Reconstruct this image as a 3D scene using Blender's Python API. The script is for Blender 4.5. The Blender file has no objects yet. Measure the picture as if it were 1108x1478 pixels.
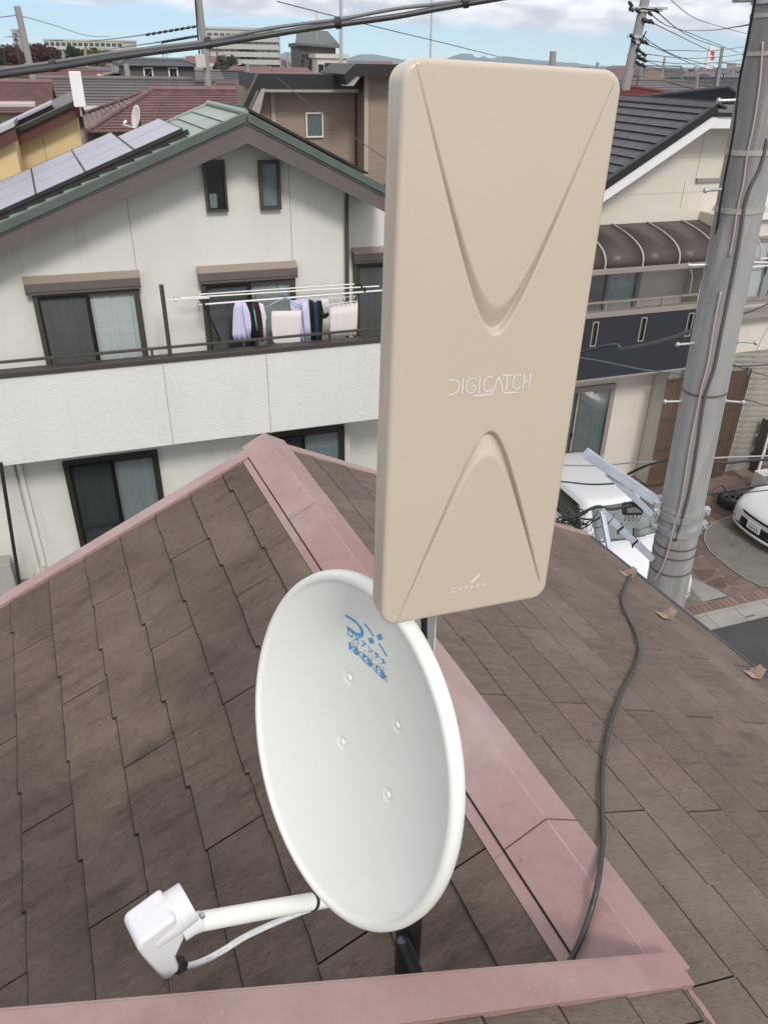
import bpy, bmesh, math, random
from mathutils import Vector, Matrix
random.seed(7)
C = bpy.context.scene.collection
sc = bpy.context.scene
R_ = math.radians

# ------------------------------------------------------------------ camera, sky, sun, exposure
HC = 8.1                                   # the camera's height above the street
PITCH, ROLL, FPX, PW, PH = R_(30.4), R_(1.03), 1110.0, 1108.0, 1478.0
FWD = Vector((0, math.cos(PITCH), -math.sin(PITCH)))
_r0, _u0 = Vector((1, 0, 0)), Vector((0, math.sin(PITCH), math.cos(PITCH)))
RT = _r0*math.cos(ROLL) + _u0*math.sin(ROLL)
UP = -_r0*math.sin(ROLL) + _u0*math.cos(ROLL)
CAM = Vector((0, 0, HC))
cd = bpy.data.cameras.new('camera'); cam = bpy.data.objects.new('camera', cd); C.objects.link(cam)
cd.sensor_fit = 'VERTICAL'; cd.sensor_height = 24.0; cd.lens = 24.0*FPX/PH
cd.clip_start = 0.02; cd.clip_end = 30000
M3 = Matrix((RT, UP, -FWD)).transposed()
cam.matrix_world = Matrix.Translation(CAM) @ M3.to_4x4()
sc.camera = cam

w = bpy.data.worlds.new('World'); sc.world = w; w.use_nodes = True
nt = w.node_tree; N = nt.nodes; L = nt.links
for n in list(N): N.remove(n)
SUN_AZ, SUN_EL = 158.0, 40.0               # compass bearing from the camera's forward axis, clockwise
out = N.new('ShaderNodeOutputWorld'); bg = N.new('ShaderNodeBackground'); bg.inputs['Strength'].default_value = 0.10
sky = N.new('ShaderNodeTexSky'); sky.sky_type = 'NISHITA'; sky.sun_disc = False
sky.sun_elevation = R_(SUN_EL); sky.sun_rotation = R_(SUN_AZ); sky.altitude = 60; sky.air_density = 1.0
sky.dust_density = 0.6; sky.ozone_density = 1.6
tc = N.new('ShaderNodeTexCoord'); sep = N.new('ShaderNodeSeparateXYZ'); L.new(tc.outputs['Generated'], sep.inputs[0])
lf = N.new('ShaderNodeVectorMath'); lf.operation = 'ADD'; lf.inputs[1].default_value = (0, 0, 0.07); L.new(tc.outputs['Generated'], lf.inputs[0])
lfn = N.new('ShaderNodeVectorMath'); lfn.operation = 'NORMALIZE'; L.new(lf.outputs[0], lfn.inputs[0]); L.new(lfn.outputs[0], sky.inputs[0])
def mth(op, a, b=None, clamp=False):
    n = N.new('ShaderNodeMath'); n.operation = op; n.use_clamp = clamp
    for i, v in enumerate((a, b)):
        if v is None: continue
        if isinstance(v, (int, float)): n.inputs[i].default_value = v
        else: L.new(v, n.inputs[i])
    return n.outputs[0]
zz = mth('MAXIMUM', sep.outputs[2], 0.0)
comb = N.new('ShaderNodeVectorMath'); comb.operation = 'MULTIPLY'; comb.inputs[1].default_value = (9.0, 9.0, 30.0); L.new(tc.outputs['Generated'], comb.inputs[0])
n1 = N.new('ShaderNodeTexNoise'); n1.inputs['Scale'].default_value = 1.0; n1.inputs['Detail'].default_value = 8; n1.inputs['Roughness'].default_value = 0.55
n2 = N.new('ShaderNodeTexNoise'); n2.inputs['Scale'].default_value = 2.2; n2.inputs['Detail'].default_value = 6
L.new(comb.outputs[0], n1.inputs['Vector']); L.new(comb.outputs[0], n2.inputs['Vector'])
# clouds: a broken deck from about 2 degrees up, a clear strip along the horizon (lower on the right)
lift = mth('MULTIPLY', sep.outputs[0], 0.030)
cov = mth('ADD', mth('MULTIPLY', mth('ADD', mth('SUBTRACT', sep.outputs[2], 0.034), lift), 90.0), mth('MULTIPLY', mth('SUBTRACT', n1.outputs['Fac'], 0.5), 3.6))
cov = mth('ADD', cov, 0.15, True)
r1 = N.new('ShaderNodeValToRGB'); r1.color_ramp.interpolation = 'EASE'
r1.color_ramp.elements[0].position = 0.36; r1.color_ramp.elements[0].color = (5.0, 4.95, 5.6, 1)
r1.color_ramp.elements[1].position = 0.66; r1.color_ramp.elements[1].color = (9.4, 9.15, 9.1, 1)
L.new(n2.outputs['Fac'], r1.inputs[0])
sat = N.new('ShaderNodeHueSaturation'); sat.inputs['Saturation'].default_value = 1.22; sat.inputs['Value'].default_value = 1.08
L.new(sky.outputs[0], sat.inputs['Color'])
mx = N.new('ShaderNodeMix'); mx.data_type = 'RGBA'
L.new(cov, mx.inputs[0]); L.new(sat.outputs[0], mx.inputs[6]); L.new(r1.outputs[0], mx.inputs[7])
L.new(mx.outputs[2], bg.inputs['Color']); L.new(bg.outputs[0], out.inputs[0])

sd = bpy.data.lights.new('sun', 'SUN'); sun = bpy.data.objects.new('sun', sd); C.objects.link(sun)
sd.energy = 1.40; sd.angle = R_(12); sd.color = (1.0, 0.95, 0.87)
sdir = Vector((math.sin(R_(SUN_AZ))*math.cos(R_(SUN_EL)), math.cos(R_(SUN_AZ))*math.cos(R_(SUN_EL)), math.sin(R_(SUN_EL))))
sun.rotation_euler = sdir.to_track_quat('Z', 'Y').to_euler(); sun.location = (6, -6, 20)
vs = sc.view_settings; vs.view_transform = 'Standard'; vs.look = 'None'; vs.exposure = 0.63; vs.gamma = 1.0; vs.use_curve_mapping = False

# ------------------------------------------------------------------ geometry helpers
def ray(px, py): return (FWD*FPX + RT*(px-PW/2) + UP*(PH/2-py)).normalized()
def hit(px, py, n, p0):
    d = ray(px, py); return CAM + d*((p0-CAM).dot(n)/d.dot(n))
def at_z(px, py, z=0.0): return hit(px, py, Vector((0, 0, 1)), Vector((0, 0, z)))
def at_y(px, py, y): return hit(px, py, Vector((0, 1, 0)), Vector((0, y, 0)))
FA = R_(70.2)
FE = Vector((math.sin(FA), math.cos(FA), 0)); FM = Vector((math.cos(FA), -math.sin(FA), 0))   # along the facades; facade normal towards us
Z = Vector((0, 0, 1))
def fac(s, px, py):
    """where the sight line meets the plane parallel to the house fronts, s metres back: (along, height)"""
    p = hit(px, py, FM, -FM*s); return (p.dot(FE), p.z)
def fp(s, a, z): return FE*a - FM*s + Z*z
def fpx(s, px, py): return fp(s, *fac(s, px, py))

class MB:
    def __init__(self): self.v, self.f, self.smooth = [], [], False
    def add(self, vs, fs):
        o = len(self.v); self.v += [Vector(x) for x in vs]; self.f += [tuple(o+i for i in f) for f in fs]; return self
    def box(self, c, ax, half):
        c = Vector(c); a, b, d = [Vector(x)*h for x, h in zip(ax, half)]
        vs = [c+a*i+b*j+d*k for i in (-1, 1) for j in (-1, 1) for k in (-1, 1)]
        return self.add(vs, [(0,1,3,2),(4,6,7,5),(0,4,5,1),(2,3,7,6),(0,2,6,4),(1,5,7,3)])
    def prism(self, poly, vec):
        poly = [Vector(p) for p in poly]; vec = Vector(vec); n = len(poly)
        nn = Vector((0, 0, 0))
        for i in range(n): nn += poly[i].cross(poly[(i+1) % n])
        if nn.dot(vec) > 0: poly = poly[::-1]
        return self.add(poly + [p+vec for p in poly], [tuple(range(n)), tuple(range(2*n-1, n-1, -1))] + [((i+1) % n, i, n+i, n+(i+1) % n) for i in range(n)])
    def tube(self, pts, r, seg=10, caps=True):
        pts = [Vector(p) for p in pts]; n = len(pts); rs = r if isinstance(r, (list, tuple)) else [r]*n
        t = (pts[1]-pts[0]).normalized(); u = t.orthogonal().normalized(); vs = []
        for i, p in enumerate(pts):
            t2 = (pts[min(i+1, n-1)]-pts[max(i-1, 0)]).normalized()
            u = (u - t2*u.dot(t2)).normalized(); v = t2.cross(u)
            for k in range(seg):
                a = 2*math.pi*k/seg; vs.append(p + (u*math.cos(a)+v*math.sin(a))*rs[i])
        fs = []
        for i in range(n-1):
            for k in range(seg):
                k2 = (k+1) % seg; fs.append((i*seg+k, i*seg+k2, (i+1)*seg+k2, (i+1)*seg+k))
        if caps: fs += [tuple(range(seg-1, -1, -1)), tuple(range((n-1)*seg, n*seg))]
        return self.add(vs, fs)
    def lathe(self, c, axis, prof, seg=32, ref=None):
        """prof: list of (radius, along)"""
        axis = Vector(axis).normalized(); u = (Vector(ref) if ref else axis.orthogonal()).normalized(); v = axis.cross(u); vs = []; c = Vector(c)
        for r, h in prof:
            for k in range(seg):
                a = 2*math.pi*k/seg; vs.append(c + axis*h + (u*math.cos(a)+v*math.sin(a))*max(r, 1e-5))
        fs = []
        for i in range(len(prof)-1):
            for k in range(seg):
                k2 = (k+1) % seg; fs.append((i*seg+k, i*seg+k2, (i+1)*seg+k2, (i+1)*seg+k))
        return self.add(vs, fs)
    def sphere(self, c, r, seg=12):
        return self.lathe(c, Z, [(r*math.sin(math.pi*i/8), -r*math.cos(math.pi*i/8)) for i in range(9)], seg)
    def build(self, name, mat, parent=None, smooth=None, bevel=0, **kw):
        me = bpy.data.meshes.new(name); me.from_pydata([tuple(x) for x in self.v], [], self.f); me.validate()
        bm = bmesh.new(); bm.from_mesh(me); bmesh.ops.recalc_face_normals(bm, faces=bm.faces); bm.to_mesh(me); bm.free()
        me.materials.append(mat)
        o = bpy.data.objects.new(name, me); C.objects.link(o)
        if smooth or self.smooth:
            for p in me.polygons: p.use_smooth = True
            if smooth and smooth is not True:
                me.set_sharp_from_angle(angle=R_(smooth))
        if bevel:
            m = o.modifiers.new('bevel', 'BEVEL'); m.width = bevel; m.segments = 2; m.limit_method = 'ANGLE'; m.angle_limit = R_(35)
        if parent is not None: put(o, parent)
        for k, v in kw.items(): o[k] = v
        return o
def put(o, parent):
    o.parent = parent; o.matrix_parent_inverse = parent_world(parent).inverted()
def parent_world(p):
    m = Matrix.Translation(p.location) @ p.rotation_euler.to_matrix().to_4x4() if p.matrix_basis else Matrix.Identity(4)
    if p.parent: m = parent_world(p.parent) @ p.matrix_parent_inverse @ m
    return m
def thing(name, label, cat, loc=(0, 0, 0), group=None):
    o = bpy.data.objects.new(name, None); C.objects.link(o); o.location = Vector(loc); o.empty_display_size = 0.2
    o['label'] = label; o['category'] = cat
    if group: o['group'] = group
    return o
def tag(o, label, cat, group=None):
    o['label'] = label; o['category'] = cat
    if group: o['group'] = group
    return o
def copy_part(src, parent, mat4, name=None, label=None):
    """another object with the same mesh, given its own world matrix under the parent"""
    o = src.copy(); C.objects.link(o)
    if parent is not None: put(o, parent)
    o.matrix_basis = mat4
    if label: o['label'] = label
    return o
def frame_mat(o, x, y, z):
    x, y, z, o = Vector(x), Vector(y), Vector(z), Vector(o)
    return Matrix(((x.x, y.x, z.x, o.x), (x.y, y.y, z.y, o.y), (x.z, y.z, z.z, o.z), (0, 0, 0, 1)))

# ------------------------------------------------------------------ materials
def mat(name, col, rough=0.6, metal=0.0, var=0.0, vscale=4.0, bump=0.0, bscale=60.0, col2=None, spec=0.5, coord='pos', stretch=(1,1,1), axes=None, streak=None, detail=6, coat=0.0, per=0.0, bdist=0.01):
    m = bpy.data.materials.new(name); m.use_nodes = True; t = m.node_tree; b = t.nodes['Principled BSDF']
    b.inputs['Roughness'].default_value = rough; b.inputs['Metallic'].default_value = metal; b.inputs['Specular IOR Level'].default_value = spec
    b.inputs['Coat Weight'].default_value = coat
    col = tuple(col)+(1,) if len(col) == 3 else col
    b.inputs['Base Color'].default_value = col
    if coord == 'obj':
        g = t.nodes.new('ShaderNodeTexCoord').outputs['Object']
    else:
        g = t.nodes.new('ShaderNodeNewGeometry').outputs['Position']
    if axes is not None:                     # coordinates along three given directions
        cb = t.nodes.new('ShaderNodeCombineXYZ')
        for i, a in enumerate(axes):
            d = t.nodes.new('ShaderNodeVectorMath'); d.operation = 'DOT_PRODUCT'; t.links.new(g, d.inputs[0]); d.inputs[1].default_value = tuple(a); t.links.new(d.outputs['Value'], cb.inputs[i])
        g = cb.outputs[0]
    def noise(scale, st=(1,1,1), det=detail, rg=0.6):
        mp = t.nodes.new('ShaderNodeMapping'); mp.inputs['Scale'].default_value = st; t.links.new(g, mp.inputs['Vector'])
        nz = t.nodes.new('ShaderNodeTexNoise'); nz.inputs['Scale'].default_value = scale; nz.inputs['Detail'].default_value = det; nz.inputs['Roughness'].default_value = rg
        t.links.new(mp.outputs[0], nz.inputs['Vector']); return nz.outputs['Fac']
    def ramp(src, a, bb):
        r = t.nodes.new('ShaderNodeMapRange'); r.inputs['From Min'].default_value = a; r.inputs['From Max'].default_value = bb; t.links.new(src, r.inputs['Value']); return r.outputs['Result']
    def mix(f, a, bb, mode='MIX'):
        x = t.nodes.new('ShaderNodeMix'); x.data_type = 'RGBA'; x.blend_type = mode
        for i, v in ((0, f), (6, a), (7, bb)):
            if isinstance(v, (int, float)): x.inputs[i].default_value = v
            elif isinstance(v, tuple): x.inputs[i].default_value = v
            else: t.links.new(v, x.inputs[i])
        return x.outputs[2]
    cur = col
    if var or col2:
        c2 = tuple(col2)+(1,) if col2 else tuple(c*(1-var) for c in col[:3])+(1,)
        cur = mix(ramp(noise(vscale, stretch), 0.35, 0.65), col, c2)
    if streak:
        for (scl, st, a, bb, amt, scol) in streak:
            f = ramp(noise(scl, st), a, bb)
            mm = t.nodes.new('ShaderNodeMath'); mm.operation = 'MULTIPLY'; mm.use_clamp = True; t.links.new(f, mm.inputs[0]); mm.inputs[1].default_value = amt
            cur = mix(mm.outputs[0], cur, tuple(scol)+(1,))
    if per:
        oi = t.nodes.new('ShaderNodeObjectInfo'); k = ramp(oi.outputs['Random'], 0, 1)
        hs = t.nodes.new('ShaderNodeHueSaturation'); mr = t.nodes.new('ShaderNodeMapRange'); mr.inputs['To Min'].default_value = 1-per; mr.inputs['To Max'].default_value = 1+per
        t.links.new(oi.outputs['Random'], mr.inputs['Value']); t.links.new(mr.outputs[0], hs.inputs['Value'])
        if isinstance(cur, tuple): hs.inputs['Color'].default_value = cur
        else: t.links.new(cur, hs.inputs['Color'])
        cur = hs.outputs[0]
    if not isinstance(cur, tuple): t.links.new(cur, b.inputs['Base Color'])
    if bump:
        bp = t.nodes.new('ShaderNodeBump'); bp.inputs['Strength'].default_value = bump; bp.inputs['Distance'].default_value = bdist
        t.links.new(noise(bscale, stretch), bp.inputs['Height']); t.links.new(bp.outputs[0], b.inputs['Normal'])
    return m
def glass(name, tint=(0.5, 0.52, 0.53), refl=1.0, base=0.07):
    """a thin pane: sees through, mirrors the surroundings at grazing angles"""
    m = bpy.data.materials.new(name); m.use_nodes = True; t = m.node_tree; t.nodes.clear()
    o = t.nodes.new('ShaderNodeOutputMaterial'); tr = t.nodes.new('ShaderNodeBsdfTransparent'); gl = t.nodes.new('ShaderNodeBsdfGlossy')
    tr.inputs[0].default_value = tuple(tint)+(1,); gl.inputs['Roughness'].default_value = 0.02; gl.inputs[0].default_value = (refl, refl, refl, 1)
    lw = t.nodes.new('ShaderNodeLayerWeight'); lw.inputs[0].default_value = 0.5
    pw_ = t.nodes.new('ShaderNodeMath'); pw_.operation = 'POWER'; pw_.inputs[1].default_value = 4.0; t.links.new(lw.outputs['Facing'], pw_.inputs[0])
    ma = t.nodes.new('ShaderNodeMath'); ma.operation = 'MULTIPLY_ADD'; ma.inputs[1].default_value = 0.90; ma.inputs[2].default_value = base; t.links.new(pw_.outputs[0], ma.inputs[0])
    mx = t.nodes.new('ShaderNodeMixShader'); t.links.new(ma.outputs[0], mx.inputs[0]); t.links.new(tr.outputs[0], mx.inputs[1]); t.links.new(gl.outputs[0], mx.inputs[2]); t.links.new(mx.outputs[0], o.inputs[0])
    return m

# ------------------------------------------------------------------ shared materials
RA = R_(-24.49)
RR = Vector((math.sin(RA), math.cos(RA), 0)); RQ = Vector((math.cos(RA), -math.sin(RA), 0))   # along the ridge (away); across it (to the right)
A0 = CAM + Vector((-0.5633, 3.3185, -1.58))                                               # far end of the ridge
AL, AR = R_(24.0), R_(26.3)
DL = -RQ*math.cos(AL) - Z*math.sin(AL); NL = -RQ*math.sin(AL) + Z*math.cos(AL)             # left slope: downhill, normal
DR = RQ*math.cos(AR) - Z*math.sin(AR); NR = RQ*math.sin(AR) + Z*math.cos(AR)
def slate_mat(name, dn, base, dark, light, moss, mossamt, k=1.0):
    return mat(name, base, 0.86, coord='pos', axes=(RR, dn, Z), var=0.14, vscale=1.5, spec=0.18, per=0.08, bump=0.9, bscale=130, bdist=0.0035, stretch=(1.6, 0.45, 1.0),
        streak=[(2.6, (1.6, 0.35, 1), 0.52, 0.70, 0.50*k, dark), (7.0, (2.6, 0.20, 1), 0.52, 0.70, 0.62*k, dark), (26.0, (2.4, 0.09, 1), 0.52, 0.72, 0.30, dark), (95.0, (1.6, 0.35, 1), 0.52, 0.66, 0.50, tuple(x*0.78 for x in dark)),
                (1.1, (1, 0.7, 1), 0.50, 0.72, mossamt, moss), (34.0, (2.0, 0.30, 1), 0.56, 0.72, 0.35, light), (3.5, (1.0, 0.9, 1), 0.50, 0.72, 0.35, light), (260.0, (1, 1, 1), 0.66, 0.74, 0.5, tuple(x*1.5 for x in light))])
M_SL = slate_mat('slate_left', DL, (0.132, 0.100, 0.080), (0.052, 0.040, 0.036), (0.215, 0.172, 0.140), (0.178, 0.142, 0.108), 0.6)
M_SR = slate_mat('slate_right', DR, (0.158, 0.124, 0.104), (0.072, 0.057, 0.050), (0.235, 0.192, 0.160), (0.178, 0.155, 0.116), 0.6, 0.75)  # same slate as the left; the slope's brighter light is put into the colour
M_EDGE = mat('slate_dark_edge', (0.022, 0.018, 0.016), 0.95, bump=0.5, bscale=200, var=0.3, vscale=60)  # near-black strip along each slate's lower edge and sides
M_PINK = mat('pink_flashing', (0.340, 0.228, 0.210), 0.38, coord='pos', axes=(RR, RQ, Z), spec=0.45, col2=(0.300, 0.176, 0.162), vscale=1.3, bump=0.12, bscale=130, bdist=0.002,
    streak=[(3.0, (1, 1, 1), 0.50, 0.72, 0.80, (0.385, 0.300, 0.280)), (22.0, (1, 1, 1), 0.50, 0.74, 0.45, (0.245, 0.175, 0.165)), (60.0, (1, 1, 1), 0.52, 0.70, 0.30, (0.22, 0.145, 0.135)), (1.1, (1, 1, 1), 0.46, 0.66, 0.55, (0.42, 0.345, 0.325)), (5.0, (1, 1, 1), 0.56, 0.72, 0.5, (0.20, 0.14, 0.13)), (140.0, (1, 1, 1), 0.66, 0.74, 0.55, (0.62, 0.48, 0.46)), (210.0, (1, 1, 1), 0.70, 0.76, 0.5, (0.22, 0.14, 0.13))])
M_CAPF = mat('pale_edge', (0.50, 0.40, 0.38), 0.5, col2=(0.36, 0.25, 0.235), vscale=9)
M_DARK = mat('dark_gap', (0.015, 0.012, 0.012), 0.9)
M_WHITE = mat('white_paint', (0.79, 0.825, 0.785), 0.34, spec=0.5, col2=(0.775, 0.81, 0.77), vscale=7, bump=0.03, bscale=240, streak=[(30, (1,1,1), 0.62, 0.8, 0.15, (0.62, 0.64, 0.60))])
M_LNB = mat('white_plastic', (0.66, 0.67, 0.695), 0.38, bump=0.03, bscale=300)
M_CREAM = mat('beige_plastic', (0.515, 0.445, 0.365), 0.25, spec=0.5, col2=(0.505, 0.436, 0.357), vscale=6, bump=0.03, bscale=260, streak=[(170, (1,1,1), 0.70, 0.76, 0.25, (0.45, 0.38, 0.32))])
M_PRINTW = mat('white_print', (0.68, 0.68, 0.69), 0.45)
M_BLUE = mat('blue_print', (0.10, 0.36, 0.68), 0.4)
M_GREYP = mat('grey_print', (0.42, 0.45, 0.48), 0.4)
M_DGREYP = mat('dark_print', (0.16, 0.18, 0.20), 0.4)
M_BLK = mat('black_steel', (0.012, 0.012, 0.014), 0.35, spec=0.5, bump=0.1, bscale=90)
M_BLKSHINE = mat('black_tube', (0.03, 0.034, 0.045), 0.22, spec=0.6)
M_RUB = mat('black_rubber', (0.020, 0.020, 0.021), 0.45)
M_CABLE = mat('black_cable', (0.045, 0.045, 0.047), 0.40, spec=0.5, var=0.3, vscale=12)
M_GALV = mat('galvanised', (0.50, 0.52, 0.54), 0.42, metal=0.55, var=0.22, vscale=18, bump=0.1, bscale=60)
M_GALVB = mat('galvanised_arm', (0.52, 0.57, 0.66), 0.45, metal=0.25, var=0.2, vscale=9, bump=0.1, bscale=50)
M_COPPER = mat('snow_guard_metal', (0.42, 0.30, 0.245), 0.45, metal=0.2, var=0.3, vscale=25, streak=[(30, (1,1,1), 0.55, 0.7, 0.5, (0.30, 0.2, 0.16))])

# ------------------------------------------------------------------ our slate roof
roof = thing('slate_roof', 'brown slate roof in the foreground with pink metal ridge and verge caps', 'roof', A0)
def slate_mesh(seed, width=0.906, hidden=0.06, expo=0.182, th=0.0085, ch=0.0034):
    """one 910 mm slate with the stepped lower edge; x along the course, y downhill, z up"""
    rnd = random.Random(seed); bm = bmesh.new()
    cuts = [0.0]
    while cuts[-1] < width-0.26: cuts.append(cuts[-1]+rnd.uniform(0.15, 0.24))
    cuts[-1:] = [cuts[-1]] if width-cuts[-1] > 0.09 else []
    cuts.append(width)
    edge = []; cur = rnd.uniform(-0.002, 0.002)
    for i in range(len(cuts)-1):
        nxt = cur - rnd.uniform(0.004, 0.008)
        a, b = cuts[i], cuts[i+1]; k = 6
        for j in range(k+1):
            jit = rnd.uniform(-0.0011, 0.0011)
            edge.append((a+(b-a)*j/k - (0.0 if j < k else 0.0015), cur+(nxt-cur)*j/k + jit))
        cur = nxt + rnd.uniform(0.010, 0.015)
        if cur > 0.010: cur = rnd.uniform(0.001, 0.006)
    top = [(x, expo+y) for x, y in edge]
    ring = [(0, -hidden)] + top + [(width, -hidden)]
    ring2 = [(0, -hidden)] + [(x, expo+y-ch*(1+0.5*rnd.random())) for x, y in edge] + [(width, -hidden)]
    vt = [bm.verts.new((x, y, 0)) for x, y in ring2]; vm = [bm.verts.new((x, y, -min(ch*0.55, 0.0030))) for x, y in ring]; vb = [bm.verts.new((x, y, -th)) for x, y in ring]
    bm.faces.new(vt[::-1]); n = len(ring)
    for i in range(n):
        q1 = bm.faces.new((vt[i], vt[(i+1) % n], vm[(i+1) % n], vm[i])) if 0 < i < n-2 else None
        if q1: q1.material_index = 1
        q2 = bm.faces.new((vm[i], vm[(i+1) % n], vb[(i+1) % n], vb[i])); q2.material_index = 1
    bm.faces.new((vt[0], vm[0], vm[-1], vt[-1])); bm.faces.new((vt[0], vt[1], vm[1], vm[0])); bm.faces.new((vt[-1], vm[-1], vm[-2], vt[-2]))
    bmesh.ops.recalc_face_normals(bm, faces=bm.faces)
    me = bpy.data.meshes.new('slate'); bm.to_mesh(me); bm.free(); return me
SL_MESH = {}
def slate_at(o, xdir, ydir, ndir, material, seed, width, hidden=0.06):
    key = (seed, round(width, 3), material.name, hidden)
    if key not in SL_MESH:
        me = slate_mesh(seed, width, hidden, ch=0.0075 if material is M_SR else 0.0030); me.materials.append(material); me.materials.append(M_EDGE); SL_MESH[key] = me
    ob = bpy.data.objects.new('slate', SL_MESH[key]); C.objects.link(ob)
    tilt = Matrix.Rotation(math.atan(0.0085/0.182), 4, 'X')
    put(ob, roof)
    ob.matrix_basis = frame_mat(o, xdir, ydir, ndir) @ tilt
    return ob
def lay_slates(origin, down, nrm, material, first_t, ncourse, r_far, r_near, phase, t0=0.0, mirror=1, joints0=-0.46):
    """courses run along the ridge; butt line k lies at first_t + k*0.182 down the slope"""
    for k in range(ncourse):
        t_butt = first_t + k*0.182; t_up = t_butt-0.182
        s = joints0 - (0.455 if (k+phase) % 2 else 0.0)
        edges = [r_far]; x = s
        while x > r_far-0.03: x -= 0.91
        while x+0.91 < r_far-0.03: x += 0.91
        while x > r_near: edges.append(x); x -= 0.91
        edges.append(r_near)
        for a, b in zip(edges[:-1], edges[1:]):
            wd = a-b-0.004
            if wd < 0.05: continue
            seed = random.randint(0, 5) if wd > 0.85 else random.randint(0, 2)
            # start at the far edge, x runs towards the viewer; lifted so that each course sits on the one below
            o = origin + RR*(a-0.002) + down*t_up + nrm*(0.0090+random.uniform(0, 0.0012))
            hd = round(min(0.06, t_up-0.03), 4)
            slate_at(o, -RR, down, (-RR).cross(down), material, seed, wd, hd) if (-RR).cross(down).dot(nrm) > 0 else slate_mirror(o, down, material, seed, wd, a, b, origin, t_up, nrm, hd)
def slate_mirror(o, down, material, seed, wd, a, b, origin, t_up, nrm, hd):
    o2 = origin + RR*(b+0.002) + down*t_up + nrm*(0.0090+random.uniform(0, 0.0012))
    slate_at(o2, RR, down, RR.cross(down), material, seed, wd, hd)
# sub-roof boards (what the slates lie on)
deck = MB()
def slab(origin, down, nrm, t0, t1, r0, r1, th=0.12):
    p = [origin+RR*r0+down*t0, origin+RR*r1+down*t0, origin+RR*r1+down*t1, origin+RR*r0+down*t1]
    deck.prism([x - nrm*0.004 for x in p], -nrm*th)
VB_S = -1.70*1.58                          # where the higher roof's verge crosses the ridge
slab(A0, DL, NL, 0.0, 3.10, -0.05, VB_S-0.12); slab(A0, DR, NR, 0.0, 2.235, -0.05, -5.6)
deck.build('roof_deck', M_DARK, roof)
lay_slates(A0, DL, NL, M_SL, 0.182*0.38+0.0, 17, -0.065, VB_S-0.10, 1, joints0=-0.46)
lay_slates(A0, DR, NR, M_SR, 0.182*0.28+0.0, 13, -0.050, -5.5, 0, joints0=-0.46)
# house walls under the roof (seen only from the side)
M_OWN = mat('own_wall', (0.55, 0.52, 0.47), 0.8, bump=0.3, bscale=30, var=0.1)
own = MB()
pl = A0 - RR*0.45; lw, rw = -2.6, 1.75
own.prism([pl+RQ*lw+Z*(-abs(lw)*math.tan(AL)-0.16), pl-Z*0.16, pl+RQ*rw-Z*(rw*math.tan(AR)+0.16), Vector(((pl+RQ*rw).x, (pl+RQ*rw).y, 0.003)), Vector(((pl+RQ*lw).x, (pl+RQ*lw).y, 0.003))], -RR*4.8)
own.build('outer_wall', M_OWN, roof)

# ridge cap in lapped lengths, each with a lip and a flange on the slates
def capsec(s0, s1, lift=0.0):
    m = MB(); hl, hr = 0.098, 0.088
    def P(qd, up, s, side):
        if side < 0: return A0 + RR*s + DL*(qd/math.cos(AL)) + NL*up
        return A0 + RR*s + DR*(qd/math.cos(AR)) + NR*up
    prof = [(-1, hl, 0.006+lift), (-1, hl+0.001, 0.026+lift), (-1, 0.0, 0.030+lift), (1, 0.0, 0.030+lift), (1, hr, 0.024+lift), (1, hr+0.001, 0.006+lift)]
    pts = []
    for s in (s0, s1):
        for sd_, qd, up in prof:
            pts.append(P(qd, up, s, sd_) if qd > 0 else A0+RR*s+Z*(0.034+lift))
    n = len(prof); m.add(pts, [(i, i+1, n+i+1, n+i) for i in range(n-1)] + [tuple(range(n)), tuple(range(2*n-1, n-1, -1))])
    return m
joints = [0.045, -0.427*1.58, -1.463*1.58, VB_S-0.02]
for i in range(3):
    c = capsec(joints[i], joints[i+1]-(0.012 if i < 2 else 0), 0.0012*(2-i))
    c.build('ridge_cap', M_PINK, roof, bevel=0.0022)
    f = MB(); s0, s1 = joints[i]-(0.05 if i == 0 else 0.004), joints[i+1]-0.008
    q0, q1 = 0.090, 0.130
    pts = [A0+RR*s0+DL*(q0/math.cos(AL))+NL*0.020, A0+RR*s1+DL*(q0/math.cos(AL))+NL*0.020, A0+RR*s1+DL*(q1/math.cos(AL))+NL*0.018, A0+RR*s0+DL*(q1/math.cos(AL))+NL*0.018]
    f.prism(pts, -NL*0.011); f.build('ridge_flange', M_PINK, roof, bevel=0.001)
    f = MB(); qa, qb = 0.0995, 0.1035; f.prism([A0+RR*s_+DL*(q_/math.cos(AL))+NL*0.0208 for s_, q_ in ((s0, qa), (s1, qa), (s1, qb), (s0, qb))], -NL*0.003); f.build('gap_shade_strip', M_DARK, roof)  # shadow between cap lip and flange, laid on as a black strip
    for s_ in [joints[i]-0.05-0.42*k_ for k_ in range(5)]:
        if s_ > joints[i+1]+0.03:
            for (dn_, nn_, qd_, uu2) in ((DL, NL, 0.080, 0.0275), (DR, NR, 0.072, 0.0265)):
                nl = MB(); nl.lathe(A0+RR*s_+dn_*(qd_/math.cos(AL))+nn_*(uu2+0.0012*(2-i)), nn_, [(0.0001, 0.0022), (0.003, 0.0018), (0.0045, 0.0), (0.0045, -0.003)], 10); nl.build('nail_head', M_PINK, roof)
    if i < 2: jl = capsec(joints[i+1]-0.0085, joints[i+1]-0.0058, 0.0024); jl.build('lap_shade_strip', mat('lap_gap_shade', (0.07, 0.045, 0.04), 0.8) if 'lap_gap_shade' not in bpy.data.materials else bpy.data.materials['lap_gap_shade'], roof)  # dark strip proud of the cap, paints the shade of the lap gap
    # thin paler line along the fold
    g = MB(); g.tube([A0+RR*s_+Z*(0.0332+0.0012*(2-i)) for s_ in (joints[i]-0.004, joints[i+1]+0.006)], 0.0012, 6); g.build('ridge_fold', M_CAPF, roof)
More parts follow.
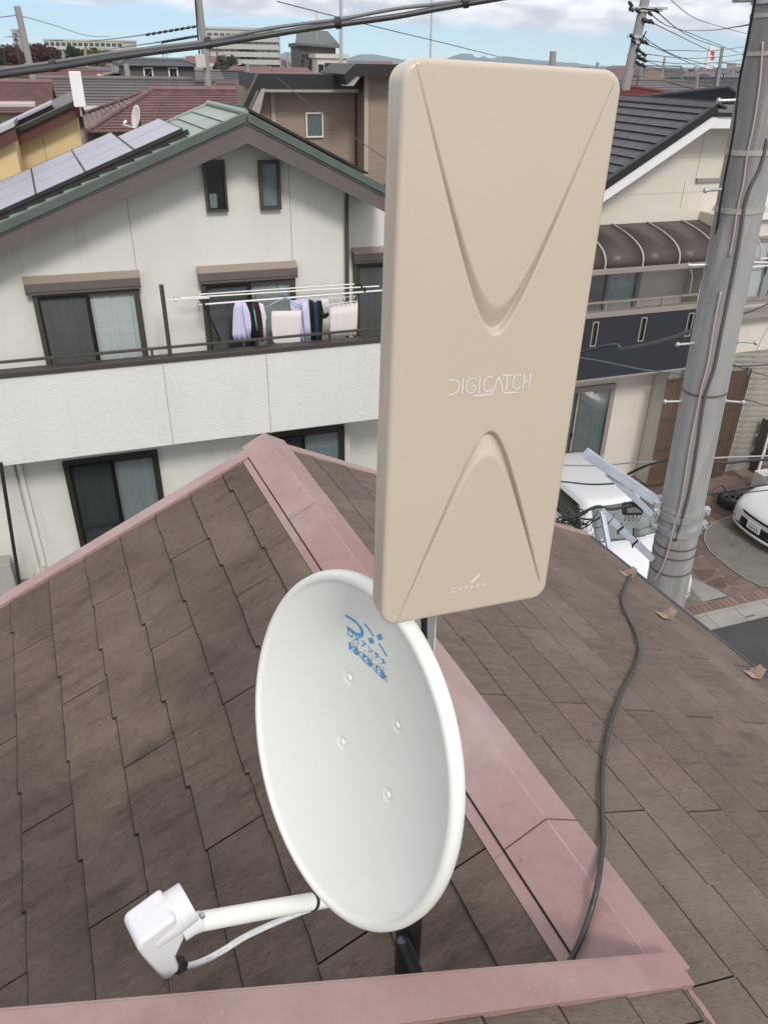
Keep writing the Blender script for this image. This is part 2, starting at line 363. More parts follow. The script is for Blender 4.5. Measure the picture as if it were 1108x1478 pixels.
# verge flashings at the far gable
v = MB()
def vstrip(down, nrm, t0, t1, sA, sB, name, up=0.028):
    m = MB(); p = [A0+RR*sA+down*t0+nrm*up, A0+RR*sB+down*t0+nrm*up, A0+RR*sB+down*t1+nrm*up, A0+RR*sA+down*t1+nrm*up]
    m.prism(p, -nrm*0.085); m.build(name, M_PINK, roof, bevel=0.003)
vstrip(DL, NL, 0.095, 1.95, 0.012, -0.062, 'verge_flashing'); vstrip(DL, NL, 1.953, 3.12, 0.012, -0.062, 'verge_flashing')
vstrip(DR, NR, 0.088, 1.30, 0.012, -0.050, 'verge_flashing', 0.022); vstrip(DR, NR, 1.303, 2.255, 0.012, -0.050, 'verge_flashing', 0.022)
g = MB(); gp = [A0+RR*s_+DR*2.27-Z*0.045 for s_ in (0.0, -5.4)]
g.tube(gp, 0.055, 10); g.build('gutter', mat('gutter', (0.03, 0.035, 0.05), 0.4), roof)
# snow guards near the lower edge
for gx, gy, sc_ in ((903, 829, 1.0), (958, 889, 1.0), (1085, 974, 1.0)):
    c = hit(gx, gy, NR, A0+NR*0.021)
    m = MB(); a, b = RR*0.028, DR*0.034
    t_ = 0.002
    m.prism([c-a*1.0-b*1.3, c+a*1.0-b*1.3, c+a*1.0+b*0.9, c-a*1.0+b*0.9], NR*t_)
    m.prism([c-a+b*0.9, c+a+b*0.9, c+a*0.75+b*1.15+NR*0.052, c-a*0.75+b*1.15+NR*0.052], DR*t_)
    m.prism([c-a+b*0.9+NR*0.002, c-a+b*0.2+NR*0.002, c-a+b*0.9+NR*0.03], RR*t_); m.prism([c+a+b*0.9+NR*0.002, c+a+b*0.2+NR*0.002, c+a+b*0.9+NR*0.03], -RR*t_)
    m.build('snow_guard', M_COPPER, roof, bevel=0.0008)

# ---- the higher roof nearer to the viewer (its slope carries on past the ridge) with its verge cap
V0 = hit(972, 1375, RR, A0+RR*VB_S); V1 = hit(400, 1424, RR, A0+RR*VB_S)
VD = (V1-V0).normalized(); VN = RR.cross(VD); VN = VN if VN.z > 0 else -VN
hi = thing('verge_roof', 'higher slate roof strip along the bottom edge with a wide pink verge cap', 'roof', V0)
vend = V0 - VD*0.0
def VP(px, py, up=0.0): return hit(px, py, VN, V0+VN*up)
pR = VP(1003, 1421); wn = (pR-V0).dot(-RR)
m = MB(); far_ = V0+VD*2.3
wcap = wn
m.prism([V0, V0+VD*2.3, V0+VD*2.3-RR*wcap, pR], -VN*0.003)
m.prism([V0, V0+VD*2.3, V0+VD*2.3-Z*0.10, V0-Z*0.030], RR*0.003)                       # outer lip
m.prism([pR, pR+VD*2.3, pR+VD*2.3-VN*0.014, pR-VN*0.014], RR*0.003)                     # inner lip
m.build('verge_cap', M_PINK, hi, bevel=0.001)
m = MB(); e_ = VD*0.03
m.prism([V0+e_-VN*0.026, V0+VD*2.3-VN*0.026, V0+VD*2.3-VN*0.026-RR*2.6, V0+e_-VN*0.026-RR*2.6], -VN*0.10)
m.build('roof_deck', M_DARK, hi)
# wall between the two slopes, under the verge
m = MB(); wv = [V0+VD*0.1-VN*0.12-RR*0.03, V0+VD*2.2-VN*0.12-RR*0.03]
m.prism([wv[0], wv[1], Vector((wv[1].x, wv[1].y, 0.01)), Vector((wv[0].x, wv[0].y, 0.01))], -RR*0.12); m.build('gable_wall', M_OWN, hi)
def VN_slate(k, s_far, s_near):
    t_butt = -0.02 + k*0.182
    pass
xdir = RR; ydir = -VD
for k in range(12):
    tb = 0.045 + 0.182*k                                      # butt line, measured uphill from the corner
    s = -0.03 - (0.455 if k % 2 else 0.10)
    edges = [-0.012] + [s-0.91*j for j in range(4) if s-0.91*j > -2.6] + [-2.6]
    for a, b in zip(edges[:-1], edges[1:]):
        wd = a-b-0.004
        if wd < 0.05: continue
        seed = random.randint(0, 5) if wd > 0.85 else random.randint(0, 2)
        o = V0 + RR*(b+0.002 if RR.cross(ydir).dot(VN) > 0 else a-0.002) + VD*(tb+0.182) - VN*(0.0145)
        xd = RR if RR.cross(ydir).dot(VN) > 0 else -RR
        key = (seed, round(wd, 3), M_SR.name)
        if key not in SL_MESH:
            me = slate_mesh(seed, wd, ch=0.0065); me.materials.append(M_SR); me.materials.append(M_EDGE); SL_MESH[key] = me
        ob = bpy.data.objects.new('slate', SL_MESH[key]); C.objects.link(ob); put(ob, hi)
        ob.matrix_basis = frame_mat(o, xd, ydir, xd.cross(ydir)) @ Matrix.Rotation(math.atan(0.0085/0.182), 4, 'X')
# thin metal strip running on from the cap's end
m = MB(); a = hit(990, 1424, NR, A0+NR*0.016); b = hit(1034, 1486, NR, A0+NR*0.016); sd_ = (b-a).cross(NR).normalized()*0.008
mid = (a+b)*0.5+NR*0.004+sd_*0.2
m.prism([a-sd_, a+sd_, mid+sd_, mid-sd_], -NR*0.003); m.prism([mid-sd_, mid+sd_, b+sd_, b-sd_], -NR*0.003); m.build('metal_strip', M_PINK, hi)

# ------------------------------------------------------------------ lettering by strokes
GL = {'D': [[(0,0),(0,1),(.5,1),(.85,.8),(.85,.2),(.5,0),(0,0)]], 'X': [[(0,1),(.85,0)],[(0,0),(.85,1)]], 'I': [[(.1,0),(.1,1)]],
 'G': [[(.85,.8),(.6,1),(.25,1),(0,.72),(0,.28),(.25,0),(.6,0),(.85,.2),(.85,.5),(.5,.5)]], 'C': [[(.85,.85),(.6,1),(.25,1),(0,.72),(0,.28),(.25,0),(.6,0),(.85,.15)]],
 'T': [[(0,1),(.85,1)],[(.42,1),(.42,0)]], 'H': [[(0,0),(0,1)],[(.85,0),(.85,1)],[(0,.5),(.85,.5)]], 'K': [[(0,0),(0,1)],[(.8,1),(0,.42)],[(.25,.6),(.85,0)]],
 '2': [[(.05,.8),(.3,1),(.6,1),(.8,.78),(.7,.5),(.05,0),(.85,0)]], '4': [[(.65,0),(.65,1),(0,.3),(.85,.3)]], '8': [[(.4,.52),(.1,.75),(.4,1),(.7,.75),(.4,.52),(.05,.25),(.4,0),(.78,.25),(.4,.52)]],
 '1': [[(.2,.8),(.42,1),(.42,0)]], '0': [[(.4,1),(.1,.75),(.1,.25),(.4,0),(.7,.25),(.7,.75),(.4,1)]], 'B': [[(0,0),(0,1),(.5,1),(.7,.75),(.5,.52),(0,.52)],[(.5,.52),(.8,.27),(.5,0),(0,0)]],
 'S': [[(.8,.85),(.55,1),(.2,1),(.05,.75),(.2,.55),(.65,.45),(.8,.25),(.6,0),(.2,0),(.02,.15)]], '.': [[(.35,.45),(.5,.45)]], 'o': [[(.1,.95),(.3,.95),(.3,.75),(.1,.75),(.1,.95)]],
 'ア': [[(.05,.92),(.85,.92),(.5,.55)],[(.45,.68),(.4,.3),(.12,0)]], 'ン': [[(.08,.88),(.35,.68)],[(.08,.05),(.5,.2),(.85,.75)]], 'テ': [[(.2,.95),(.72,.95)],[(.02,.62),(.9,.62)],[(.5,.6),(.42,.25),(.18,0)]],
 'ナ': [[(.02,.68),(.9,.68)],[(.5,1),(.47,.4),(.2,0)]], '-': [[(0,.5),(.7,.5)]]}
def stroke(m, pts, wdt, T, up):
    """flat ribbon strokes lifted a hair off the surface: T maps (x, y) to a point and a normal"""
    for (x0, y0), (x1, y1) in zip(pts[:-1], pts[1:]):
        d = Vector((x1-x0, y1-y0)); l = d.length
        if l < 1e-6: continue
        d /= l; nn = Vector((-d.y, d.x))*wdt/2; e = d*wdt*0.35
        k = max(1, int(l/0.006)); row = []
        for i in range(k+1):
            c = Vector((x0, y0)) + Vector((x1-x0, y1-y0))*i/k + (e*(-1 if i == 0 else 1 if i == k else 0))
            row.append((T(c.x-nn.x, c.y-nn.y, up), T(c.x+nn.x, c.y+nn.y, up)))
        for (a, b), (c_, d_) in zip(row[:-1], row[1:]): m.add([a, b, d_, c_], [(0, 1, 2, 3)])
def write(m, text, x, y, hgt, adv, wdt, T, up=0.0004, wx=1.0, shear=0.0):
    for ch in text:
        for s in GL.get(ch, []):
            stroke(m, [(x+(px_*wx+py_*shear)*hgt, y+py_*hgt) for px_, py_ in s], wdt, T, up)
        x += adv
    return x

# ------------------------------------------------------------------ flat panel antenna
PK = 0.93
pc = CAM + Vector((0.10223, 0.72861, -0.27527)); yaw, tl, ro = 0.35783586, -0.05043628, -0.03709836
e0 = Vector((math.cos(yaw), math.sin(yaw), 0)); n0 = Vector((math.sin(yaw), -math.cos(yaw), 0)); u0 = Z*math.cos(tl)+n0*math.sin(tl)
PN = e0.cross(u0)
PE, PU = e0*math.cos(ro)+u0*math.sin(ro), u0*math.cos(ro)-e0*math.sin(ro)
MAST = Vector((0.0605, 0.848, 0))
pa = thing('panel_antenna', 'tall beige flat television antenna panel with white lettering on the mast', 'antenna', pc-PN*0.055)
def groove(x, y):
    def hyp(dx, k, wd): return k*(math.sqrt(dx*dx+wd*wd)-wd)
    d = 0.0
    dx = x-0.002
    yo, yi = 0.050+hyp(dx, 2.90, 0.0225), 0.081+hyp(dx, 2.76, 0.0305)
    gap = yi-yo
    if gap > 0.0008 and abs(x) < 0.102:
        t = (y-yo)/gap
        if 0 < t < 1: d = max(d, min(1, gap/0.014)*prof(t, gap))
    dx = x-0.008
    yo, yi = -0.056-hyp(dx, 2.90, 0.022), -0.087-hyp(dx, 2.76, 0.029)
    gap = yo-yi
    if gap > 0.0008 and abs(x) < 0.102:
        t = (yo-y)/gap
        if 0 < t < 1: d = max(d, min(1, gap/0.014)*prof(t, gap))
    return d
def prof(t, gap):
    e = 0.22
    if t < e: k = t/e; return 0.0080*(k*k*(3-2*k))
    k = (t-e)/(1-e); return 0.0080*(1-k)**1.25
WX, HY, RC, TH = 0.1125*PK, 0.2965*PK, 0.020*PK, 0.041
nx, ny = 300, 640
m = MB()
def rr(x, y, rc):
    """pull the grid's corners in to a rounded outline"""
    ax, ay = abs(x), abs(y)
    if ax > WX-rc and ay > HY-rc:
        vx, vy = ax-(WX-rc), ay-(HY-rc); mm = max(vx, vy); l = math.hypot(vx, vy)
        if l > 1e-9: k = mm/l; ax, ay = WX-rc+vx*k, HY-rc+vy*k
    return math.copysign(ax, x), math.copysign(ay, y)
def edged(x, y):
    ax, ay = abs(x), abs(y)
    d = min(WX-ax, HY-ay)
    if ax > WX-RC and ay > HY-RC: d = RC-math.hypot(ax-(WX-RC), ay-(HY-RC))
    f = 0.005
    return 0.0 if d > f else -(f-math.sqrt(max(f*f-(f-d)**2, 0)))
vs_ = []
def spread(i, n, W_):
    t = i/n*2-1
    return W_*(0.96*t + 0.04*math.copysign(1-(1-abs(t))**2 if abs(t) > 0 else 0, t)) if False else W_*math.copysign(min(1, abs(t)), t)
for j in range(ny+1):
    for i in range(nx+1):
        x, y = rr(spread(i, nx, WX), spread(j, ny, HY), RC)
        vs_.append(pc + PE*x + PU*y + PN*(edged(x, y)-groove(x/PK, y/PK)*PK))
m.add(vs_, [(j*(nx+1)+i, j*(nx+1)+i+1, (j+1)*(nx+1)+i+1, (j+1)*(nx+1)+i) for j in range(ny) for i in range(nx)])
m.build('front_cover', M_CREAM, pa, smooth=True)
def outline(inset=0.0, seg=8):
    pts = []
    for cx_, cy_, a0 in ((1, 1, 0), (-1, 1, 90), (-1, -1, 180), (1, -1, 270)):
        for k in range(seg+1):
            a = R_(a0+90*k/seg); pts.append((cx_*(WX-RC)+math.cos(a)*(RC-inset), cy_*(HY-RC)+math.sin(a)*(RC-inset)))
    return pts
def shell(secs, name, material, parent):
    m = MB(); n = None
    for ins, dep in secs:
        o_ = outline(ins); n = len(o_); m.v += [pc+PE*x+PU*y-PN*dep for x, y in o_]
    for s_ in range(len(secs)-1):
        for k in range(n): m.f.append((s_*n+k, s_*n+(k+1) % n, (s_+1)*n+(k+1) % n, (s_+1)*n+k))
    m.f.append(tuple(range(n*(len(secs)-1), n*len(secs))))
    return m.build(name, material, parent, smooth=40)
shell([(0.0, 0.0048), (0.0, 0.022), (0.0014, 0.0225), (0.0014, 0.0245)], 'cover_rim', M_CREAM, pa)
shell([(0.0012, 0.0238), (0.0004, 0.025), (0.0016, 0.036), (0.008, TH)], 'back_case', M_CREAM, pa)
TP = lambda x, y, up: pc+PE*x*PK+PU*y*PK+PN*up
m = MB()
hh, wd = 0.0165, 0.0015; y0 = -0.010
# the product lettering with its open first letter and long-legged middle one
def st(pts): stroke(m, [(x*0.0165-0.0465, y*0.0165+y0) for x, y in pts], wd, TP, 0.0005)
st([(0.0, .98), (.38, .98), (.66, .76), (.66, .26), (.38, .02), (0.0, .02)])
st([(0.92, 0), (0.92, 1)])
st([(1.84, .88), (1.64, 1), (1.36, .95), (1.18, .70), (1.18, .30), (1.36, .05), (1.64, 0), (1.84, .12), (1.84, .48), (1.56, .48)])
st([(2.12, 0), (2.12, 1)])
st([(3.02, .90), (2.82, 1), (2.58, .95), (2.42, .70), (2.42, .30), (2.58, .05), (2.82, 0), (3.02, .12)])
st([(1.82, -.22), (3.06, -.22), (3.50, 1.0), (3.94, -.22), (4.98, -.22)])
st([(3.78, 1), (4.44, 1)]); st([(4.12, 1), (4.12, .02)])
st([(5.14, .90), (4.96, 1), (4.72, .95), (4.56, .70), (4.56, .30), (4.72, .05), (4.96, 0), (5.14, .12)])
st([(5.36, 0), (5.36, 1)]); st([(5.36, .5), (5.82, .5)]); st([(5.82, 0), (5.82, 1)])
m.build('lettering', M_PRINTW, pa)
m = MB(); xx = write(m, 'DXアンテナ', -0.0225, -0.2625, 0.0052, 0.0080, 0.0011, TP, 0.0005, 1.15)
stroke(m, [(0.0030, -0.2525), (0.0125, -0.2440)], 0.0030, TP, 0.0005)
m.build('maker_lettering', M_PRINTW, pa)
# clamp on the mast
bk = pc - PN*TH; mz = lambda z: Vector((MAST.x, MAST.y, z))
for dz in (-0.16, 0.12):
    c = Vector((MAST.x, MAST.y, pc.z+dz)); m = MB()
    m.box((c+(pc+PU*dz-PN*0.055))/2, (PE, (c-(pc+PU*dz)).normalized(), Z), (0.022, (c-(pc+PU*dz)).length/2-0.018, 0.016)); m.build('mast_clamp', M_GALV, pa, bevel=0.002)

# ------------------------------------------------------------------ the mast and its roof mount
foot_z = A0.z - 0.0
def left_z(p):                                # height of the left slope under a point
    qv = (p-A0).dot(RQ); return A0.z - abs(qv)*math.tan(AL if qv < 0 else AR)
zf = left_z(MAST)
MZ0, MZ1 = zf+0.03, pc.z+0.20
ms = thing('antenna_mast', 'antenna mast standing in a black steel roof mount behind the pink cap', 'mast', Vector((MAST.x, MAST.y, zf)))
DK = 1.04
dc = CAM + Vector((-0.0552, 0.7604, -0.8350))
MB().tube([mz(zf+0.42), mz(MZ1)], 0.0155, 18).build('mast_tube', M_GALV, ms, smooth=40)
m = MB(); m.tube([mz(zf+0.015), mz(zf+0.46)], 0.0245, 18); m.build('mast_socket', M_BLK, ms, smooth=40)
for dx, dy, hz in ((0.085, -0.06, 0.28), (-0.07, -0.05, 0.10)):
    f = Vector((MAST.x+dx, MAST.y+dy, 0)); f.z = max(left_z(f)+0.02, zf)
    if dx == 0.085: f = Vector((MAST.x+0.10, MAST.y-0.05, zf+0.05))
    if dx == 0.085:
        p1_, p2_ = at_y(584, 1362, MAST.y-0.035), at_y(606, 1415, MAST.y-0.06); m = MB(); m.tube([p1_+(p1_-p2_).normalized()*0.01, p2_+(p2_-p1_)*2.2], 0.0115, 14); m.build('mount_leg', M_BLKSHINE, ms, smooth=40); continue
    m = MB(); m.tube([mz(zf+hz)+Vector((0.02, -0.01, 0)), f], 0.0105, 12); m.build('mount_leg', M_BLKSHINE, ms, smooth=40)
MB().box(mz(zf+0.012), (RR, DL, NL), (0.10, 0.05, 0.006)).build('foot_plate', M_BLK, ms)

# ------------------------------------------------------------------ satellite dish
daz, dt = 4.0507, 0.2279
DN = Vector((math.sin(daz)*math.cos(dt), math.cos(daz)*math.cos(dt), math.sin(dt)))
DE = Z.cross(DN).normalized(); DU = DN.cross(DE)
sa = thing('satellite_dish', 'large white offset satellite dish below the beige panel with blue logo', 'satellite dish', dc-DN*0.10)
DA, DB, DEP = 0.2190*DK, 0.2515*DK, 0.036*DK
BUMPS = [(x*DK, y*DK) for x, y in ((-0.046, 0.079), (0.063, 0.080), (-0.036, -0.027), (0.075, -0.027))]
def dsurf(x, y):
    rr_ = (x/DA)**2+(y/DB)**2
    z = -DEP*(1-rr_/0.86) if rr_ < 0.86 else 0.0
    for bx, by in BUMPS:
        d = math.hypot(x-bx, y-by)
        if d < 0.013: z -= 0.0035*(0.5+0.5*math.cos(math.pi*d/0.013))
        if d < 0.0055: z += 0.0030*(1-(d/0.0055)**4)
    return z
m = MB(); rings = [i/80*0.928 for i in range(1, 81)]; seg = 192
vs_ = [dc+DN*dsurf(0, 0)]
for k in rings:
    for s_ in range(seg):
        a = 2*math.pi*s_/seg; x, y = DA*k*math.cos(a), DB*k*math.sin(a); vs_.append(dc+DE*x+DU*y+DN*dsurf(x, y))
# rolled rim, then down the outside and back
rim = [(0.942, 0.0020), (0.949, 0.0040), (0.956, 0.0052), (0.980, 0.0046), (0.993, 0.0022), (1.0, -0.004), (0.9985, -0.013), (0.990, -0.0145), (0.985, -0.010)]
for k, zo in rim:
    for s_ in range(seg):
        a = 2*math.pi*s_/seg; vs_.append(dc+DE*(DA*k*math.cos(a))+DU*(DB*k*math.sin(a))+DN*zo)
nb = len(rings)+len(rim)
back = [(0.93, -0.008), (0.8, -0.0125), (0.6, -0.0255), (0.4, -0.0345), (0.2, -0.0400), (0.02, -0.0420)]
for k, zo in back:
    for s_ in range(seg):
        a = 2*math.pi*s_/seg; vs_.append(dc+DE*(DA*k*math.cos(a))+DU*(DB*k*math.sin(a))+DN*zo)
nb += len(back)
fs_ = [(0, 1+s_, 1+(s_+1) % seg) for s_ in range(seg)]
for i in range(nb-1):
    for s_ in range(seg):
        s2 = (s_+1) % seg; fs_.append((1+i*seg+s_, 1+(i+1)*seg+s_, 1+(i+1)*seg+s2, 1+i*seg+s2))
m.add(vs_, fs_); refl = m.build('reflector', M_WHITE, sa, smooth=True)
# bumps' pale screw heads
for bx, by in BUMPS:
    q_ = MB(); q_.lathe(dc+DE*bx+DU*by+DN*(dsurf(bx, by)), DN, [(0.0, 0.0012), (0.0025, 0.0011), (0.0042, 0.0004), (0.0046, -0.001)], 16); q_.build('bolt_head', M_WHITE, sa, smooth=True)
TD = lambda x, y, up: dc+DE*x*DK+DU*y*DK+DN*(dsurf(x*DK, y*DK)+up)
m = MB()
def spl(P, n=8):
    o_ = []
    for i in range(len(P)-1):
        p0, p1, p2, p3 = P[max(i-1, 0)], P[i], P[i+1], P[min(i+2, len(P)-1)]
        for k in range(n):
            t = k/n; o_.append(tuple(0.5*((2*p1[j])+(-p0[j]+p2[j])*t+(2*p0[j]-5*p1[j]+4*p2[j]-p3[j])*t*t+(-p0[j]+3*p1[j]-3*p2[j]+p3[j])*t**3) for j in range(2)))
    return o_+[tuple(P[-1])]
UPD = 0.0006
stroke(m, spl([(-0.058, 0.1755), (-0.040, 0.1775), (-0.028, 0.1745)], 5), 0.0038, TD, UPD)
stroke(m, spl([(-0.028, 0.1745), (-0.0245, 0.1700), (-0.026, 0.1640), (-0.031, 0.1605)], 5), 0.0058, TD, UPD)
stroke(m, spl([(-0.031, 0.1605), (-0.040, 0.1585), (-0.054, 0.1585)], 5), 0.0046, TD, UPD)
stroke(m, [(-0.019, 0.1855), (-0.009, 0.1825), (-0.001, 0.1785)], 0.0032, TD, UPD)
stroke(m, [(0.012, 0.1735), (0.020, 0.1705), (0.0275, 0.1665)], 0.0032, TD, UPD)
stroke(m, [(-0.008, 0.1660), (-0.003, 0.1700)], 0.0072, TD, UPD)
stroke(m, [(0.010, 0.1830), (0.015, 0.1875)], 0.0072, TD, UPD)
write(m, 'DXアンテナ', -0.0535, 0.1475, 0.0088, 0.0140, 0.0019, TD, UPD, 1.25)
m.build('blue_logo', M_BLUE, sa)
m = MB(); write(m, 'BS.110oCS', -0.0445, 0.1395, 0.0052, 0.0081, 0.0008, TD, UPD, 1.15); m.build('grey_lettering', M_GREYP, sa)
m = MB(); mk = MB(); mw = MB()
for i, chn in enumerate('248'):
    x0 = -0.049+i*0.0285
    stroke(m, [(x0+0.0025, 0.1315), (x0+0.0115, 0.1315)], 0.0125, TD, UPD)
    write(mw, chn, x0+0.0025, 0.1272, 0.0086, 0, 0.0016, TD, UPD+0.0004, 1.0)
    write(mk, 'K', x0+0.0170, 0.1265, 0.0098, 0, 0.0013, TD, UPD, 0.85)
m.build('blue_squares', M_BLUE, sa); mk.build('dark_lettering', M_DGREYP, sa); mw.build('white_numerals', M_WHITE, sa)['kind'] = 'stuff'
# feed arm, clamp band, feed head, cable
def nu(a, b, side=0.0): return dc+DN*a+DU*b+DE*side
def npx(px, py, side=0.0): return hit(px, py, DE, dc+DE*side)
arm = MB(); arm.tube([nu(-0.085, -0.240), npx(492, 1294), npx(468, 1298), npx(372, 1315), npx(279, 1332)], 0.0130, 24); arm.build('feed_arm', M_WHITE, sa, smooth=40)
ad = (npx(372, 1315)-npx(468, 1298)).normalized(); bc = npx(451, 1301)
bnd = MB(); bnd.lathe(bc, ad, [(0.0132, -0.0035), (0.0144, -0.0025), (0.0144, 0.0025), (0.0132, 0.0035)], 20); bnd.build('cable_tie', M_RUB, sa)
# feed head: a round horn looking at the reflector and a boxy body behind and below it
m_c, b_c = npx(273, 1300), npx(210, 1346)
axh = (m_c-b_c).normalized(); ln = (m_c-b_c).length
perp = axh.cross(DE).normalized(); perp = perp if perp.z > 0 else -perp      # upward, across the horn axis, in the symmetry plane
m = MB(); HR = 0.0275
m.lathe(b_c, axh, [(0.0005, -ln*0.02), (HR*0.90, ln*0.0), (HR*0.96, ln*0.08), (HR, ln*0.45), (HR, ln*0.66), (HR*1.02, ln*0.665), (HR*1.02, ln*0.685), (HR*0.995, ln*0.69), (HR*0.97, ln*0.985), (HR*0.93, ln*1.0), (HR*0.86, ln*0.985), (HR*0.82, ln*0.88), (0.0005, ln*0.86)], 40, ref=DE)
m.build('feed_horn', M_LNB, sa, smooth=35)
def sect(pts, half, rnd_=0.010):
    """closed body: outline in the symmetry plane, rounded towards both sides"""
    m = MB(); n = len(pts); cen = sum((p for p in pts), Vector((0, 0, 0)))/n
    lev = [(-half, 0.82), (-half*0.93, 0.92), (-half*0.72, 1.0), (half*0.72, 1.0), (half*0.93, 0.92), (half, 0.82)]
    for h_, k in lev:
        for p in pts: m.v.append(cen+(p-cen)*k+DE*h_)
    for i in range(len(lev)-1):
        for j in range(n): m.f.append((i*n+j, i*n+(j+1) % n, (i+1)*n+(j+1) % n, (i+1)*n+j))
    m.f += [tuple(range(n)), tuple(range((len(lev)-1)*n, len(lev)*n))]
    return m
top0 = m_c-axh*ln*0.36+perp*HR*0.99; top1 = b_c-axh*0.010+perp*HR*0.95; top2 = b_c-axh*0.016+perp*HR*0.6
bk_ = npx(197, 1362); bt = npx(224, 1393); bt2 = npx(230, 1394); lr = npx(248, 1380); lr2 = npx(248, 1374); crk = npx(243, 1360); cr2 = m_c-axh*ln*0.40-perp*HR*0.95
def prism_body(pts, half): m = MB(); m.prism([p-DE*half for p in pts], DE*2*half); return m
body = prism_body([top0, (top0+top1)/2, top1, top2, (top2+bk_)/2, bk_, bt, bt2, lr, lr2, crk, cr2], 0.0255)
bo = body.build('feed_body', M_LNB, sa, smooth=True)
bv_ = bo.modifiers.new('round', 'BEVEL'); bv_.width = 0.0065; bv_.segments = 4; bv_.limit_method = 'ANGLE'; bv_.angle_limit = R_(25); bv_.harden_normals = True
for f_ in bo.data.polygons: f_.use_smooth = True
# moulded bridge to the arm and its screw
m = MB(); m.tube([npx(262, 1344), npx(276, 1334), npx(288, 1330)], [0.014, 0.0145, 0.0135], 20); m.build('arm_socket', M_LNB, sa, smooth=40)
sc1 = hit(292, 1322, DE, dc+DE*0.014); m = MB(); m.lathe(sc1, DE, [(0.0001, 0.003), (0.0032, 0.0028), (0.0038, 0.001), (0.0038, -0.004)], 16); m.build('clamp_screw', M_GALV, sa, smooth=35)
cp = hit(259, 1393, DE, dc+DE*0.004); cdir = (hit(272, 1396, DE, dc+DE*0.004)-cp).normalized()
m = MB(); k = 12; prof_ = [(0.0095, -0.006), (0.0098, 0.004), (0.0075, 0.0085), (0.0045, 0.013), (0.0043, 0.015)]
cd_u = cdir.orthogonal().normalized(); cd_v = cdir.cross(cd_u)
for r_, h_ in prof_:
    for j in range(k):
        a = 2*math.pi*j/k; rr2 = r_*(1.18 if j % 2 else 0.88); m.v.append(cp+cdir*h_+(cd_u*math.cos(a)+cd_v*math.sin(a))*rr2)
for i in range(len(prof_)-1):
    for j in range(k): m.f.append((i*k+j, i*k+(j+1) % k, (i+1)*k+(j+1) % k, (i+1)*k+j))
m.f += [tuple(range(k)), tuple(range((len(prof_)-1)*k, len(prof_)*k))]
m.build('connector_boot', M_RUB, sa)
cpts = spl([tuple(hit(x, y, DE, dc+DE*0.004)) for x, y in ((268, 1394), (280, 1392), (300, 1384), (325, 1370), (352, 1353), (385, 1337), (418, 1323), (448, 1312), (470, 1306))], 5) if False else None
raw = [hit(x, y, DE, dc+DE*0.004) for x, y in ((268, 1394), (280, 1392), (300, 1384), (325, 1370), (352, 1353), (385, 1337), (418, 1323), (448, 1312), (475, 1306))]
def spl3(P, n=6):
    o_ = []
    for i in range(len(P)-1):
        p0, p1, p2, p3 = P[max(i-1, 0)], P[i], P[i+1], P[min(i+2, len(P)-1)]
        for k_ in range(n):
            t = k_/n; o_.append(0.5*((2*p1)+(-p0+p2)*t+(2*p0-5*p1+4*p2-p3)*t*t+(-p0+3*p1-3*p2+p3)*t**3))
    return o_+[P[-1]]
cc = spl3(raw)
tag(MB().tube(cc, 0.0045, 12).build('white_cable', M_LNB, None, smooth=True), 'white coaxial cable hanging below the feed arm of the satellite dish', 'cable')
wc = bpy.context.scene.objects['white_cable']
m = MB(); td_ = None
for i in range(10, len(cc)-12):
    if i % 5 == 4 or random.random() < 0.2: continue
    p, q_ = cc[i], cc[i+1]; t_ = (q_-p).normalized(); v_ = ((CAM-p).normalized()); v_ = (v_-t_*v_.dot(t_)).normalized(); w_ = t_.cross(v_)
    for j in range(3):
        c = p+(q_-p)*(0.2+0.28*j)+v_*0.0046
        m.box(c, (t_, w_, v_), (0.0005, 0.0010, 0.0001))
m.build('printed_marks', M_GREYP, wc)
# dish bracket behind the reflector, clamped on the mast
m = MB(); bk = dc-DN*0.060
mcz = Vector((MAST.x, MAST.y, bk.z-0.02)); m.box((bk+mcz)/2, ((mcz-bk).normalized(), DE, DU), ((mcz-bk).length/2+0.01, 0.05, 0.045)); m.build('mount_bracket', M_GALV, sa, bevel=0.003)

# toothed clamp plate and light bracket seen between the dish and the panel
def mpx(px, py, d): return at_y(px, py, d)
cl = thing('clamp_assembly', 'toothed steel clamp with light bracket bar on the mast below the beige panel', 'bracket', mpx(605, 925, 0.83))
y_ = 0.818
a0_, a1_ = mpx(594, 892, y_), mpx(606, 990, y_)
m = MB(); hx_ = Vector((1, 0, 0)); m.box((mpx(600, 880, y_)+mpx(604, 990, y_))/2, (hx_, Vector((0, 1, 0)), (mpx(600, 880, y_)-mpx(604, 990, y_)).normalized()), (0.0055, 0.006, 0.055)); m.build('toothed_plate', M_GALV, cl)
m = MB()
p0_, p1_ = mpx(599, 882, y_-0.0065), mpx(603, 990, y_-0.0065)
for i in range(26):
    c = p0_+(p1_-p0_)*(i+0.5)/26; m.box(c, (hx_, Vector((0, 1, 0)), Z), (0.0062, 0.0012, 0.0010))
o_ = m.build('tooth_row', M_GALV, cl); o_['kind'] = 'stuff'
for x0_, x1_, r_, mt in ((611, 613, 0.0040, M_BLK), (617, 618, 0.0024, M_GALV)):
    m = MB(); m.tube([mpx(x0_+1, 870, y_), mpx(x1_, 1000, y_)], r_, 10); m.build('threaded_bolt', mt, cl, smooth=40)
m = MB(); zb = [mpx(x, y, 0.85) for x, y in ((626, 870), (625.5, 905), (624, 930), (621, 955), (618, 980), (614, 1010))]
for i in range(len(zb)-1): m.box((zb[i]+zb[i+1])/2, ((zb[i+1]-zb[i]).normalized(), Vector((0, 1, 0)), (zb[i+1]-zb[i]).normalized().cross(Vector((0, 1, 0)))), ((zb[i+1]-zb[i]).length/2+0.0005, 0.010, 0.0028))
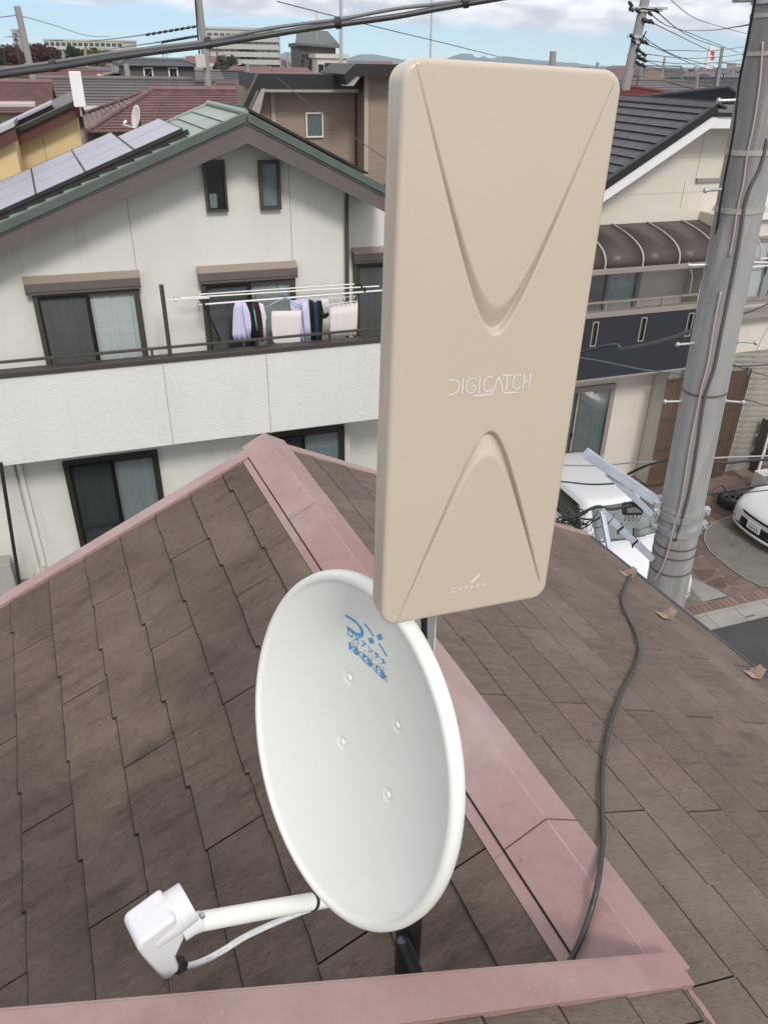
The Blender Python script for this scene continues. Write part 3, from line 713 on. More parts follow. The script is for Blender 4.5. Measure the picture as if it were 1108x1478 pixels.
m.build('bracket_bar', M_LNB, cl)

# ------------------------------------------------------------------ black cable over our roof
cpx = [(911, 822), (906, 838), (900, 852), (897, 868), (904, 888), (914, 908), (921, 930), (920, 950), (912, 970), (900, 993), (890, 1016), (881, 1042), (875, 1070), (870, 1100), (868, 1135), (869, 1170), (870, 1205), (867, 1240), (862, 1275), (852, 1315), (840, 1350), (829, 1374), (815, 1400)]
cp3 = []
for i, (x, y) in enumerate(cpx):
    up = 0.026
    if i == 0: up = 0.0
    if y > 1215: up = 0.026+min(1.0, (y-1215)/55)*0.022
    p = hit(x, y, NR, A0+NR*up)
    if y > 1300:                                      # past the fold: on the cap's left face
        p = hit(x, y, NL, A0+NL*0.040)
    cp3.append(p)
e1_ = hit(911, 822, NR, A0+NR*0.02); cp3 = [e1_+DR*0.03-Z*0.22, e1_+DR*0.01-Z*0.015] + cp3[1:]
tag(MB().tube(spl3(cp3), 0.0062, 10).build('black_cable', M_CABLE, None, smooth=True), 'black cable snaking down the right slope of the slate roof to the ridge cap', 'cable')

# ------------------------------------------------------------------ materials of the street
M_ASPH = mat('asphalt', (0.060, 0.060, 0.062), 0.9, bump=0.6, bscale=70, var=0.2, vscale=1.2, streak=[(120, (1,1,1), 0.55, 0.75, 0.4, (0.12, 0.12, 0.12))])
M_CONC = mat('concrete', (0.30, 0.29, 0.265), 0.85, bump=0.3, bscale=40, var=0.22, vscale=2.2)
M_CONC_D = mat('old_concrete', (0.165, 0.158, 0.135), 0.85, bump=0.3, bscale=40, streak=[(3.0, (1,1,1), 0.45, 0.7, 0.7, (0.105, 0.102, 0.088)), (7, (1,1,1), 0.58, 0.72, 0.6, (0.28, 0.26, 0.21))])
M_FLAG = mat('flagstone', (0.155, 0.105, 0.090), 0.7, per=0.28, var=0.2, vscale=6, bump=0.3, bscale=30, streak=[(5, (1,1,1), 0.55, 0.75, 0.3, (0.22, 0.16, 0.13))])
M_MORT = mat('mortar', (0.215, 0.165, 0.14), 0.9, bump=0.3, bscale=60)
M_BRICK = mat('brick', (0.20, 0.130, 0.110), 0.8, per=0.2, bump=0.3, bscale=60)
M_EARTH = mat('town_ground', (0.13, 0.13, 0.125), 0.95, var=0.3, vscale=0.15)
M_WALL = mat('white_stucco', (0.63, 0.63, 0.59), 0.85, bump=0.35, bscale=26, bdist=0.008, stretch=(1, 1, 1.6), streak=[(1.2, (1,1,0.35), 0.46, 0.72, 0.40, (0.50, 0.50, 0.465)), (5, (1,1,0.12), 0.56, 0.75, 0.30, (0.45, 0.44, 0.40))])
M_WALLB = mat('white_rough_siding', (0.66, 0.67, 0.65), 0.85, bump=0.45, bscale=15, bdist=0.018, stretch=(1, 1, 1.9), streak=[(1.0, (1,1,0.3), 0.48, 0.72, 0.4, (0.55, 0.56, 0.53)), (6, (1,1,0.10), 0.58, 0.76, 0.30, (0.47, 0.46, 0.42))])
M_SEAM = mat('seam_sealant', (0.42, 0.36, 0.33), 0.8)
M_BRN = mat('brown_metal', (0.055, 0.047, 0.042), 0.5)
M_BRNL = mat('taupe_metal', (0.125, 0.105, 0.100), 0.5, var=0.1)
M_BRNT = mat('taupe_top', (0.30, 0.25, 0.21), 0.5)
M_BRND = mat('dark_bronze_frame', (0.022, 0.019, 0.018), 0.45)
M_FASC = mat('fascia_board', (0.120, 0.100, 0.098), 0.6, var=0.12, vscale=2)
M_GREEN = mat('green_roof_metal', (0.26, 0.325, 0.28), 0.5, per=0.06, var=0.12, vscale=3, streak=[(12, (1,1,1), 0.55, 0.75, 0.3, (0.33, 0.38, 0.34))])
M_GREEND = mat('green_trim', (0.090, 0.112, 0.098), 0.5, var=0.2)
M_SOLAR = mat('solar_glass', (0.33, 0.345, 0.40), 0.38, spec=0.6, var=0.1, vscale=2)
M_SOLARL = mat('solar_line', (0.13, 0.135, 0.155), 0.3)
M_ALU = mat('aluminium', (0.55, 0.56, 0.57), 0.35, metal=0.6)
M_POLEW = mat('white_steel_pole', (0.74, 0.74, 0.72), 0.35)
M_CURT = mat('lace_curtain', (0.62, 0.65, 0.65), 0.9)
M_CURTD = mat('dim_curtain', (0.42, 0.44, 0.435), 0.9)
M_ROOM = mat('dark_room', (0.020, 0.021, 0.022), 0.9)
M_PANE = glass('window_glass', (0.80, 0.83, 0.83))
M_PANED = glass('dark_glass', (0.50, 0.54, 0.55))
M_SCREEN = glass('insect_screen', (0.60, 0.60, 0.60), 0.05, 0.02)
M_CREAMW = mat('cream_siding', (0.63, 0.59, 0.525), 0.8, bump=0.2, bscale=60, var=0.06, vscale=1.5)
M_CREAMS = mat('beige_siding', (0.42, 0.385, 0.35), 0.8, bump=0.2, bscale=60)  # darker beige than the cream siding
M_NAVY = mat('navy_siding', (0.017, 0.020, 0.028), 0.6, bump=0.25, bscale=50)
M_WTRIM = mat('white_trim', (0.70, 0.70, 0.71), 0.5)
M_BTILE = mat('black_roof_tile', (0.043, 0.045, 0.052), 0.45, per=0.12, var=0.3, vscale=5)
M_BTILED = mat('black_trim', (0.010, 0.010, 0.011), 0.5)
M_REDT = mat('red_roof_tile', (0.165, 0.092, 0.088), 0.6, var=0.25, vscale=1.5, streak=[(4, (1,1,1), 0.5, 0.7, 0.4, (0.30, 0.19, 0.18))])
M_REDT2 = mat('dark_red_tile', (0.17, 0.040, 0.045), 0.6, var=0.3, vscale=1.5)
M_GRYR = mat('grey_metal_roof', (0.125, 0.110, 0.112), 0.6, var=0.15, vscale=0.8)
M_YEL = mat('yellow_wall', (0.64, 0.49, 0.27), 0.8, bump=0.15, bscale=40, var=0.06)
M_MAROON = mat('maroon_board', (0.080, 0.026, 0.020), 0.6)
M_TAN = mat('tan_siding', (0.30, 0.235, 0.185), 0.75, coord='pos', stretch=(1, 1, 14), var=0.16, vscale=1.6, bump=0.2, bscale=8)
M_POLE = mat('pole_concrete', (0.285, 0.29, 0.287), 0.8, bump=0.35, bscale=45, streak=[(3.2, (1,1,0.12), 0.45, 0.62, 0.75, (0.15, 0.15, 0.15)), (14, (1,1,0.10), 0.50, 0.68, 0.6, (0.38, 0.38, 0.37)), (60, (1,1,1), 0.60, 0.75, 0.4, (0.15, 0.145, 0.14))])
M_CARW = mat('white_car_paint', (0.64, 0.66, 0.68), 0.22, coat=0.6)
M_CARG = mat('car_glass', (0.012, 0.016, 0.015), 0.05, spec=0.9)
M_WSH = mat('windscreen', (0.16, 0.185, 0.18), 0.08, spec=0.9, var=0.3, vscale=4)
M_TYRE = mat('tyre_rubber', (0.016, 0.016, 0.017), 0.8)
M_LAMP = mat('lamp_glass', (0.30, 0.31, 0.33), 0.1, spec=0.9)
M_SUDARE = mat('brown_screen', (0.105, 0.062, 0.042), 0.8, var=0.2, vscale=8)

# ------------------------------------------------------------------ ground, road, paving
FZ = math.atan2(FE.y, FE.x)
def fpoly(pts, z): return [fp(s, a, z) for a, s in pts]
g = MB(); g.add([(-3900, -190, -0.02), (3900, -190, -0.02), (3900, 7400, -0.02), (-3900, 7400, -0.02)], [(0, 1, 2, 3)]); g.build('ground', M_EARTH, kind='structure')
g = MB(); g.add(fpoly([(-60, 2.2), (60, 2.2), (60, 7.66), (-60, 7.66)], -0.006), [(0, 1, 2, 3)]); g.build('road', M_ASPH, kind='structure')
gut = thing('street_gutter', 'pale concrete gutter blocks along the edge of the road at the right', 'gutter', fp(7.86, 9.6, 0))
GUT = MB()
for i in range(-12, 16):
    a = 8.16+i*0.60
    m = MB(); m.prism([fp(7.67, a+0.003, -0.002), fp(7.67, a+0.594, -0.002), fp(7.99, a+0.594, 0.010), fp(7.99, a+0.003, 0.010)], -Z*0.1); m.build('gutter_block', M_CONC, gut, bevel=0.004)
    m = MB(); m.prism([fp(7.993, a+0.003, 0.028), fp(7.993, a+0.594, 0.028), fp(8.05, a+0.594, 0.028), fp(8.05, a+0.003, 0.028)], -Z*0.1); m.build('kerb_block', M_CONC, gut, bevel=0.004)
m = MB(); sp_ = fac(7.83, 1082, 889)
c = at_z(1082, 889, 0.012)
for j in range(8): m.box(c+FE*(j-3.5)*0.024, (FE, FM, Z), (0.006, 0.012, 0.001))
m.build('drain_slot', M_DARK, gut)
park = MB(); park.add(fpoly([(4.5, 8.05), (30, 8.05), (30, 13.2), (4.5, 13.2)], -0.002), [(0, 1, 2, 3)]); park.build('parking_base', M_MORT, kind='structure')
l1 = [(5.0, 8.33), (9.51, 8.33), (9.30, 8.95), (9.36, 9.6), (9.36, 12.7), (5.0, 12.7)]
m = MB(); m.add(fpoly(l1, 0.012), [tuple(range(6))]); m.build('parking_slab', M_CONC_D, kind='structure')
m = MB(); m.add(fpoly([(8.95, 8.34), (9.50, 8.34), (9.28, 8.95), (9.05, 8.9)], 0.016), [(0, 1, 2, 3)]); m.build('pale_slab', M_CONC, kind='structure')
curve = [at_z(x, y, 0.014) for x, y in ((1062, 742), (1045, 748), (1030, 754), (1022, 760), (1017, 768), (1015, 775), (1016, 782), (1023, 795), (1038, 808), (1055, 822), (1075, 835), (1100, 847))]
c2 = curve + [fp(8.31, 10.5, 0.014), fp(8.31, 17, 0.014), fp(12, 17, 0.014), fp(11.2, 12.2, 0.014)]
m = MB(); m.add(c2, [tuple(range(len(c2)))]); m.build('parking_slab', M_CONC_D, kind='structure')
edge = tag(MB().tube([p+Z*0.004 for p in curve], 0.011, 6).build('kerb_line', M_CONC, None), 'thin pale curved edging between red flagstones and grey parking slab', 'edging')
# crazy paving: stones cut from a jittered grid, outside the two slabs
def inside(p, poly):
    c = False; n = len(poly); x, y = p
    for i in range(n):
        x1, y1 = poly[i]; x2, y2 = poly[(i+1) % n]
        if (y1 > y) != (y2 > y) and x < (x2-x1)*(y-y1)/(y2-y1)+x1: c = not c
    return c
poly2 = [(p.dot(FE), -p.dot(FM)) for p in c2]
pave = thing('flagstone_paving', 'reddish brown crazy paving between the two parking slabs with pale joints', 'paving', fp(9.5, 9.9, 0))
rg = random.Random(5); gx0, gy0, st_ = 9.1, 8.10, 0.36
jit = {}
def J(i, j):
    if (i, j) not in jit: jit[(i, j)] = (gx0+i*st_+rg.uniform(-0.12, 0.12), gy0+j*st_+rg.uniform(-0.12, 0.12))
    return jit[(i, j)]
for i in range(0, 11):
    for j in range(0, 13):
        q4 = [J(i, j), J(i+1, j), J(i+1, j+1), J(i, j+1)]
        if rg.random() < 0.3: q4.insert(rg.randint(1, 3), tuple((q4[0][k]+q4[2][k])/2+rg.uniform(-0.02, 0.02) for k in (0, 1))) if False else None
        cx_, cy_ = sum(p[0] for p in q4)/len(q4), sum(p[1] for p in q4)/len(q4)
        if min(p[1] for p in q4) < 8.30: q4 = [(x, max(y, 8.305)) for x, y in q4]; cy_ = sum(p[1] for p in q4)/4
        if cy_ < 8.36 or cy_ > 12.5: continue
        def shrink(k): return [(cx_+(x-cx_)*k, cy_+(y-cy_)*k) for x, y in q4]
        q5 = shrink(0.955)
        if all(inside(p, poly2) for p in q4) or all(inside(p, l1) for p in q4): continue
        tris = [q5] if rg.random() < 0.8 else [[q5[0], q5[1], q5[2]], [q5[0], q5[2], q5[3]]]
        for t in tris:
            if len(t) == 3:
                tx, ty = sum(p[0] for p in t)/3, sum(p[1] for p in t)/3; t = [(tx+(x-tx)*0.955, ty+(y-ty)*0.955) for x, y in t]
            n_ = len(t); cut = []
            for k_ in range(n_):
                p0, p1, p2 = t[k_-1], t[k_], t[(k_+1) % n_]
                cut += [tuple(p1[c_]+(p0[c_]-p1[c_])*0.10 for c_ in (0, 1)), tuple(p1[c_]+(p2[c_]-p1[c_])*0.10 for c_ in (0, 1))]
            m = MB(); m.prism(fpoly(cut, 0.003+rg.uniform(0, 0.001)), -Z*0.03); m.build('stone', M_FLAG, pave)
for i in range(30):
    a = 8.38+i*0.108
    m = MB(); m.prism(fpoly([(a, 8.10), (a+0.094, 8.10), (a+0.094, 8.29), (a, 8.29)], 0.007+rg.uniform(0, 0.003)), -Z*0.05); m.build('brick', M_BRICK, pave, bevel=0.003)
mh = at_z(1006, 856, 0.010); tag(MB().lathe(mh, Z, [(0.001, 0.002), (0.055, 0.002), (0.06, 0), (0.06, -0.01)], 24).build('manhole_cover', mat('blue_grey_iron', (0.16, 0.21, 0.24), 0.5), None), 'small round blue grey cover set in the concrete slab', 'manhole cover')

# ------------------------------------------------------------------ window units
def board(m, s, a0, a1, z0, z1, d=0.01): m.box(fp(s, (a0+a1)/2, (z0+z1)/2), (FE, FM, Z), ((a1-a0)/2, d/2, (z1-z0)/2)); return m
def sheet(m, s, a0, a1, z0, z1): m.add([fp(s, a0, z0), fp(s, a1, z0), fp(s, a1, z1), fp(s, a0, z1)], [(0, 1, 2, 3)]); return m
def ring(m, s, a0, a1, z0, z1, wd, d):
    board(m, s, a0, a0+wd, z0, z1, d); board(m, s, a1-wd, a1, z0, z1, d); board(m, s, a0+wd, a1-wd, z1-wd, z1, d); board(m, s, a0+wd, a1-wd, z0, z0+wd, d); return m
def curtain(parent, s, a0, a1, z0, z1, material, folds=9, amp=0.016, name='curtain', seed=0):
    rnd = random.Random(seed+int(a0*100)); m = MB(); nx_ = folds*8; ph = [rnd.uniform(0, 6.28) for _ in range(3)]
    for j in range(5):
        for i in range(nx_+1):
            u = i/nx_; y = math.sin(u*folds*6.283+ph[0]+2.2*math.sin(u*6+ph[1])+j*0.18*math.sin(u*9))*amp*(0.65+0.45*math.sin(u*13+ph[2]))+0.004*math.sin(u*folds*17+ph[1])
            m.v.append(fp(s, a0+(a1-a0)*u, z1+(z0-z1)*j/4)+FM*y)
    for j in range(4):
        for i in range(nx_): k = j*(nx_+1)+i; m.f.append((k, k+1, k+nx_+2, k+nx_+1))
    return m.build(name, material, parent, smooth=True)
def sliding(house, s, a0, a1, z0, z1, fm, frame=0.045, mid=True, left='dim', right='lace', bar=True, glass_=None, tone=None, unit='window'):
    m = MB(); ring(m, s-0.045, a0, a1, z0, z1, frame, 0.09); wn_ = m.build(unit, fm, house)
    m = MB(); board(m, s-0.006, a0+0.01, a1-0.01, z0+0.01, z1-0.01, 0.008); m.build('dark_interior', M_ROOM, wn_)
    mid_a = (a0+a1)/2
    i0, i1, k0, k1 = a0+frame, a1-frame, z0+frame, z1-frame
    if mid:
        for side, c0, c1, kind, so in ((0, i0, mid_a+0.03, left, 0.062), (1, mid_a-0.03, i1, right, 0.080)):
            m = MB(); ring(m, s-so, c0, c1, k0, k1, 0.045, 0.016); sh = m.build('sash', fm, wn_)
            if kind: curtain(wn_, s-0.032, c0+0.02, c1-0.02, k0, k1, M_CURT if kind == 'lace' else M_CURTD, folds=6, seed=side)
            m = MB(); sheet(m, s-so, c0+0.04, c1-0.04, k0+0.04, k1-0.04); m.build('pane', glass_ or M_PANE, wn_)
            if side == 0 and bar:
                m = MB(); board(m, s-0.094, c0, c1, k0+(k1-k0)*0.36, k0+(k1-k0)*0.36+0.03, 0.008); board(m, s-0.094, c0, c0+0.02, k0, k1, 0.008); m.build('screen_bar', fm, wn_)
                m = MB(); sheet(m, s-0.0915, c0+0.02, c1, k0, k1); m.build('insect_screen', M_SCREEN, wn_)
        m = MB(); board(m, s-0.103, mid_a-0.05, mid_a-0.03, z0+(z1-z0)*0.42, z0+(z1-z0)*0.42+0.12, 0.012); m.build('handle', M_BLK, wn_)
    else:
        if left: curtain(wn_, s-0.032, i0, i1, k0, k1, M_CURT if left == 'lace' else M_CURTD, folds=3)
        m = MB(); sheet(m, s-0.06, i0, i1, k0, k1); m.build('pane', glass_ or M_PANE, wn_)
    return wn_
def shutter_box(house, s, a0, a1, z0, z1, d=0.16):
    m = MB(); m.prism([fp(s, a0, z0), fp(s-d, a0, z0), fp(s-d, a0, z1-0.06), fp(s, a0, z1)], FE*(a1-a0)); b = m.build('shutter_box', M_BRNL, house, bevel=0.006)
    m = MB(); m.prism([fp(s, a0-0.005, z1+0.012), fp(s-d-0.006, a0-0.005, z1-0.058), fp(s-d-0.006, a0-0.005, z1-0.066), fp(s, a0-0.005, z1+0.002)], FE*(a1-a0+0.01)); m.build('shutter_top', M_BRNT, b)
    m = MB(); board(m, s-d-0.003, a0, a1, z0+0.035, z0+0.043, 0.006); m.build('shutter_slot', M_BRND, b)

# ------------------------------------------------------------------ the white neighbour house
SW = 12.25
wh = thing('white_house', 'large white house with green roof, solar panels and long balcony across the street', 'house', fp(SW, 1.2, 0))
Ap = fpx(11.6, 355, 166); Lp = fpx(11.6, -40, 345); Rp = fpx(11.6, 575, 283)
ldir = (Lp-Ap).normalized(); rdir = (Rp-Ap).normalized(); DPT = 2.5; WA = R_(-23.2); WD = Vector((math.sin(WA), math.cos(WA), 0))/math.cos(WA-(FA-math.pi/2))
Lp = Ap+ldir*5.2; Rp = Ap+rdir*2.62
ca0, ca1 = -4.2, fac(SW, 503, 380)[0]
def roofz(a): # underside height above a point along the facade
    da = a-Ap.dot(FE); d = rdir if da > 0 else ldir; return Ap.z + d.z/abs(d.dot(FE))*abs(da)
m = MB(); m.prism([fp(SW, ca0, 0.3), fp(SW, ca1, 0.3), fp(SW, ca1, roofz(ca1)-0.10), fp(SW, Ap.dot(FE), Ap.z-0.12), fp(SW, ca0, roofz(ca0)-0.10)], -FM*3.2); m.build('main_wall', M_WALL, wh)
m = MB(); m.prism([fp(SW+0.65, ca1, 0.3), fp(SW+0.65, ca1+3.2, 0.3), fp(SW+0.65, ca1+3.2, 5.3), fp(SW+0.65, ca1, roofz(ca1)-0.15)], -FM*2.6); m.build('set_back_wall', M_WALL, wh)
m = MB(); board(m, SW-0.012+0.02, ca0, ca1-0.01, -0.02, 0.30, 0.03); m.build('plinth', M_CONC, wh)
# seams between cladding panels
def seam(s, p0, p1, parent=wh, wdt=0.006):
    a, z1 = fac(s, *p0); _, z0 = fac(s, *p1); m = MB(); board(m, s-0.002, a-wdt, a+wdt, z0, z1, 0.005); m.build('wall_seam', M_SEAM, parent)
seam(SW, (180, 268), (196, 392)); seam(SW, (416, 237), (421, 377))
for px_, in (((88),), ((227+80),)): pass
# roof: two slopes with metal shingles, fascia, green edge
def rp(d, t, dep, up=0.0):
    nrm = d.cross(FM); nrm = nrm if nrm.z > 0 else -nrm
    return Ap + d*t + WD*dep + nrm*up
m = MB(); m.prism([rp(ldir, 2.75, DPT-0.05, -0.012), rp(ldir, 5.2, DPT-0.05, -0.012), rp(ldir, 5.2, 3.35, -0.012), rp(ldir, 2.75, 3.35, -0.012)], -Z*0.10); m.build('roof_slab', M_GREEND, wh)
for d, L_ in ((ldir, 5.2), (rdir, 2.62)):
    m = MB(); m.prism([rp(d, 0, 0, -0.01), rp(d, L_, 0, -0.01), rp(d, L_, DPT, -0.01), rp(d, 0, DPT, -0.01)], -Z*0.10); m.build('roof_slab', M_GREEND, wh)
    m = MB(); m.prism([rp(d, 0, 0.02, 0)-Z*0.09, rp(d, L_, 0.02, 0)-Z*0.09, rp(d, L_, 0.02, 0)-Z*0.32, rp(d, 0, 0.02, 0)-Z*0.345], -FM*0.05); m.build('fascia_board', M_FASC, wh)
    m = MB(); m.prism([rp(d, 0, 0.075, 0)-Z*0.30, rp(d, L_, 0.075, 0)-Z*0.30, rp(d, L_, 0.62, 0)-Z*0.30, rp(d, 0, 0.62, 0)-Z*0.325], Z*0.015); m.build('soffit', M_FASC, wh)
    m = MB(); m.prism([rp(d, 0, -0.03, 0.035), rp(d, L_, -0.03, 0.035), rp(d, L_, 0.06, 0.035), rp(d, 0, 0.06, 0.035)], -Z*0.115); m.build('green_edge', M_GREEND, wh, bevel=0.004)
    m = MB(); m.prism([rp(d, 0, DPT-0.07, 0.04), rp(d, L_, DPT-0.07, 0.04), rp(d, L_, DPT+0.02, 0.04), rp(d, 0, DPT+0.02, 0.04)], -Z*0.06); m.build('green_edge', M_GREEN, wh, bevel=0.004)
# shingles on the left slope, rows parallel to the ridge; on the right slope just as well
for d, L_ in ((ldir, 5.2), (rdir, 2.6)):
    nr = int(L_/0.26); nrm = d.cross(FM); nrm = nrm if nrm.z > 0 else -nrm
    for i in range(nr):
        x = 0.07
        DP2 = 3.35 if (d is ldir and i*0.26 > 2.7) else DPT
        while x < DP2-0.1:
            wd = 1.15 if (x > 0.1 or i % 2) else 0.6; x1 = min(x+wd, DP2-0.08)
            m = MB(); t0, t1 = i*0.26+0.02, (i+1)*0.26+0.03
            a_, b_, c_, e_ = rp(d, t0, x, 0.004), rp(d, t0, x1-0.012, 0.004), rp(d, t1, x1-0.012, 0.026), rp(d, t1, x, 0.026)
            m.prism([a_, b_, c_, e_], -nrm*0.012); m.build('shingle', M_GREEN, wh); x += wd
m = MB(); m.tube([Ap+Z*0.03, Ap+WD*DPT+Z*0.03], 0.04, 10); m.build('ridge_cap', M_GREEN, wh, smooth=40)
# solar panels on the left slope
def solar(pxs, parent=wh):
    n_ = ldir.cross(FM); n_ = n_ if n_.z > 0 else -n_; P0 = Ap+n_*0.13
    c = [hit(x, y, n_, P0) for x, y in pxs]
    t = [(p-Ap).dot(ldir) for p in c]; dd = [-(p-Ap).dot(FM) for p in c]
    return t, dd
nL = ldir.cross(FM); nL = nL if nL.z > 0 else -nL
def sp(t, dep, up): return Ap+ldir*t+WD*dep+nL*up
# lower-front corners of the array run along the eave edge; panels 1.05 wide down the slope, 1.6 deep
tt = [(p-Ap).dot(ldir) for p in (hit(269, 189, nL, Ap+nL*0.13), hit(198, 219, nL, Ap+nL*0.13), hit(126, 251, nL, Ap+nL*0.13), hit(52, 284, nL, Ap+nL*0.13))]
d0 = [-(p-Ap).dot(FM) for p in (hit(269, 189, nL, Ap+nL*0.13), hit(126, 251, nL, Ap+nL*0.13), hit(216, 178, nL, Ap+nL*0.13), hit(166, 196, nL, Ap+nL*0.13), hit(155, 192, nL, Ap+nL*0.13), hit(100, 202, nL, Ap+nL*0.13))]
print('solar', [round(x, 2) for x in tt], [round(x, 2) for x in d0])
dfront = 0.30
for i in range(5):
    t0 = tt[0]+(tt[3]-tt[0])/3*i; t1 = t0+(tt[3]-tt[0])/3-0.03
    if t1 > 5.2: break
    dback = dfront+(2.05 if i == 0 else 2.95); ks = 2 if i == 0 else 3
    m = MB(); m.prism([sp(t0, dfront, 0.13), sp(t1, dfront, 0.13), sp(t1, dback, 0.13), sp(t0, dback, 0.13)], -nL*0.035); p_ = m.build('solar_panel', M_SOLAR, wh)
    m = MB(); ln_ = 2
    for k in range(1, ks):
        tk = t0+(t1-t0)*0 ; dk = dfront+(dback-dfront)*k/ks
        m.prism([sp(t0, dk-0.008, 0.1315), sp(t1, dk-0.008, 0.1315), sp(t1, dk+0.008, 0.1315), sp(t0, dk+0.008, 0.1315)], -nL*0.001)
    m.build('cell_line', M_SOLARL, p_)
    m = MB()
    for aa, bb in (((t0-0.012, dfront-0.012), (t1+0.012, dfront)), ((t0-0.012, dback), (t1+0.012, dback+0.012)), ((t0-0.012, dfront), (t0, dback)), ((t1, dfront), (t1+0.012, dback))):
        m.prism([sp(aa[0], aa[1], 0.134), sp(bb[0], aa[1], 0.134), sp(bb[0], bb[1], 0.134), sp(aa[0], bb[1], 0.134)], -nL*0.045)
    m.build('panel_frame', M_BRND, p_)
m = MB()
for dk in (dfront+0.05, dfront+1.6): m.prism([sp(tt[0]-0.08, dk-0.02, 0.09), sp(min(tt[0]+4.4, 5.1), dk-0.02, 0.09), sp(min(tt[0]+4.4, 5.1), dk+0.02, 0.09), sp(tt[0]-0.08, dk+0.02, 0.09)], -nL*0.07)
m.build('panel_rail', M_BRND, wh)
# a second array over the right slope, seen edge on
nR2 = rdir.cross(FM); nR2 = nR2 if nR2.z > 0 else -nR2
def sq(t, dep, up): return Ap+rdir*t+WD*dep+nR2*up
for i in range(2):
    t0 = 0.12+i*1.02; m = MB(); m.prism([sq(t0, 0.6, 0.13), sq(t0+1.0, 0.6, 0.13), sq(t0+1.0, 2.2, 0.13), sq(t0, 2.2, 0.13)], -nR2*0.035); m.build('solar_panel', M_BTILED, wh)
# gable windows
def wpx(s, p0, p1):
    a0, z1 = fac(s, *p0); a1, z0 = fac(s, *p1); return a0, a1, z0, z1
a0, a1, z0, z1 = wpx(SW, (291, 231), (329, 304)); sliding(wh, SW, a0, a1, z0, z1, M_BRN, frame=0.032, mid=False, left=None, glass_=M_PANED)
m = MB(); c0 = fpx(SW-0.03, 308, 290); m.box(c0, (FE, FM, Z), (0.055, 0.008, 0.10)); ob_ = m.build('window_ornament', M_CURT, wh, bevel=0.02)
a0, a1, z0, z1 = wpx(SW, (371, 231), (405, 301)); sliding(wh, SW, a0, a1, z0, z1, M_BRN, frame=0.045, mid=False, left=None, glass_=M_PANED)
m = MB()
for k in range(14): board(m, SW-0.022, a0+0.045, a1-0.045, z0+0.05+k*(z1-z0-0.09)/14, z0+0.05+(k+0.975)*(z1-z0-0.09)/14, 0.006)
m.build('reflection_slats', M_CURT, wh)['kind'] = 'stuff'  # pale boards that draw the reflection seen in the pane
# balcony windows with shutter boxes
zt = fac(SW, 45, 423)[1]; zf2 = 2.9
A = (fac(SW, 46, 423)[0], fac(SW, 200, 412)[0]); B = (fac(SW, 289, 407)[0], fac(SW, 424, 398)[0])
sliding(wh, SW, A[0], A[1], zf2+0.12, zt, M_BRN); shutter_box(wh, SW, A[0]-0.07, A[1]+0.03, zt, zt+0.225)
sliding(wh, SW, B[0], B[1], zf2+0.12, zt, M_BRN, right='dim'); shutter_box(wh, SW, B[0]-0.03, B[1]+0.03, zt, zt+0.225)
sc_ = SW+0.65; C0 = fac(sc_, 509, 380)[0]; zc = fac(sc_, 510, 378)[1]
sliding(wh, sc_, C0, C0+1.5, zf2+0.12, zc, M_BRN, left='dim'); shutter_box(wh, sc_, C0-0.02, C0+1.55, zc, zc+0.225)
# ground floor windows
zg = fac(SW, 90, 665)[1]; D_ = (fac(SW, 90, 665)[0], fac(SW, 227, 650)[0])
sliding(wh, SW, D_[0], D_[1], 0.40, zg, M_BRND, glass_=M_PANED, frame=0.06)
Er = fac(SW, 495, 612)[0]; sliding(wh, SW, Er-1.52, Er, 0.40, fac(SW, 493, 612)[1], M_BRND, glass_=M_PANED, frame=0.06)
# balcony
SB = 11.35
bz0, bz1 = fac(SB, 0, 673)[1], fac(SB, 0, 546)[1]; ba0, ba1 = ca0, ca1+3.2
m = MB(); m.prism([fp(SB, ba0, bz0), fp(SB, ba1, bz0), fp(SB, ba1, bz1), fp(SB, ba0, bz1)], -FM*0.14); m.build('balcony_wall', M_WALLB, wh)
m = MB(); m.prism([fp(SB+0.14, ba0, bz0+0.02), fp(SB+0.14, ba1, bz0+0.02), fp(SB+0.14, ba1, bz0+0.20), fp(SB+0.14, ba0, bz0+0.20)], -FM*(SW-SB-0.15)); m.build('balcony_floor', M_CONC, wh)
seam(SB, (235, 527), (242, 642)); seam(SB, (384, 512), (388, 626))
m = MB(); m.box(fp(SB+0.06, (ba0+ba1)/2, bz1+0.04), (FE, FM, Z), ((ba1-ba0)/2, 0.09, 0.04)); m.build('balcony_cap', M_BRN, wh, bevel=0.008)
rz = fac(SB+0.06, 0, 523)[1]
m = MB(); m.box(fp(SB+0.06, (ba0+ba1)/2, rz), (FE, FM, Z), ((ba1-ba0)/2, 0.022, 0.018)); m.build('hand_rail', M_BRN, wh, bevel=0.006)
for k in range(7):
    a = ba0+0.6+k*1.35; m = MB(); m.box(fp(SB+0.06, a, (bz1+0.08+rz-0.018)/2), (FE, FM, Z), (0.018, 0.016, (rz-0.018-bz1-0.08)/2)); m.build('rail_post', M_BRN, wh)
# downpipe, vent hood
da, dz = fac(SW, 501, 300)
m = MB(); s_ = SW-0.07
top = fpx(s_, 536, 262); m.tube([top, fpx(s_, 512, 266), fpx(s_, 502, 272), fp(s_, fac(s_, 500, 285)[0], fac(s_, 500, 285)[1]), fp(s_, fac(s_, 500, 285)[0], 2.95)], 0.032, 10); m.build('downpipe', M_BRN, wh, smooth=40)
m = MB(); m.box(fpx(SW-0.05, 497, 259), (FE, FM, Z), (0.045, 0.05, 0.055)); m.build('vent_hood', M_WTRIM, wh, bevel=0.008)
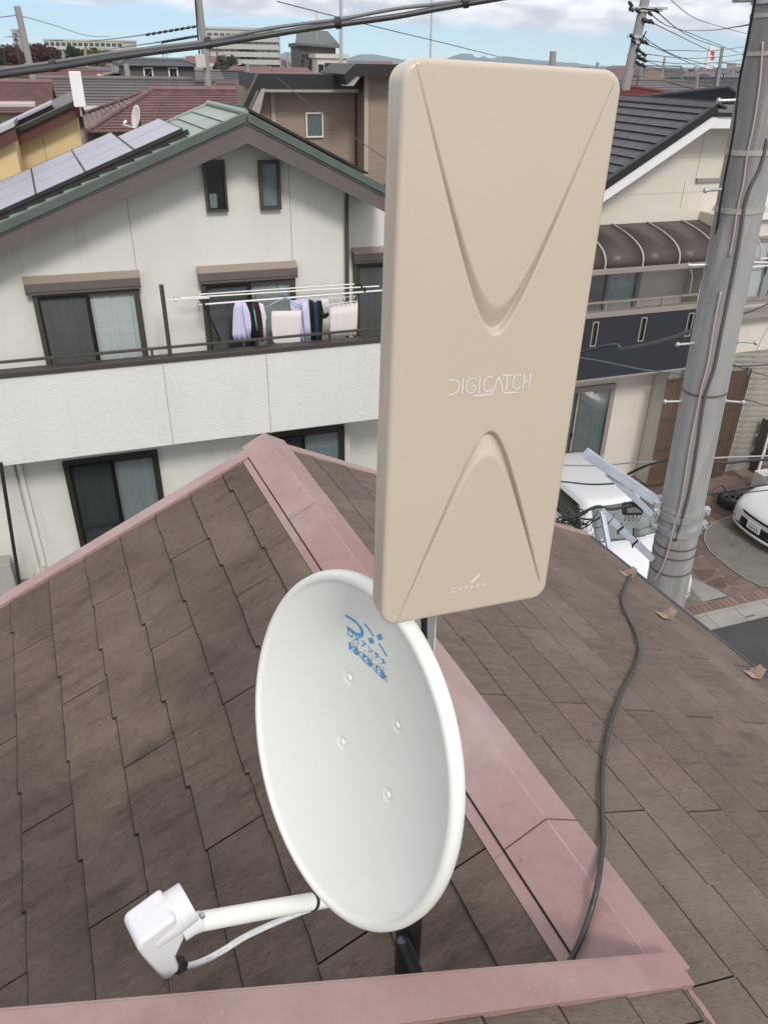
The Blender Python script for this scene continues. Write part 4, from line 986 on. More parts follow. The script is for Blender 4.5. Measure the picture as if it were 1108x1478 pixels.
# left end: duct cover, hose, AC unit
m = MB()
for x, wdt in ((18, 0.10), (38, 0.045)):
    a = fac(SW, x, 700)[0]; m.box(fp(SW-0.035, a, 1.45), (FE, FM, Z), (wdt, 0.035, 1.10))
m.v, m.f = m.v[:8], m.f[:6]; m.build('duct_cover', M_WALL, wh, bevel=0.01)
a = fac(SW, 36, 700)[0]; m = MB(); m.box(fp(SW-0.05, a, 1.55), (FE, FM, Z), (0.035, 0.05, 1.02)); m.build('duct_cover', M_WALL, wh, bevel=0.01)
m = MB(); m.tube(spl3([fpx(SW-0.08, 49, 812), fpx(SW-0.10, 50, 822), fpx(SW-0.14, 44, 835), fpx(SW-0.16, 30, 845), fpx(SW-0.2, 19, 843)]), 0.014, 8); m.build('drain_hose', M_CREAMW, wh, smooth=True)
m = MB(); m.tube(spl3([fpx(SW-0.08, 50, 815), fpx(SW-0.10, 46, 835), fpx(SW-0.12, 38, 860)]), 0.014, 8); m.build('drain_hose', M_CREAMW, wh, smooth=True)
acp = fpx(11.6, -14, 812)
ac = thing('air_conditioner', 'grey outdoor air conditioner unit at the foot of the white wall', 'air conditioner', Vector((acp.x, acp.y, 0)))
m = MB(); m.box(Vector((acp.x, acp.y, 0.85)), (FE, FM, Z), (0.30, 0.15, 0.28)); m.build('casing', mat('ac_beige', (0.34, 0.33, 0.31), 0.6), ac, bevel=0.012)
for k in range(4):
    m = MB(); m.box(Vector((acp.x, acp.y, 0.68+k*0.10))+FE*0.302, (FM, FE, Z), (0.10, 0.004, 0.02)); m.build('louvre', M_BRNL, ac)
m = MB(); m.box(Vector((acp.x, acp.y, 0.285)), (FE, FM, Z), (0.26, 0.10, 0.28)); m.build('stand', M_CONC, ac)
dk = MB(); pA = fpx(11.2, -6, 640); dk.tube([Vector((pA.x, pA.y, 3.0))*1, fpx(11.2, 32, 866)], 0.028, 8); tag(dk.build('drain_pole', M_BRND, None, smooth=40), 'thin dark pole at the left edge in front of the white house', 'pole')

# ------------------------------------------------------------------ washing on the balcony
SLd = 11.82
def mid_pt(s, px, py): return fpx(s, px, py)
hold = []
for (xa, ya, xb, yb, cx_) in ((205, 692, 895, 645, 0), (250, 712, 1005, 657, 1), (210, 740, 1025, 675, 2)): pass
poles = [((287, 425), (511, 410), 12.02, 'farthest', 0.011), ((262, 430), (547, 413), 11.90, 'middle', 0.012), ((286, 440), (555, 419), 11.74, 'nearest', 0.014)]
for (p0, p1, s, wrd, r_) in poles:
    tag(MB().tube([fpx(s, *p0), fpx(s, *p1)], r_, 10).build('drying_pole', M_POLEW, None, smooth=40), wrd+' of the three white drying poles above the balcony of the white house', 'drying pole', 'white drying poles on the balcony')
for (px_, py_, nm) in ((294, 438, 'left'), (526, 418, 'right')):
    b0 = fpx(11.74, px_, py_); t = thing('pole_bracket', 'dark folding bracket carrying the '+nm+' ends of the drying poles', 'bracket', b0)
    arm_ = MB(); e_ = fp(12.1, b0.dot(FE)-0.02, b0.z+0.0); arm_.box((b0+e_)/2-Z*0.02, ((e_-b0).normalized(), FE, Z), ((e_-b0).length/2+0.02, 0.014, 0.012)); arm_.build('arm', M_BRND, t)
    for s in (12.02, 11.90, 11.74):
        m = MB(); m.box(fp(s, b0.dot(FE)-0.0, b0.z+0.0), (FE, FM, Z), (0.016, 0.020, 0.035)); m.build('hook', M_BRND, t)
    if nm == 'left':
        m = MB(); m.tube([b0-Z*0.03+FE*0.0, fp(12.15, b0.dot(FE)+0.25, b0.z-0.72)], 0.014, 8); m.build('stay', M_BRND, t)
pb = fpx(SB+0.06, 232, 411); pz = bz1+0.08
pst = thing('laundry_post', 'brown upright post on the balcony wall left of the washing', 'post', Vector((fpx(SB+0.06, 245, 505).x, fpx(SB+0.06, 245, 505).y, bz1+0.08)))
pb2 = Vector((pst.location.x, pst.location.y, fac(SB+0.06, 232, 411)[1]))
m = MB(); m.box((pb2+pst.location)/2, (FE, FM, Z), (0.030, 0.025, (pb2.z-pst.location.z)/2)); m.build('upright', M_BRN, pst, bevel=0.004)
m = MB(); m.tube([pb2-Z*0.22, fpx(11.6, 302, 430)], 0.012, 8); m.build('side_arm', M_POLEW, pst, smooth=40)
m = MB(); m.sphere(fpx(11.5, 254, 431), 0.034, 16); m.build('round_knob', M_ALU, pst, smooth=True)
def cloth(name, label, cat, s, pts_l, pts_r, material, amp=0.02, folds=3, grp=None, parts=()):
    """hanging cloth: left and right outlines from top to bottom (photo positions on the line's plane)"""
    m = MB(); n = len(pts_l); nx_ = 12
    for j in range(n):
        L2, R2 = fpx(s, *pts_l[j]), fpx(s, *pts_r[j])
        for i in range(nx_+1):
            u = i/nx_; m.v.append(L2+(R2-L2)*u+FM*(amp*math.sin(u*folds*6.28+j*0.35)*(0.3+0.7*j/(n-1))))
    for j in range(n-1):
        for i in range(nx_): k = j*(nx_+1)+i; m.f.append((k, k+1, k+nx_+2, k+nx_+1))
    o = m.build(name, material, None, smooth=True); so = o.modifiers.new('thick', 'SOLIDIFY'); so.thickness = 0.012
    tag(o, label, cat, grp)
    for (nm, pl_, pr_, mt) in parts:
        mm = MB()
        for j in range(len(pl_)):
            L2, R2 = fpx(s-0.03, *pl_[j]), fpx(s-0.03, *pr_[j])
            for i in range(5): mm.v.append(L2+(R2-L2)*i/4+FM*0.012*math.sin(i*1.57))
        for j in range(len(pl_)-1):
            for i in range(4): k = j*5+i; mm.f.append((k, k+1, k+6, k+5))
        q_ = mm.build(nm, mt, o, smooth=True); so = q_.modifiers.new('thick', 'SOLIDIFY'); so.thickness = 0.01
    return o
M_LAV = mat('lavender_cotton', (0.56, 0.54, 0.76), 0.9, bump=0.3, bscale=40); M_NVY = mat('navy_cloth', (0.012, 0.014, 0.030), 0.9); M_BKC = mat('black_cloth', (0.010, 0.010, 0.012), 0.9)
M_MRN = mat('maroon_cloth', (0.045, 0.010, 0.028), 0.9); M_GRN = mat('green_cloth', (0.16, 0.38, 0.20), 0.9); M_TOW = mat('white_towel', (0.68, 0.64, 0.645), 0.95, bump=0.5, bscale=90)
M_WCL = mat('white_cloth', (0.66, 0.66, 0.70), 0.9); M_NV2 = mat('blue_cloth', (0.018, 0.035, 0.085), 0.9)
cloth('shirt', 'pale lavender shirt hanging first from the left on the balcony washing line', 'shirt', 11.74, [(340, 436), (337, 445), (336, 462), (335, 482), (338, 490)], [(352, 434), (357, 444), (360, 460), (362, 475), (361, 491)], M_LAV, parts=[('sleeve', [(350, 437), (351, 450), (353, 470), (358, 488)], [(355, 437), (361, 452), (363, 470), (361, 486)], M_LAV)])
cloth('shirt', 'black shirt with green stripe hanging beside the left lavender shirt', 'shirt', 11.80, [(356, 437), (359, 450), (361, 470), (362, 489)], [(363, 437), (367, 450), (372, 470), (374, 488)], M_NVY, parts=[('green_stripe', [(366, 447), (368, 462), (370, 477)], [(368, 447), (371, 462), (373, 477)], M_GRN)])
cloth('shirt', 'dark maroon shirt hanging between black shirt and striped shirt', 'shirt', 11.78, [(365, 436), (368, 450), (372, 470), (374, 490)], [(373, 436), (377, 450), (379, 470), (380, 493)], M_MRN)
cloth('shirt', 'small pale lilac shirt hanging left of the first white towel', 'shirt', 11.74, [(374, 437), (377, 450), (379, 470), (380, 488)], [(380, 439), (385, 458), (383, 464), (384, 488)], M_WCL)
cloth('towel', 'white towel on a blue hanger, left one of the two towels', 'towel', 11.70, [(392, 449), (391, 458), (392, 476), (394, 493), (397, 497)], [(435, 448), (435, 458), (434, 476), (434, 494), (430, 497)], M_TOW, amp=0.008, folds=4)
cloth('shirt', 'lavender shirt hanging behind the right edge of the left towel', 'shirt', 11.78, [(418, 434), (419, 444), (424, 462), (430, 480), (434, 494)], [(444, 431), (445, 444), (446, 460), (448, 478), (447, 494)], M_LAV, amp=0.03, parts=[('sleeve', [(435, 436), (436, 450), (438, 470), (440, 488)], [(443, 434), (446, 450), (448, 470), (447, 490)], M_LAV)])
cloth('jacket', 'black jacket hanging right of the second lavender shirt', 'jacket', 11.80, [(446, 432), (447, 450), (448, 475), (448, 493)], [(452, 434), (454, 450), (455, 475), (456, 493)], M_BKC)
cloth('shirt', 'navy blue shirt hanging between two black garments', 'shirt', 11.76, [(452, 436), (453, 450), (454, 475), (455, 494)], [(458, 436), (459, 450), (460, 475), (461, 494)], M_NV2)
cloth('jacket', 'black short sleeved top hanging left of the right towel', 'jacket', 11.78, [(457, 434), (459, 450), (460, 475), (461, 493)], [(463, 434), (470, 452), (466, 460), (464, 492)], M_BKC, parts=[('sleeve', [(462, 450), (463, 454), (466, 459)], [(474, 451), (475, 455), (470, 460)], M_BKC)])
cloth('cloth', 'crumpled small white cloth pegged left of the right towel', 'cloth', 11.74, [(464, 430), (465, 440), (467, 452)], [(474, 432), (475, 443), (471, 452)], M_WCL)
cloth('towel', 'white towel hanging on pegs, right one of the two towels', 'towel', 11.68, [(476, 441), (476, 458), (476, 476), (478, 486)], [(516, 436), (516, 452), (515, 473), (513, 484)], M_TOW, amp=0.008, folds=4)
hg = MB(); hp = fpx(11.72, 412, 429); hg.tube([fpx(11.70, 382, 444), fpx(11.70, 396, 437), hp, fpx(11.70, 424, 436), fpx(11.70, 436, 443)], 0.008, 8); hg.tube([hp, hp+Z*0.07], 0.006, 6)
tag(hg.build('clothes_hanger', mat('blue_plastic', (0.30, 0.46, 0.66), 0.4), None, smooth=True), 'light blue wide clothes hanger above the left towel', 'hanger')
ph = thing('peg_hanger', 'white square peg hanger full of small pegs above the right towel', 'peg hanger', fpx(11.72, 496, 428))
m = MB()
q = [fpx(11.80, 468, 432), fpx(11.80, 514, 427), fpx(11.62, 516, 434), fpx(11.62, 472, 440)]
m.tube(q+[q[0]], 0.006, 6); m.build('frame', M_WTRIM, ph)
for k in range(14):
    p = q[3]+(q[2]-q[3])*((k % 7)+0.5)/7 if k < 7 else q[0]+(q[1]-q[0])*((k % 7)+0.5)/7
    m = MB(); m.box(p-Z*0.025, (FE, FM, Z), (0.006, 0.005, 0.022)); m.build('peg', M_LAV if k % 3 == 0 else M_WTRIM, ph)
m = MB(); m.tube([fpx(11.72, 492, 413), fpx(11.72, 492, 432)], 0.005, 6); m.build('hook', M_WTRIM, ph)

# ------------------------------------------------------------------ the cream house with the navy balcony
SR_ = 12.8
rh = thing('cream_house', 'cream house with black tiled gable, navy balcony and curved brown canopy at the right', 'house', fp(SR_, 9.5, 0))
ra0, ra1 = 6.6, 17.0
gA = fpx(SR_, 1030, 160); gL = fpx(SR_, 866, 272)
SG = 12.15
apx = fpx(SG, 1032, 156); vlo = fpx(SG, 878, 262)
vdir = (vlo-apx).normalized(); slope_ = vdir.z/abs(vdir.dot(FE))
gw = MB(); aL = apx.dot(FE)-4.2
def rzz(a): return apx.z + slope_*abs(apx.dot(FE)-a)
gw.prism([fp(SR_, ra0, 0.0), fp(SR_, ra1, 0.0), fp(SR_, ra1, apx.z-0.32), fp(SR_, apx.dot(FE), apx.z-0.32), fp(SR_, ra0, rzz(ra0)-0.32)], -FM*4.0); gw.build('main_wall', M_CREAMW, rh)
# slope with rows of flat black tiles
vN = vdir.cross(FM); vN = vN if vN.z > 0 else -vN
def rv(t, dep, up=0.0): return apx+vdir*t-FM*dep+vN*up
LV = 4.6; DV = 7.0
m = MB(); m.prism([rv(0, 0.05, -0.01), rv(LV, 0.05, -0.01), rv(LV, DV, -0.01), rv(0, DV, -0.01)], -vN*0.12); m.build('roof_slab', M_BTILED, rh)
rw = 0.225; nrow = int(LV/rw)
for i in range(nrow):
    x = 0.0; off = 0.17 if i % 2 else 0.0; k_ = 0
    while x < 4.4:
        x1 = x+(0.34 if x > 0 or not off else 0.17)
        m = MB(); t0, t1 = i*rw, (i+1)*rw+0.02
        m.prism([rv(t0, x+0.005, 0.020), rv(t0, x1-0.005, 0.020), rv(t1, x1-0.005, 0.046), rv(t1, x+0.005, 0.046)], -vN*0.030)
        if len([1 for o in rh.children]) < 290: m.build('roof_tile', M_BTILE, rh)
        x = x1
m = MB()
for i in range(nrow):
    t0, t1 = i*rw, (i+1)*rw+0.02; m.prism([rv(t0, 0.03, 0.016), rv(t0, DV, 0.016), rv(t1, DV, 0.042), rv(t1, 0.03, 0.042)], -vN*0.022)
m.build('tile_rows', M_BTILE, rh)['kind'] = 'stuff'
m = MB(); m.prism([rv(-0.04, -0.02, 0.08), rv(0.08, -0.02, 0.055), rv(0.08, DV, 0.055), rv(-0.04, DV, 0.08)], -vN*0.05); m.prism([rv(-0.06, -0.02, 0.09), rv(-0.06, DV, 0.09), rv(-0.06, DV, 0.09)+FE*0.22-Z*0.08, rv(-0.06, -0.02, 0.09)+FE*0.22-Z*0.08], -Z*0.05); m.build('ridge_tile', M_BTILE, rh, bevel=0.01)
m = MB(); m.prism([rv(-0.02, -0.03, 0.045), rv(LV, -0.03, 0.045), rv(LV, -0.03, -0.085), rv(-0.02, -0.03, -0.085)], -FM*0.12); m.build('verge_trim', M_BTILED, rh)
m = MB(); m.prism([rv(-0.0, 0.0, -0.087), rv(LV, 0.0, -0.087), rv(LV, 0.0, -0.26), rv(-0.0, 0.0, -0.26)], -FM*0.05); m.prism([rv(0, 0.05, -0.24), rv(LV, 0.05, -0.24), rv(LV, SR_-SG, -0.24), rv(0, SR_-SG, -0.24)], vN*0.02); m.build('bargeboard', M_WTRIM, rh)
pz_ = apx.z
m = MB(); m.box(fp(SG+0.35, apx.dot(FE)+2.5, pz_-0.20), (FE, FM, Z), (2.5, 0.33, 0.115)); m.build('eave_board', M_WTRIM, rh)
m = MB(); m.prism([fp(SG-0.02, apx.dot(FE)-0.05, pz_-0.07), fp(SG-0.02, apx.dot(FE)+5.2, pz_-0.07), fp(SG+1.6, apx.dot(FE)+5.2, pz_-0.02), fp(SG+1.6, apx.dot(FE)-0.05, pz_-0.02)], -Z*0.06); m.build('dark_roof_edge', M_BTILED, rh)
# hipped black roof carried further back
# canopy
st0 = fac(SR_, 867, 327)[1]; SB2 = 11.70; bz = fac(SB2, 857, 393)[1]
ca, cb = 7.2, fac(SR_, 1046, 318)[0]
can = MB(); prof2 = []
dz_ = st0-bz; dd_ = SR_-SB2
for k in range(15):
    u = k/14; 
    # shallow run off the wall, then a rounded nose down to the beam
    ang = u*math.pi/2; x = math.sin(ang)**0.72; y = 0.72*max(math.cos(ang), 0)**0.62+0.28*(1-x)
    prof2.append((SR_-dd_*x, bz+0.03+dz_*(y if y > 0 else 0)))
def cp_(a, k, up=0.0): s, z = prof2[k]; return fp(s, a, z)
M_POLY = mat('brown_polycarbonate', (0.078, 0.062, 0.061), 0.40, spec=0.3, var=0.15, vscale=1.2)
nb_ = 8; ribs = [fac(SR_, 882, 326)[0]+(fac(SR_, 982, 321)[0]-fac(SR_, 882, 326)[0])/2*k for k in range(-3, 4)]
for i, (r0_, r1_) in enumerate(zip(ribs[:-1], ribs[1:])):
    if r0_ > cb: continue
    r1c = min(r1_, cb); m = MB()
    for k in range(15): m.v += [cp_(r0_+0.01, k), cp_(r1c-0.01, k)]
    for k in range(14): m.f.append((2*k, 2*k+1, 2*k+3, 2*k+2))
    o = m.build('canopy_sheet', M_POLY, rh, smooth=True); so = o.modifiers.new('thick', 'SOLIDIFY'); so.thickness = 0.006
for r0_ in ribs+[cb]:
    if r0_ > cb+0.01: continue
    m = MB(); m.tube([cp_(r0_, k)+Z*0.010+FM*0.006 for k in range(15)], 0.017, 6); m.build('canopy_rib', mat('rib_metal', (0.40, 0.37, 0.35), 0.45) if 'rib_metal' not in bpy.data.materials else bpy.data.materials['rib_metal'], rh, smooth=40)
M_RIB = bpy.data.materials['rib_metal']; M_TPE = mat('taupe_aluminium', (0.27, 0.24, 0.22), 0.45)
m = MB(); m.box(fp(SB2-0.01, (ribs[0]+cb)/2, bz), (FE, FM, Z), ((cb-ribs[0])/2, 0.035, 0.045)); m.build('canopy_beam', M_TPE, rh, bevel=0.006)
m = MB(); qq = [fpx(SB2, 992, 385), fpx(SB2, 997, 391), fpx(SB2, 998, 400), fpx(SB2, 994, 426)]; m.tube(qq, 0.016, 8); m.build('downpipe', M_TPE, rh, smooth=40)
# balcony: navy front, taupe caps, slots
SN = 11.9; nz0 = fac(SN, 835, 549)[1]; nz1 = fac(SN, 848, 460)[1]; na0, na1 = 6.8, fac(SN, 1022, 430)[0]+0.0
slots = []
for (p0, p1) in (((852, 467), (861, 499)), ((923, 459), (929, 491)), ((991, 452), (996, 484))):
    a0, z1 = fac(SN, *p0); a1, z0 = fac(SN, *p1); ac_ = (a0+a1)/2; slots.append((ac_-0.055, ac_+0.055, z0, z1))
sz0, sz1 = sum(s[2] for s in slots)/3, sum(s[3] for s in slots)/3
sa_ = [slots[0][0]-(slots[1][0]-slots[0][0])] + [s[0] for s in slots] + [slots[2][0]+(slots[1][0]-slots[0][0])]
na1 = slots[2][1]+1.2
m = MB(); xs = [na0]
for s0 in sa_: xs += [s0, s0+0.11]
xs.append(na1)
def nb2(a0, a1, z0, z1): m.box(fp(SN+0.06, (a0+a1)/2, (z0+z1)/2), (FE, FM, Z), ((a1-a0)/2, 0.06, (z1-z0)/2))
nb2(na0, na1, nz0, sz0); nb2(na0, na1, sz1, nz1)
for i in range(0, len(xs), 2):
    if xs[i+1] > xs[i]: nb2(xs[i], xs[i+1], sz0, sz1)
m.build('navy_front', M_NAVY, rh)
for s0 in sa_:
    m = MB(); ring(m, SN-0.006, s0-0.012, s0+0.122, sz0-0.012, sz1+0.012, 0.022, 0.02); m.build('slot_frame', M_TPE, rh)
    m = MB(); board(m, SN+0.05, s0, s0+0.11, sz0, sz1, 0.01); m.build('slot_back', M_BRN, rh)
m = MB(); m.box(fp(SN+0.06, (na0+na1)/2, nz1+0.05), (FE, FM, Z), ((na1-na0)/2, 0.085, 0.05)); m.build('balcony_cap', M_TPE, rh, bevel=0.008)
m = MB(); m.box(fp(SN+0.06, (na0+na1)/2, nz0-0.02), (FE, FM, Z), ((na1-na0)/2, 0.065, 0.02)); m.build('lower_trim', M_TPE, rh)
rlz = fac(SN+0.06, 850, 438)[1]; m = MB(); m.box(fp(SN+0.06, (na0+na1)/2, rlz), (FE, FM, Z), ((na1-na0)/2, 0.022, 0.016)); m.build('hand_rail', M_TPE, rh)
for k in range(5):
    a = na0+0.5+k*1.25; m = MB(); m.box(fp(SN+0.06, a, (nz1+0.1+rlz)/2), (FE, FM, Z), (0.014, 0.014, (rlz-nz1-0.1)/2)); m.build('rail_post', M_TPE, rh)
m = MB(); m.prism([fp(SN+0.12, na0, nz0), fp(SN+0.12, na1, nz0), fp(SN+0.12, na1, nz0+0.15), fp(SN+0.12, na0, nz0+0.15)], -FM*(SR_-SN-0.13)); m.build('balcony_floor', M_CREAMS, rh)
m = MB(); m.box(fp((SN+SR_)/2, na1-0.04, (nz0+nz1)/2), (FM, FE, Z), ((SR_-SN)/2-0.07, 0.04, (nz1-nz0)/2)); m.build('balcony_end', M_NAVY, rh)
# windows
a1 = fac(SR_, 921, 400)[0]; sliding(rh, SR_, a1-1.5, a1, 2.95, fac(SR_, 880, 385)[1], M_TPE, left='dim', right='lace', bar=False)
dR = fac(SR_, 886, 552)[0]; dT = fac(SR_, 884, 552)[1]; dB = fac(SR_, 838, 662)[1]
sliding(rh, SR_, dR-1.75, dR, 0.45, dT, M_TPE, left='dim', right='dim', bar=False, glass_=M_PANED, frame=0.06)
m = MB(); m.box(fp(SR_-0.11, dR-1.0, 0.36), (FE, FM, Z), (1.1, 0.11, 0.05)); m.build('door_sill', M_TPE, rh)
m = MB(); m.prism([fp(SR_-0.45, fac(SR_, 932, 600)[0], 0.0), fp(SR_-0.45, fac(SR_, 932, 600)[0]+3.9, 0.0), fp(SR_-0.45, fac(SR_, 932, 600)[0]+3.9, nz0+0.0), fp(SR_-0.45, fac(SR_, 932, 600)[0], nz0+0.0)], -FM*0.43); m.build('projecting_wall', M_CREAMW, rh)
m = MB(); board(m, SR_-0.47, fac(SR_, 932, 600)[0]-0.0, 15, 0.0, 0.42, 0.03); m.build('plinth', M_CONC, rh)
w1 = fac(12.35, 1070, 345); 
# wall to the right of the pole, its upper window with rails
m = MB(); m.prism([fp(12.35, w1[0]-0.75, 0), fp(12.35, 17.0, 0), fp(12.35, 17.0, 5.7), fp(12.35, w1[0]-0.75, 5.7)], -FM*0.44); m.build('right_wall', M_CREAMW, rh)
m = MB(); m.box(fp(12.28, w1[0]+1.6, fac(12.28, 1100, 312)[1]), (FE, FM, Z), (2.4, 0.07, 0.05)); m.build('trim_band', M_WTRIM, rh)
wa = fac(12.35, 1066, 345)[0]; sliding(rh, 12.35, wa, wa+1.6, fac(12.35, 1090, 432)[1], fac(12.35, 1090, 341)[1], M_TPE, left='lace', right='dim', bar=False)
for y_ in (373, 384):
    zz_ = fac(12.2, 1100, y_)[1]; m = MB(); m.tube([fp(12.2, wa-0.3, zz_), fp(12.2, wa+2.2, zz_)], 0.014, 8); m.build('window_rail', M_POLEW, rh)
zz_ = fac(12.1, 1090, 437)[1]; m = MB(); m.box(fp(12.1, wa+0.9, zz_), (FE, FM, Z), (1.5, 0.03, 0.02)); m.build('window_rail', M_TPE, rh)
m = MB(); m.box(fp(12.15, wa+0.9, zz_-0.25), (FE, FM, Z), (1.5, 0.10, 0.05)); m.build('balcony_cap', M_TPE, rh)
# small upper window frame corner and vent hood
wa2 = fac(SR_, 1003, 260); m = MB(); m.box(fp(SR_-0.03, wa2[0]+0.42, wa2[1]), (FE, FM, Z), (0.42, 0.03, 0.030)); ring(m, SR_-0.02, wa2[0]+0.56, wa2[0]+1.3, wa2[1]+0.02, wa2[1]+0.75, 0.05, 0.04); m.build('window_frame', M_TPE, rh)
vh = fpx(SR_-0.07, 1037, 302); m = MB(); m.lathe(vh, FM, [(0.001, 0.05), (0.07, 0.048), (0.09, 0.03), (0.095, -0.06)], 24); m.build('vent_hood', M_WTRIM, rh, smooth=40)
for px_, y0_, y1_ in ((1018, 185, 258), (988, 262, 300)):
    a, z1 = fac(SR_, px_, y0_); z0 = fac(SR_, px_-8, y1_)[1]; m = MB(); board(m, SR_-0.002, a-0.004, a+0.004, z0, z1, 0.004); m.build('wall_seam', M_TPE, rh)
for zz_ in (5.45, 6.05, 6.65):
    m = MB(); board(m, SR_-0.002, ra0+ (0 if zz_ < 5.9 else 2.2), apx.dot(FE)+1.5, zz_-0.003, zz_+0.003, 0.004); m.build('wall_seam', M_CREAMS, rh)
# brown slatted screen hanging from the balcony
SS = 12.22
sc0 = [fpx(SS, 966, 547), fpx(SS, 1074, 539), fpx(SS, 1038, 706), fpx(SS, 926, 703)]
su = thing('hanging_screen', 'brown bamboo screen hung from the balcony down to the paving behind the pole', 'screen', (sc0[2]+sc0[3])/2)
A_t, A_b = sc0[0].dot(FE), sc0[3].dot(FE); B_t = sc0[1].dot(FE); zt_ = sc0[0].z; zb_ = 0.10
print('sudare', A_t, A_b, B_t, sc0[2].dot(FE), zt_, sc0[2].z, sc0[3].z)
a_l, a_r = (A_t+A_b)/2, (B_t+sc0[2].dot(FE))/2; ns = 46
for i in range(ns):
    a = a_l+(a_r-a_l)*(i+0.5)/ns; m = MB()
    s0, s1 = SN+0.16, SR_-0.62
    sag = 0.0
    m.prism([fp(SS, a-0.017, zt_-0.0), fp(SS, a+0.014, zt_), fp(SS-0.10, a+0.014, zb_), fp(SS-0.10, a-0.017, zb_)], -FM*0.010); m.build('slat', M_SUDARE, su)
for zz_ in (zt_-0.05, zt_-0.9, zt_-1.6):
    m = MB(); k_ = (zt_-zz_)/(zt_-zb_); m.box(fp(SS-0.10*k_-0.008, (a_l+a_r)/2, zz_), (FE, FM, Z), ((a_r-a_l)/2+0.01, 0.004, 0.014)); m.build('binding', M_BRN, su)
# brown upright frame edge at the right of the screen
m = MB(); m.box(fp(SS+0.05, a_r+0.06, (zt_+zb_)/2), (FE, FM, Z), (0.035, 0.05, (zt_-zb_)/2)); m.build('side_channel', M_BRN, su)

# ------------------------------------------------------------------ utility pole beside our roof
PB, PT = at_y(978, 760, 5.2), at_y(1078, 240, 5.2)
pdv = (PT-PB).normalized(); 
def pole_at(z): return PB+pdv*((z-PB.z)/pdv.z)
def prad(z): return 0.160-(z-PB.z)*0.0068
pol = thing('utility_pole', 'thick grey concrete utility pole with step bolts at the right of the photo', 'utility pole', pole_at(0))
zs = [0.0, 2, 4, 6, 8, 10.4]
m = MB(); m.tube([pole_at(z) for z in zs], [prad(z) for z in zs], 48); m.build('shaft', M_POLE, pol, smooth=40)
pax = pdv; pE = RT - pax*RT.dot(pax); pE.normalize(); pF = pax.cross(pE).normalized(); pF = -pF if pF.dot(CAM-PB) < 0 else pF
def on_pole(px, py, out=0.0):
    """point on the pole's near surface under a photo position"""
    d = ray(px, py); best = None; t = 2.0
    while t < 12:
        p = CAM+d*t; c = pole_at(p.z); q_ = (p-c)-pax*((p-c).dot(pax))
        if q_.length <= prad(p.z)+out: return p
        t += 0.005
    return CAM+d*(((PB-CAM).dot(FWD))/d.dot(FWD))
def band(z, r_extra, h, material, name, parent=pol, tilt=0.0, seg=40):
    m = MB(); c = pole_at(z); m.lathe(c, pax, [(prad(z)+0.0005, -h/2), (prad(z)+r_extra, -h/2), (prad(z)+r_extra, h/2), (prad(z)+0.0005, h/2)], seg); return m.build(name, material, parent, smooth=30)
M_STRAP = mat('pale_strap', (0.40, 0.38, 0.34), 0.5, metal=0.3); M_WIREP = mat('pinkish_wire', (0.42, 0.35, 0.31), 0.6)
for (x, y) in ((1070, 220), (1062, 305)):
    band(on_pole(x, y).z, 0.006, 0.030, M_STRAP, 'strap')
for (x, y) in ((1085, 76), (1088, 21)): band(on_pole(x, y).z, 0.005, 0.022, M_STRAP, 'strap')
for (x, y) in ((1015, 572), (972, 794), (972, 808), (966, 831)): band(on_pole(x, y).z, 0.004, 0.016, M_BRNL, 'thin_strap')
band(on_pole(975, 741).z, 0.006, 0.024, M_STRAP, 'strap')
for (x, y) in ((978, 751), (972, 771)):
    z = on_pole(x, y).z; b_ = band(z, 0.014, 0.052, M_GALV, 'arm_clamp')
    c = pole_at(z)
    for sgn in (-1, 1):
        m = MB(); m.box(c+pE*sgn*(prad(z)+0.030), (pE, pF, pax), (0.030, 0.028, 0.028)); 
        m.tube([c+pE*sgn*(prad(z)+0.03)-pF*0.05, c+pE*sgn*(prad(z)+0.03)+pF*0.05], 0.009, 8); m.build('clamp_lug', M_GALV, pol, bevel=0.004)
# step bolts
for (x, y, sx, tx, ty) in ((1056, 274, -1, 1030, 276), (1096, 276, 1, 1122, 278), (1020, 381, -1, 1012, 378), (1082, 384, 1, 1098, 383), (1010, 498, -1, 986, 500), (1046, 500, 1, 1068, 510), (983, 578, -1, 972, 573), (1036, 587, 1, 1051, 583), (1069, 143, -1, 1056, 144)):
    p = on_pole(x, y); z = p.z; c = pole_at(z); d = hit(tx, ty, FWD, p)-p; rad = (p-c); rad = (rad-pax*rad.dot(pax)).normalized()
    side = pE*sx; dirn = (side*0.9+rad*0.35).normalized(); b0 = c+dirn*prad(z)*0.98
    ln_ = 0.115
    m = MB(); m.tube([b0, b0+dirn*ln_], 0.0085, 8); m.build('step_bolt', M_GALV, pol, smooth=40)
    m = MB(); m.lathe(b0+dirn*ln_, dirn, [(0.001, 0.012), (0.015, 0.012), (0.017, 0.004), (0.015, -0.006), (0.0085, -0.008)], 12); m.build('bolt_head', M_GALV, pol, smooth=40)
    m = MB(); m.lathe(b0, dirn, [(0.001, 0.012), (0.017, 0.010), (0.017, -0.006)], 10); m.build('bolt_collar', M_GALV, pol)
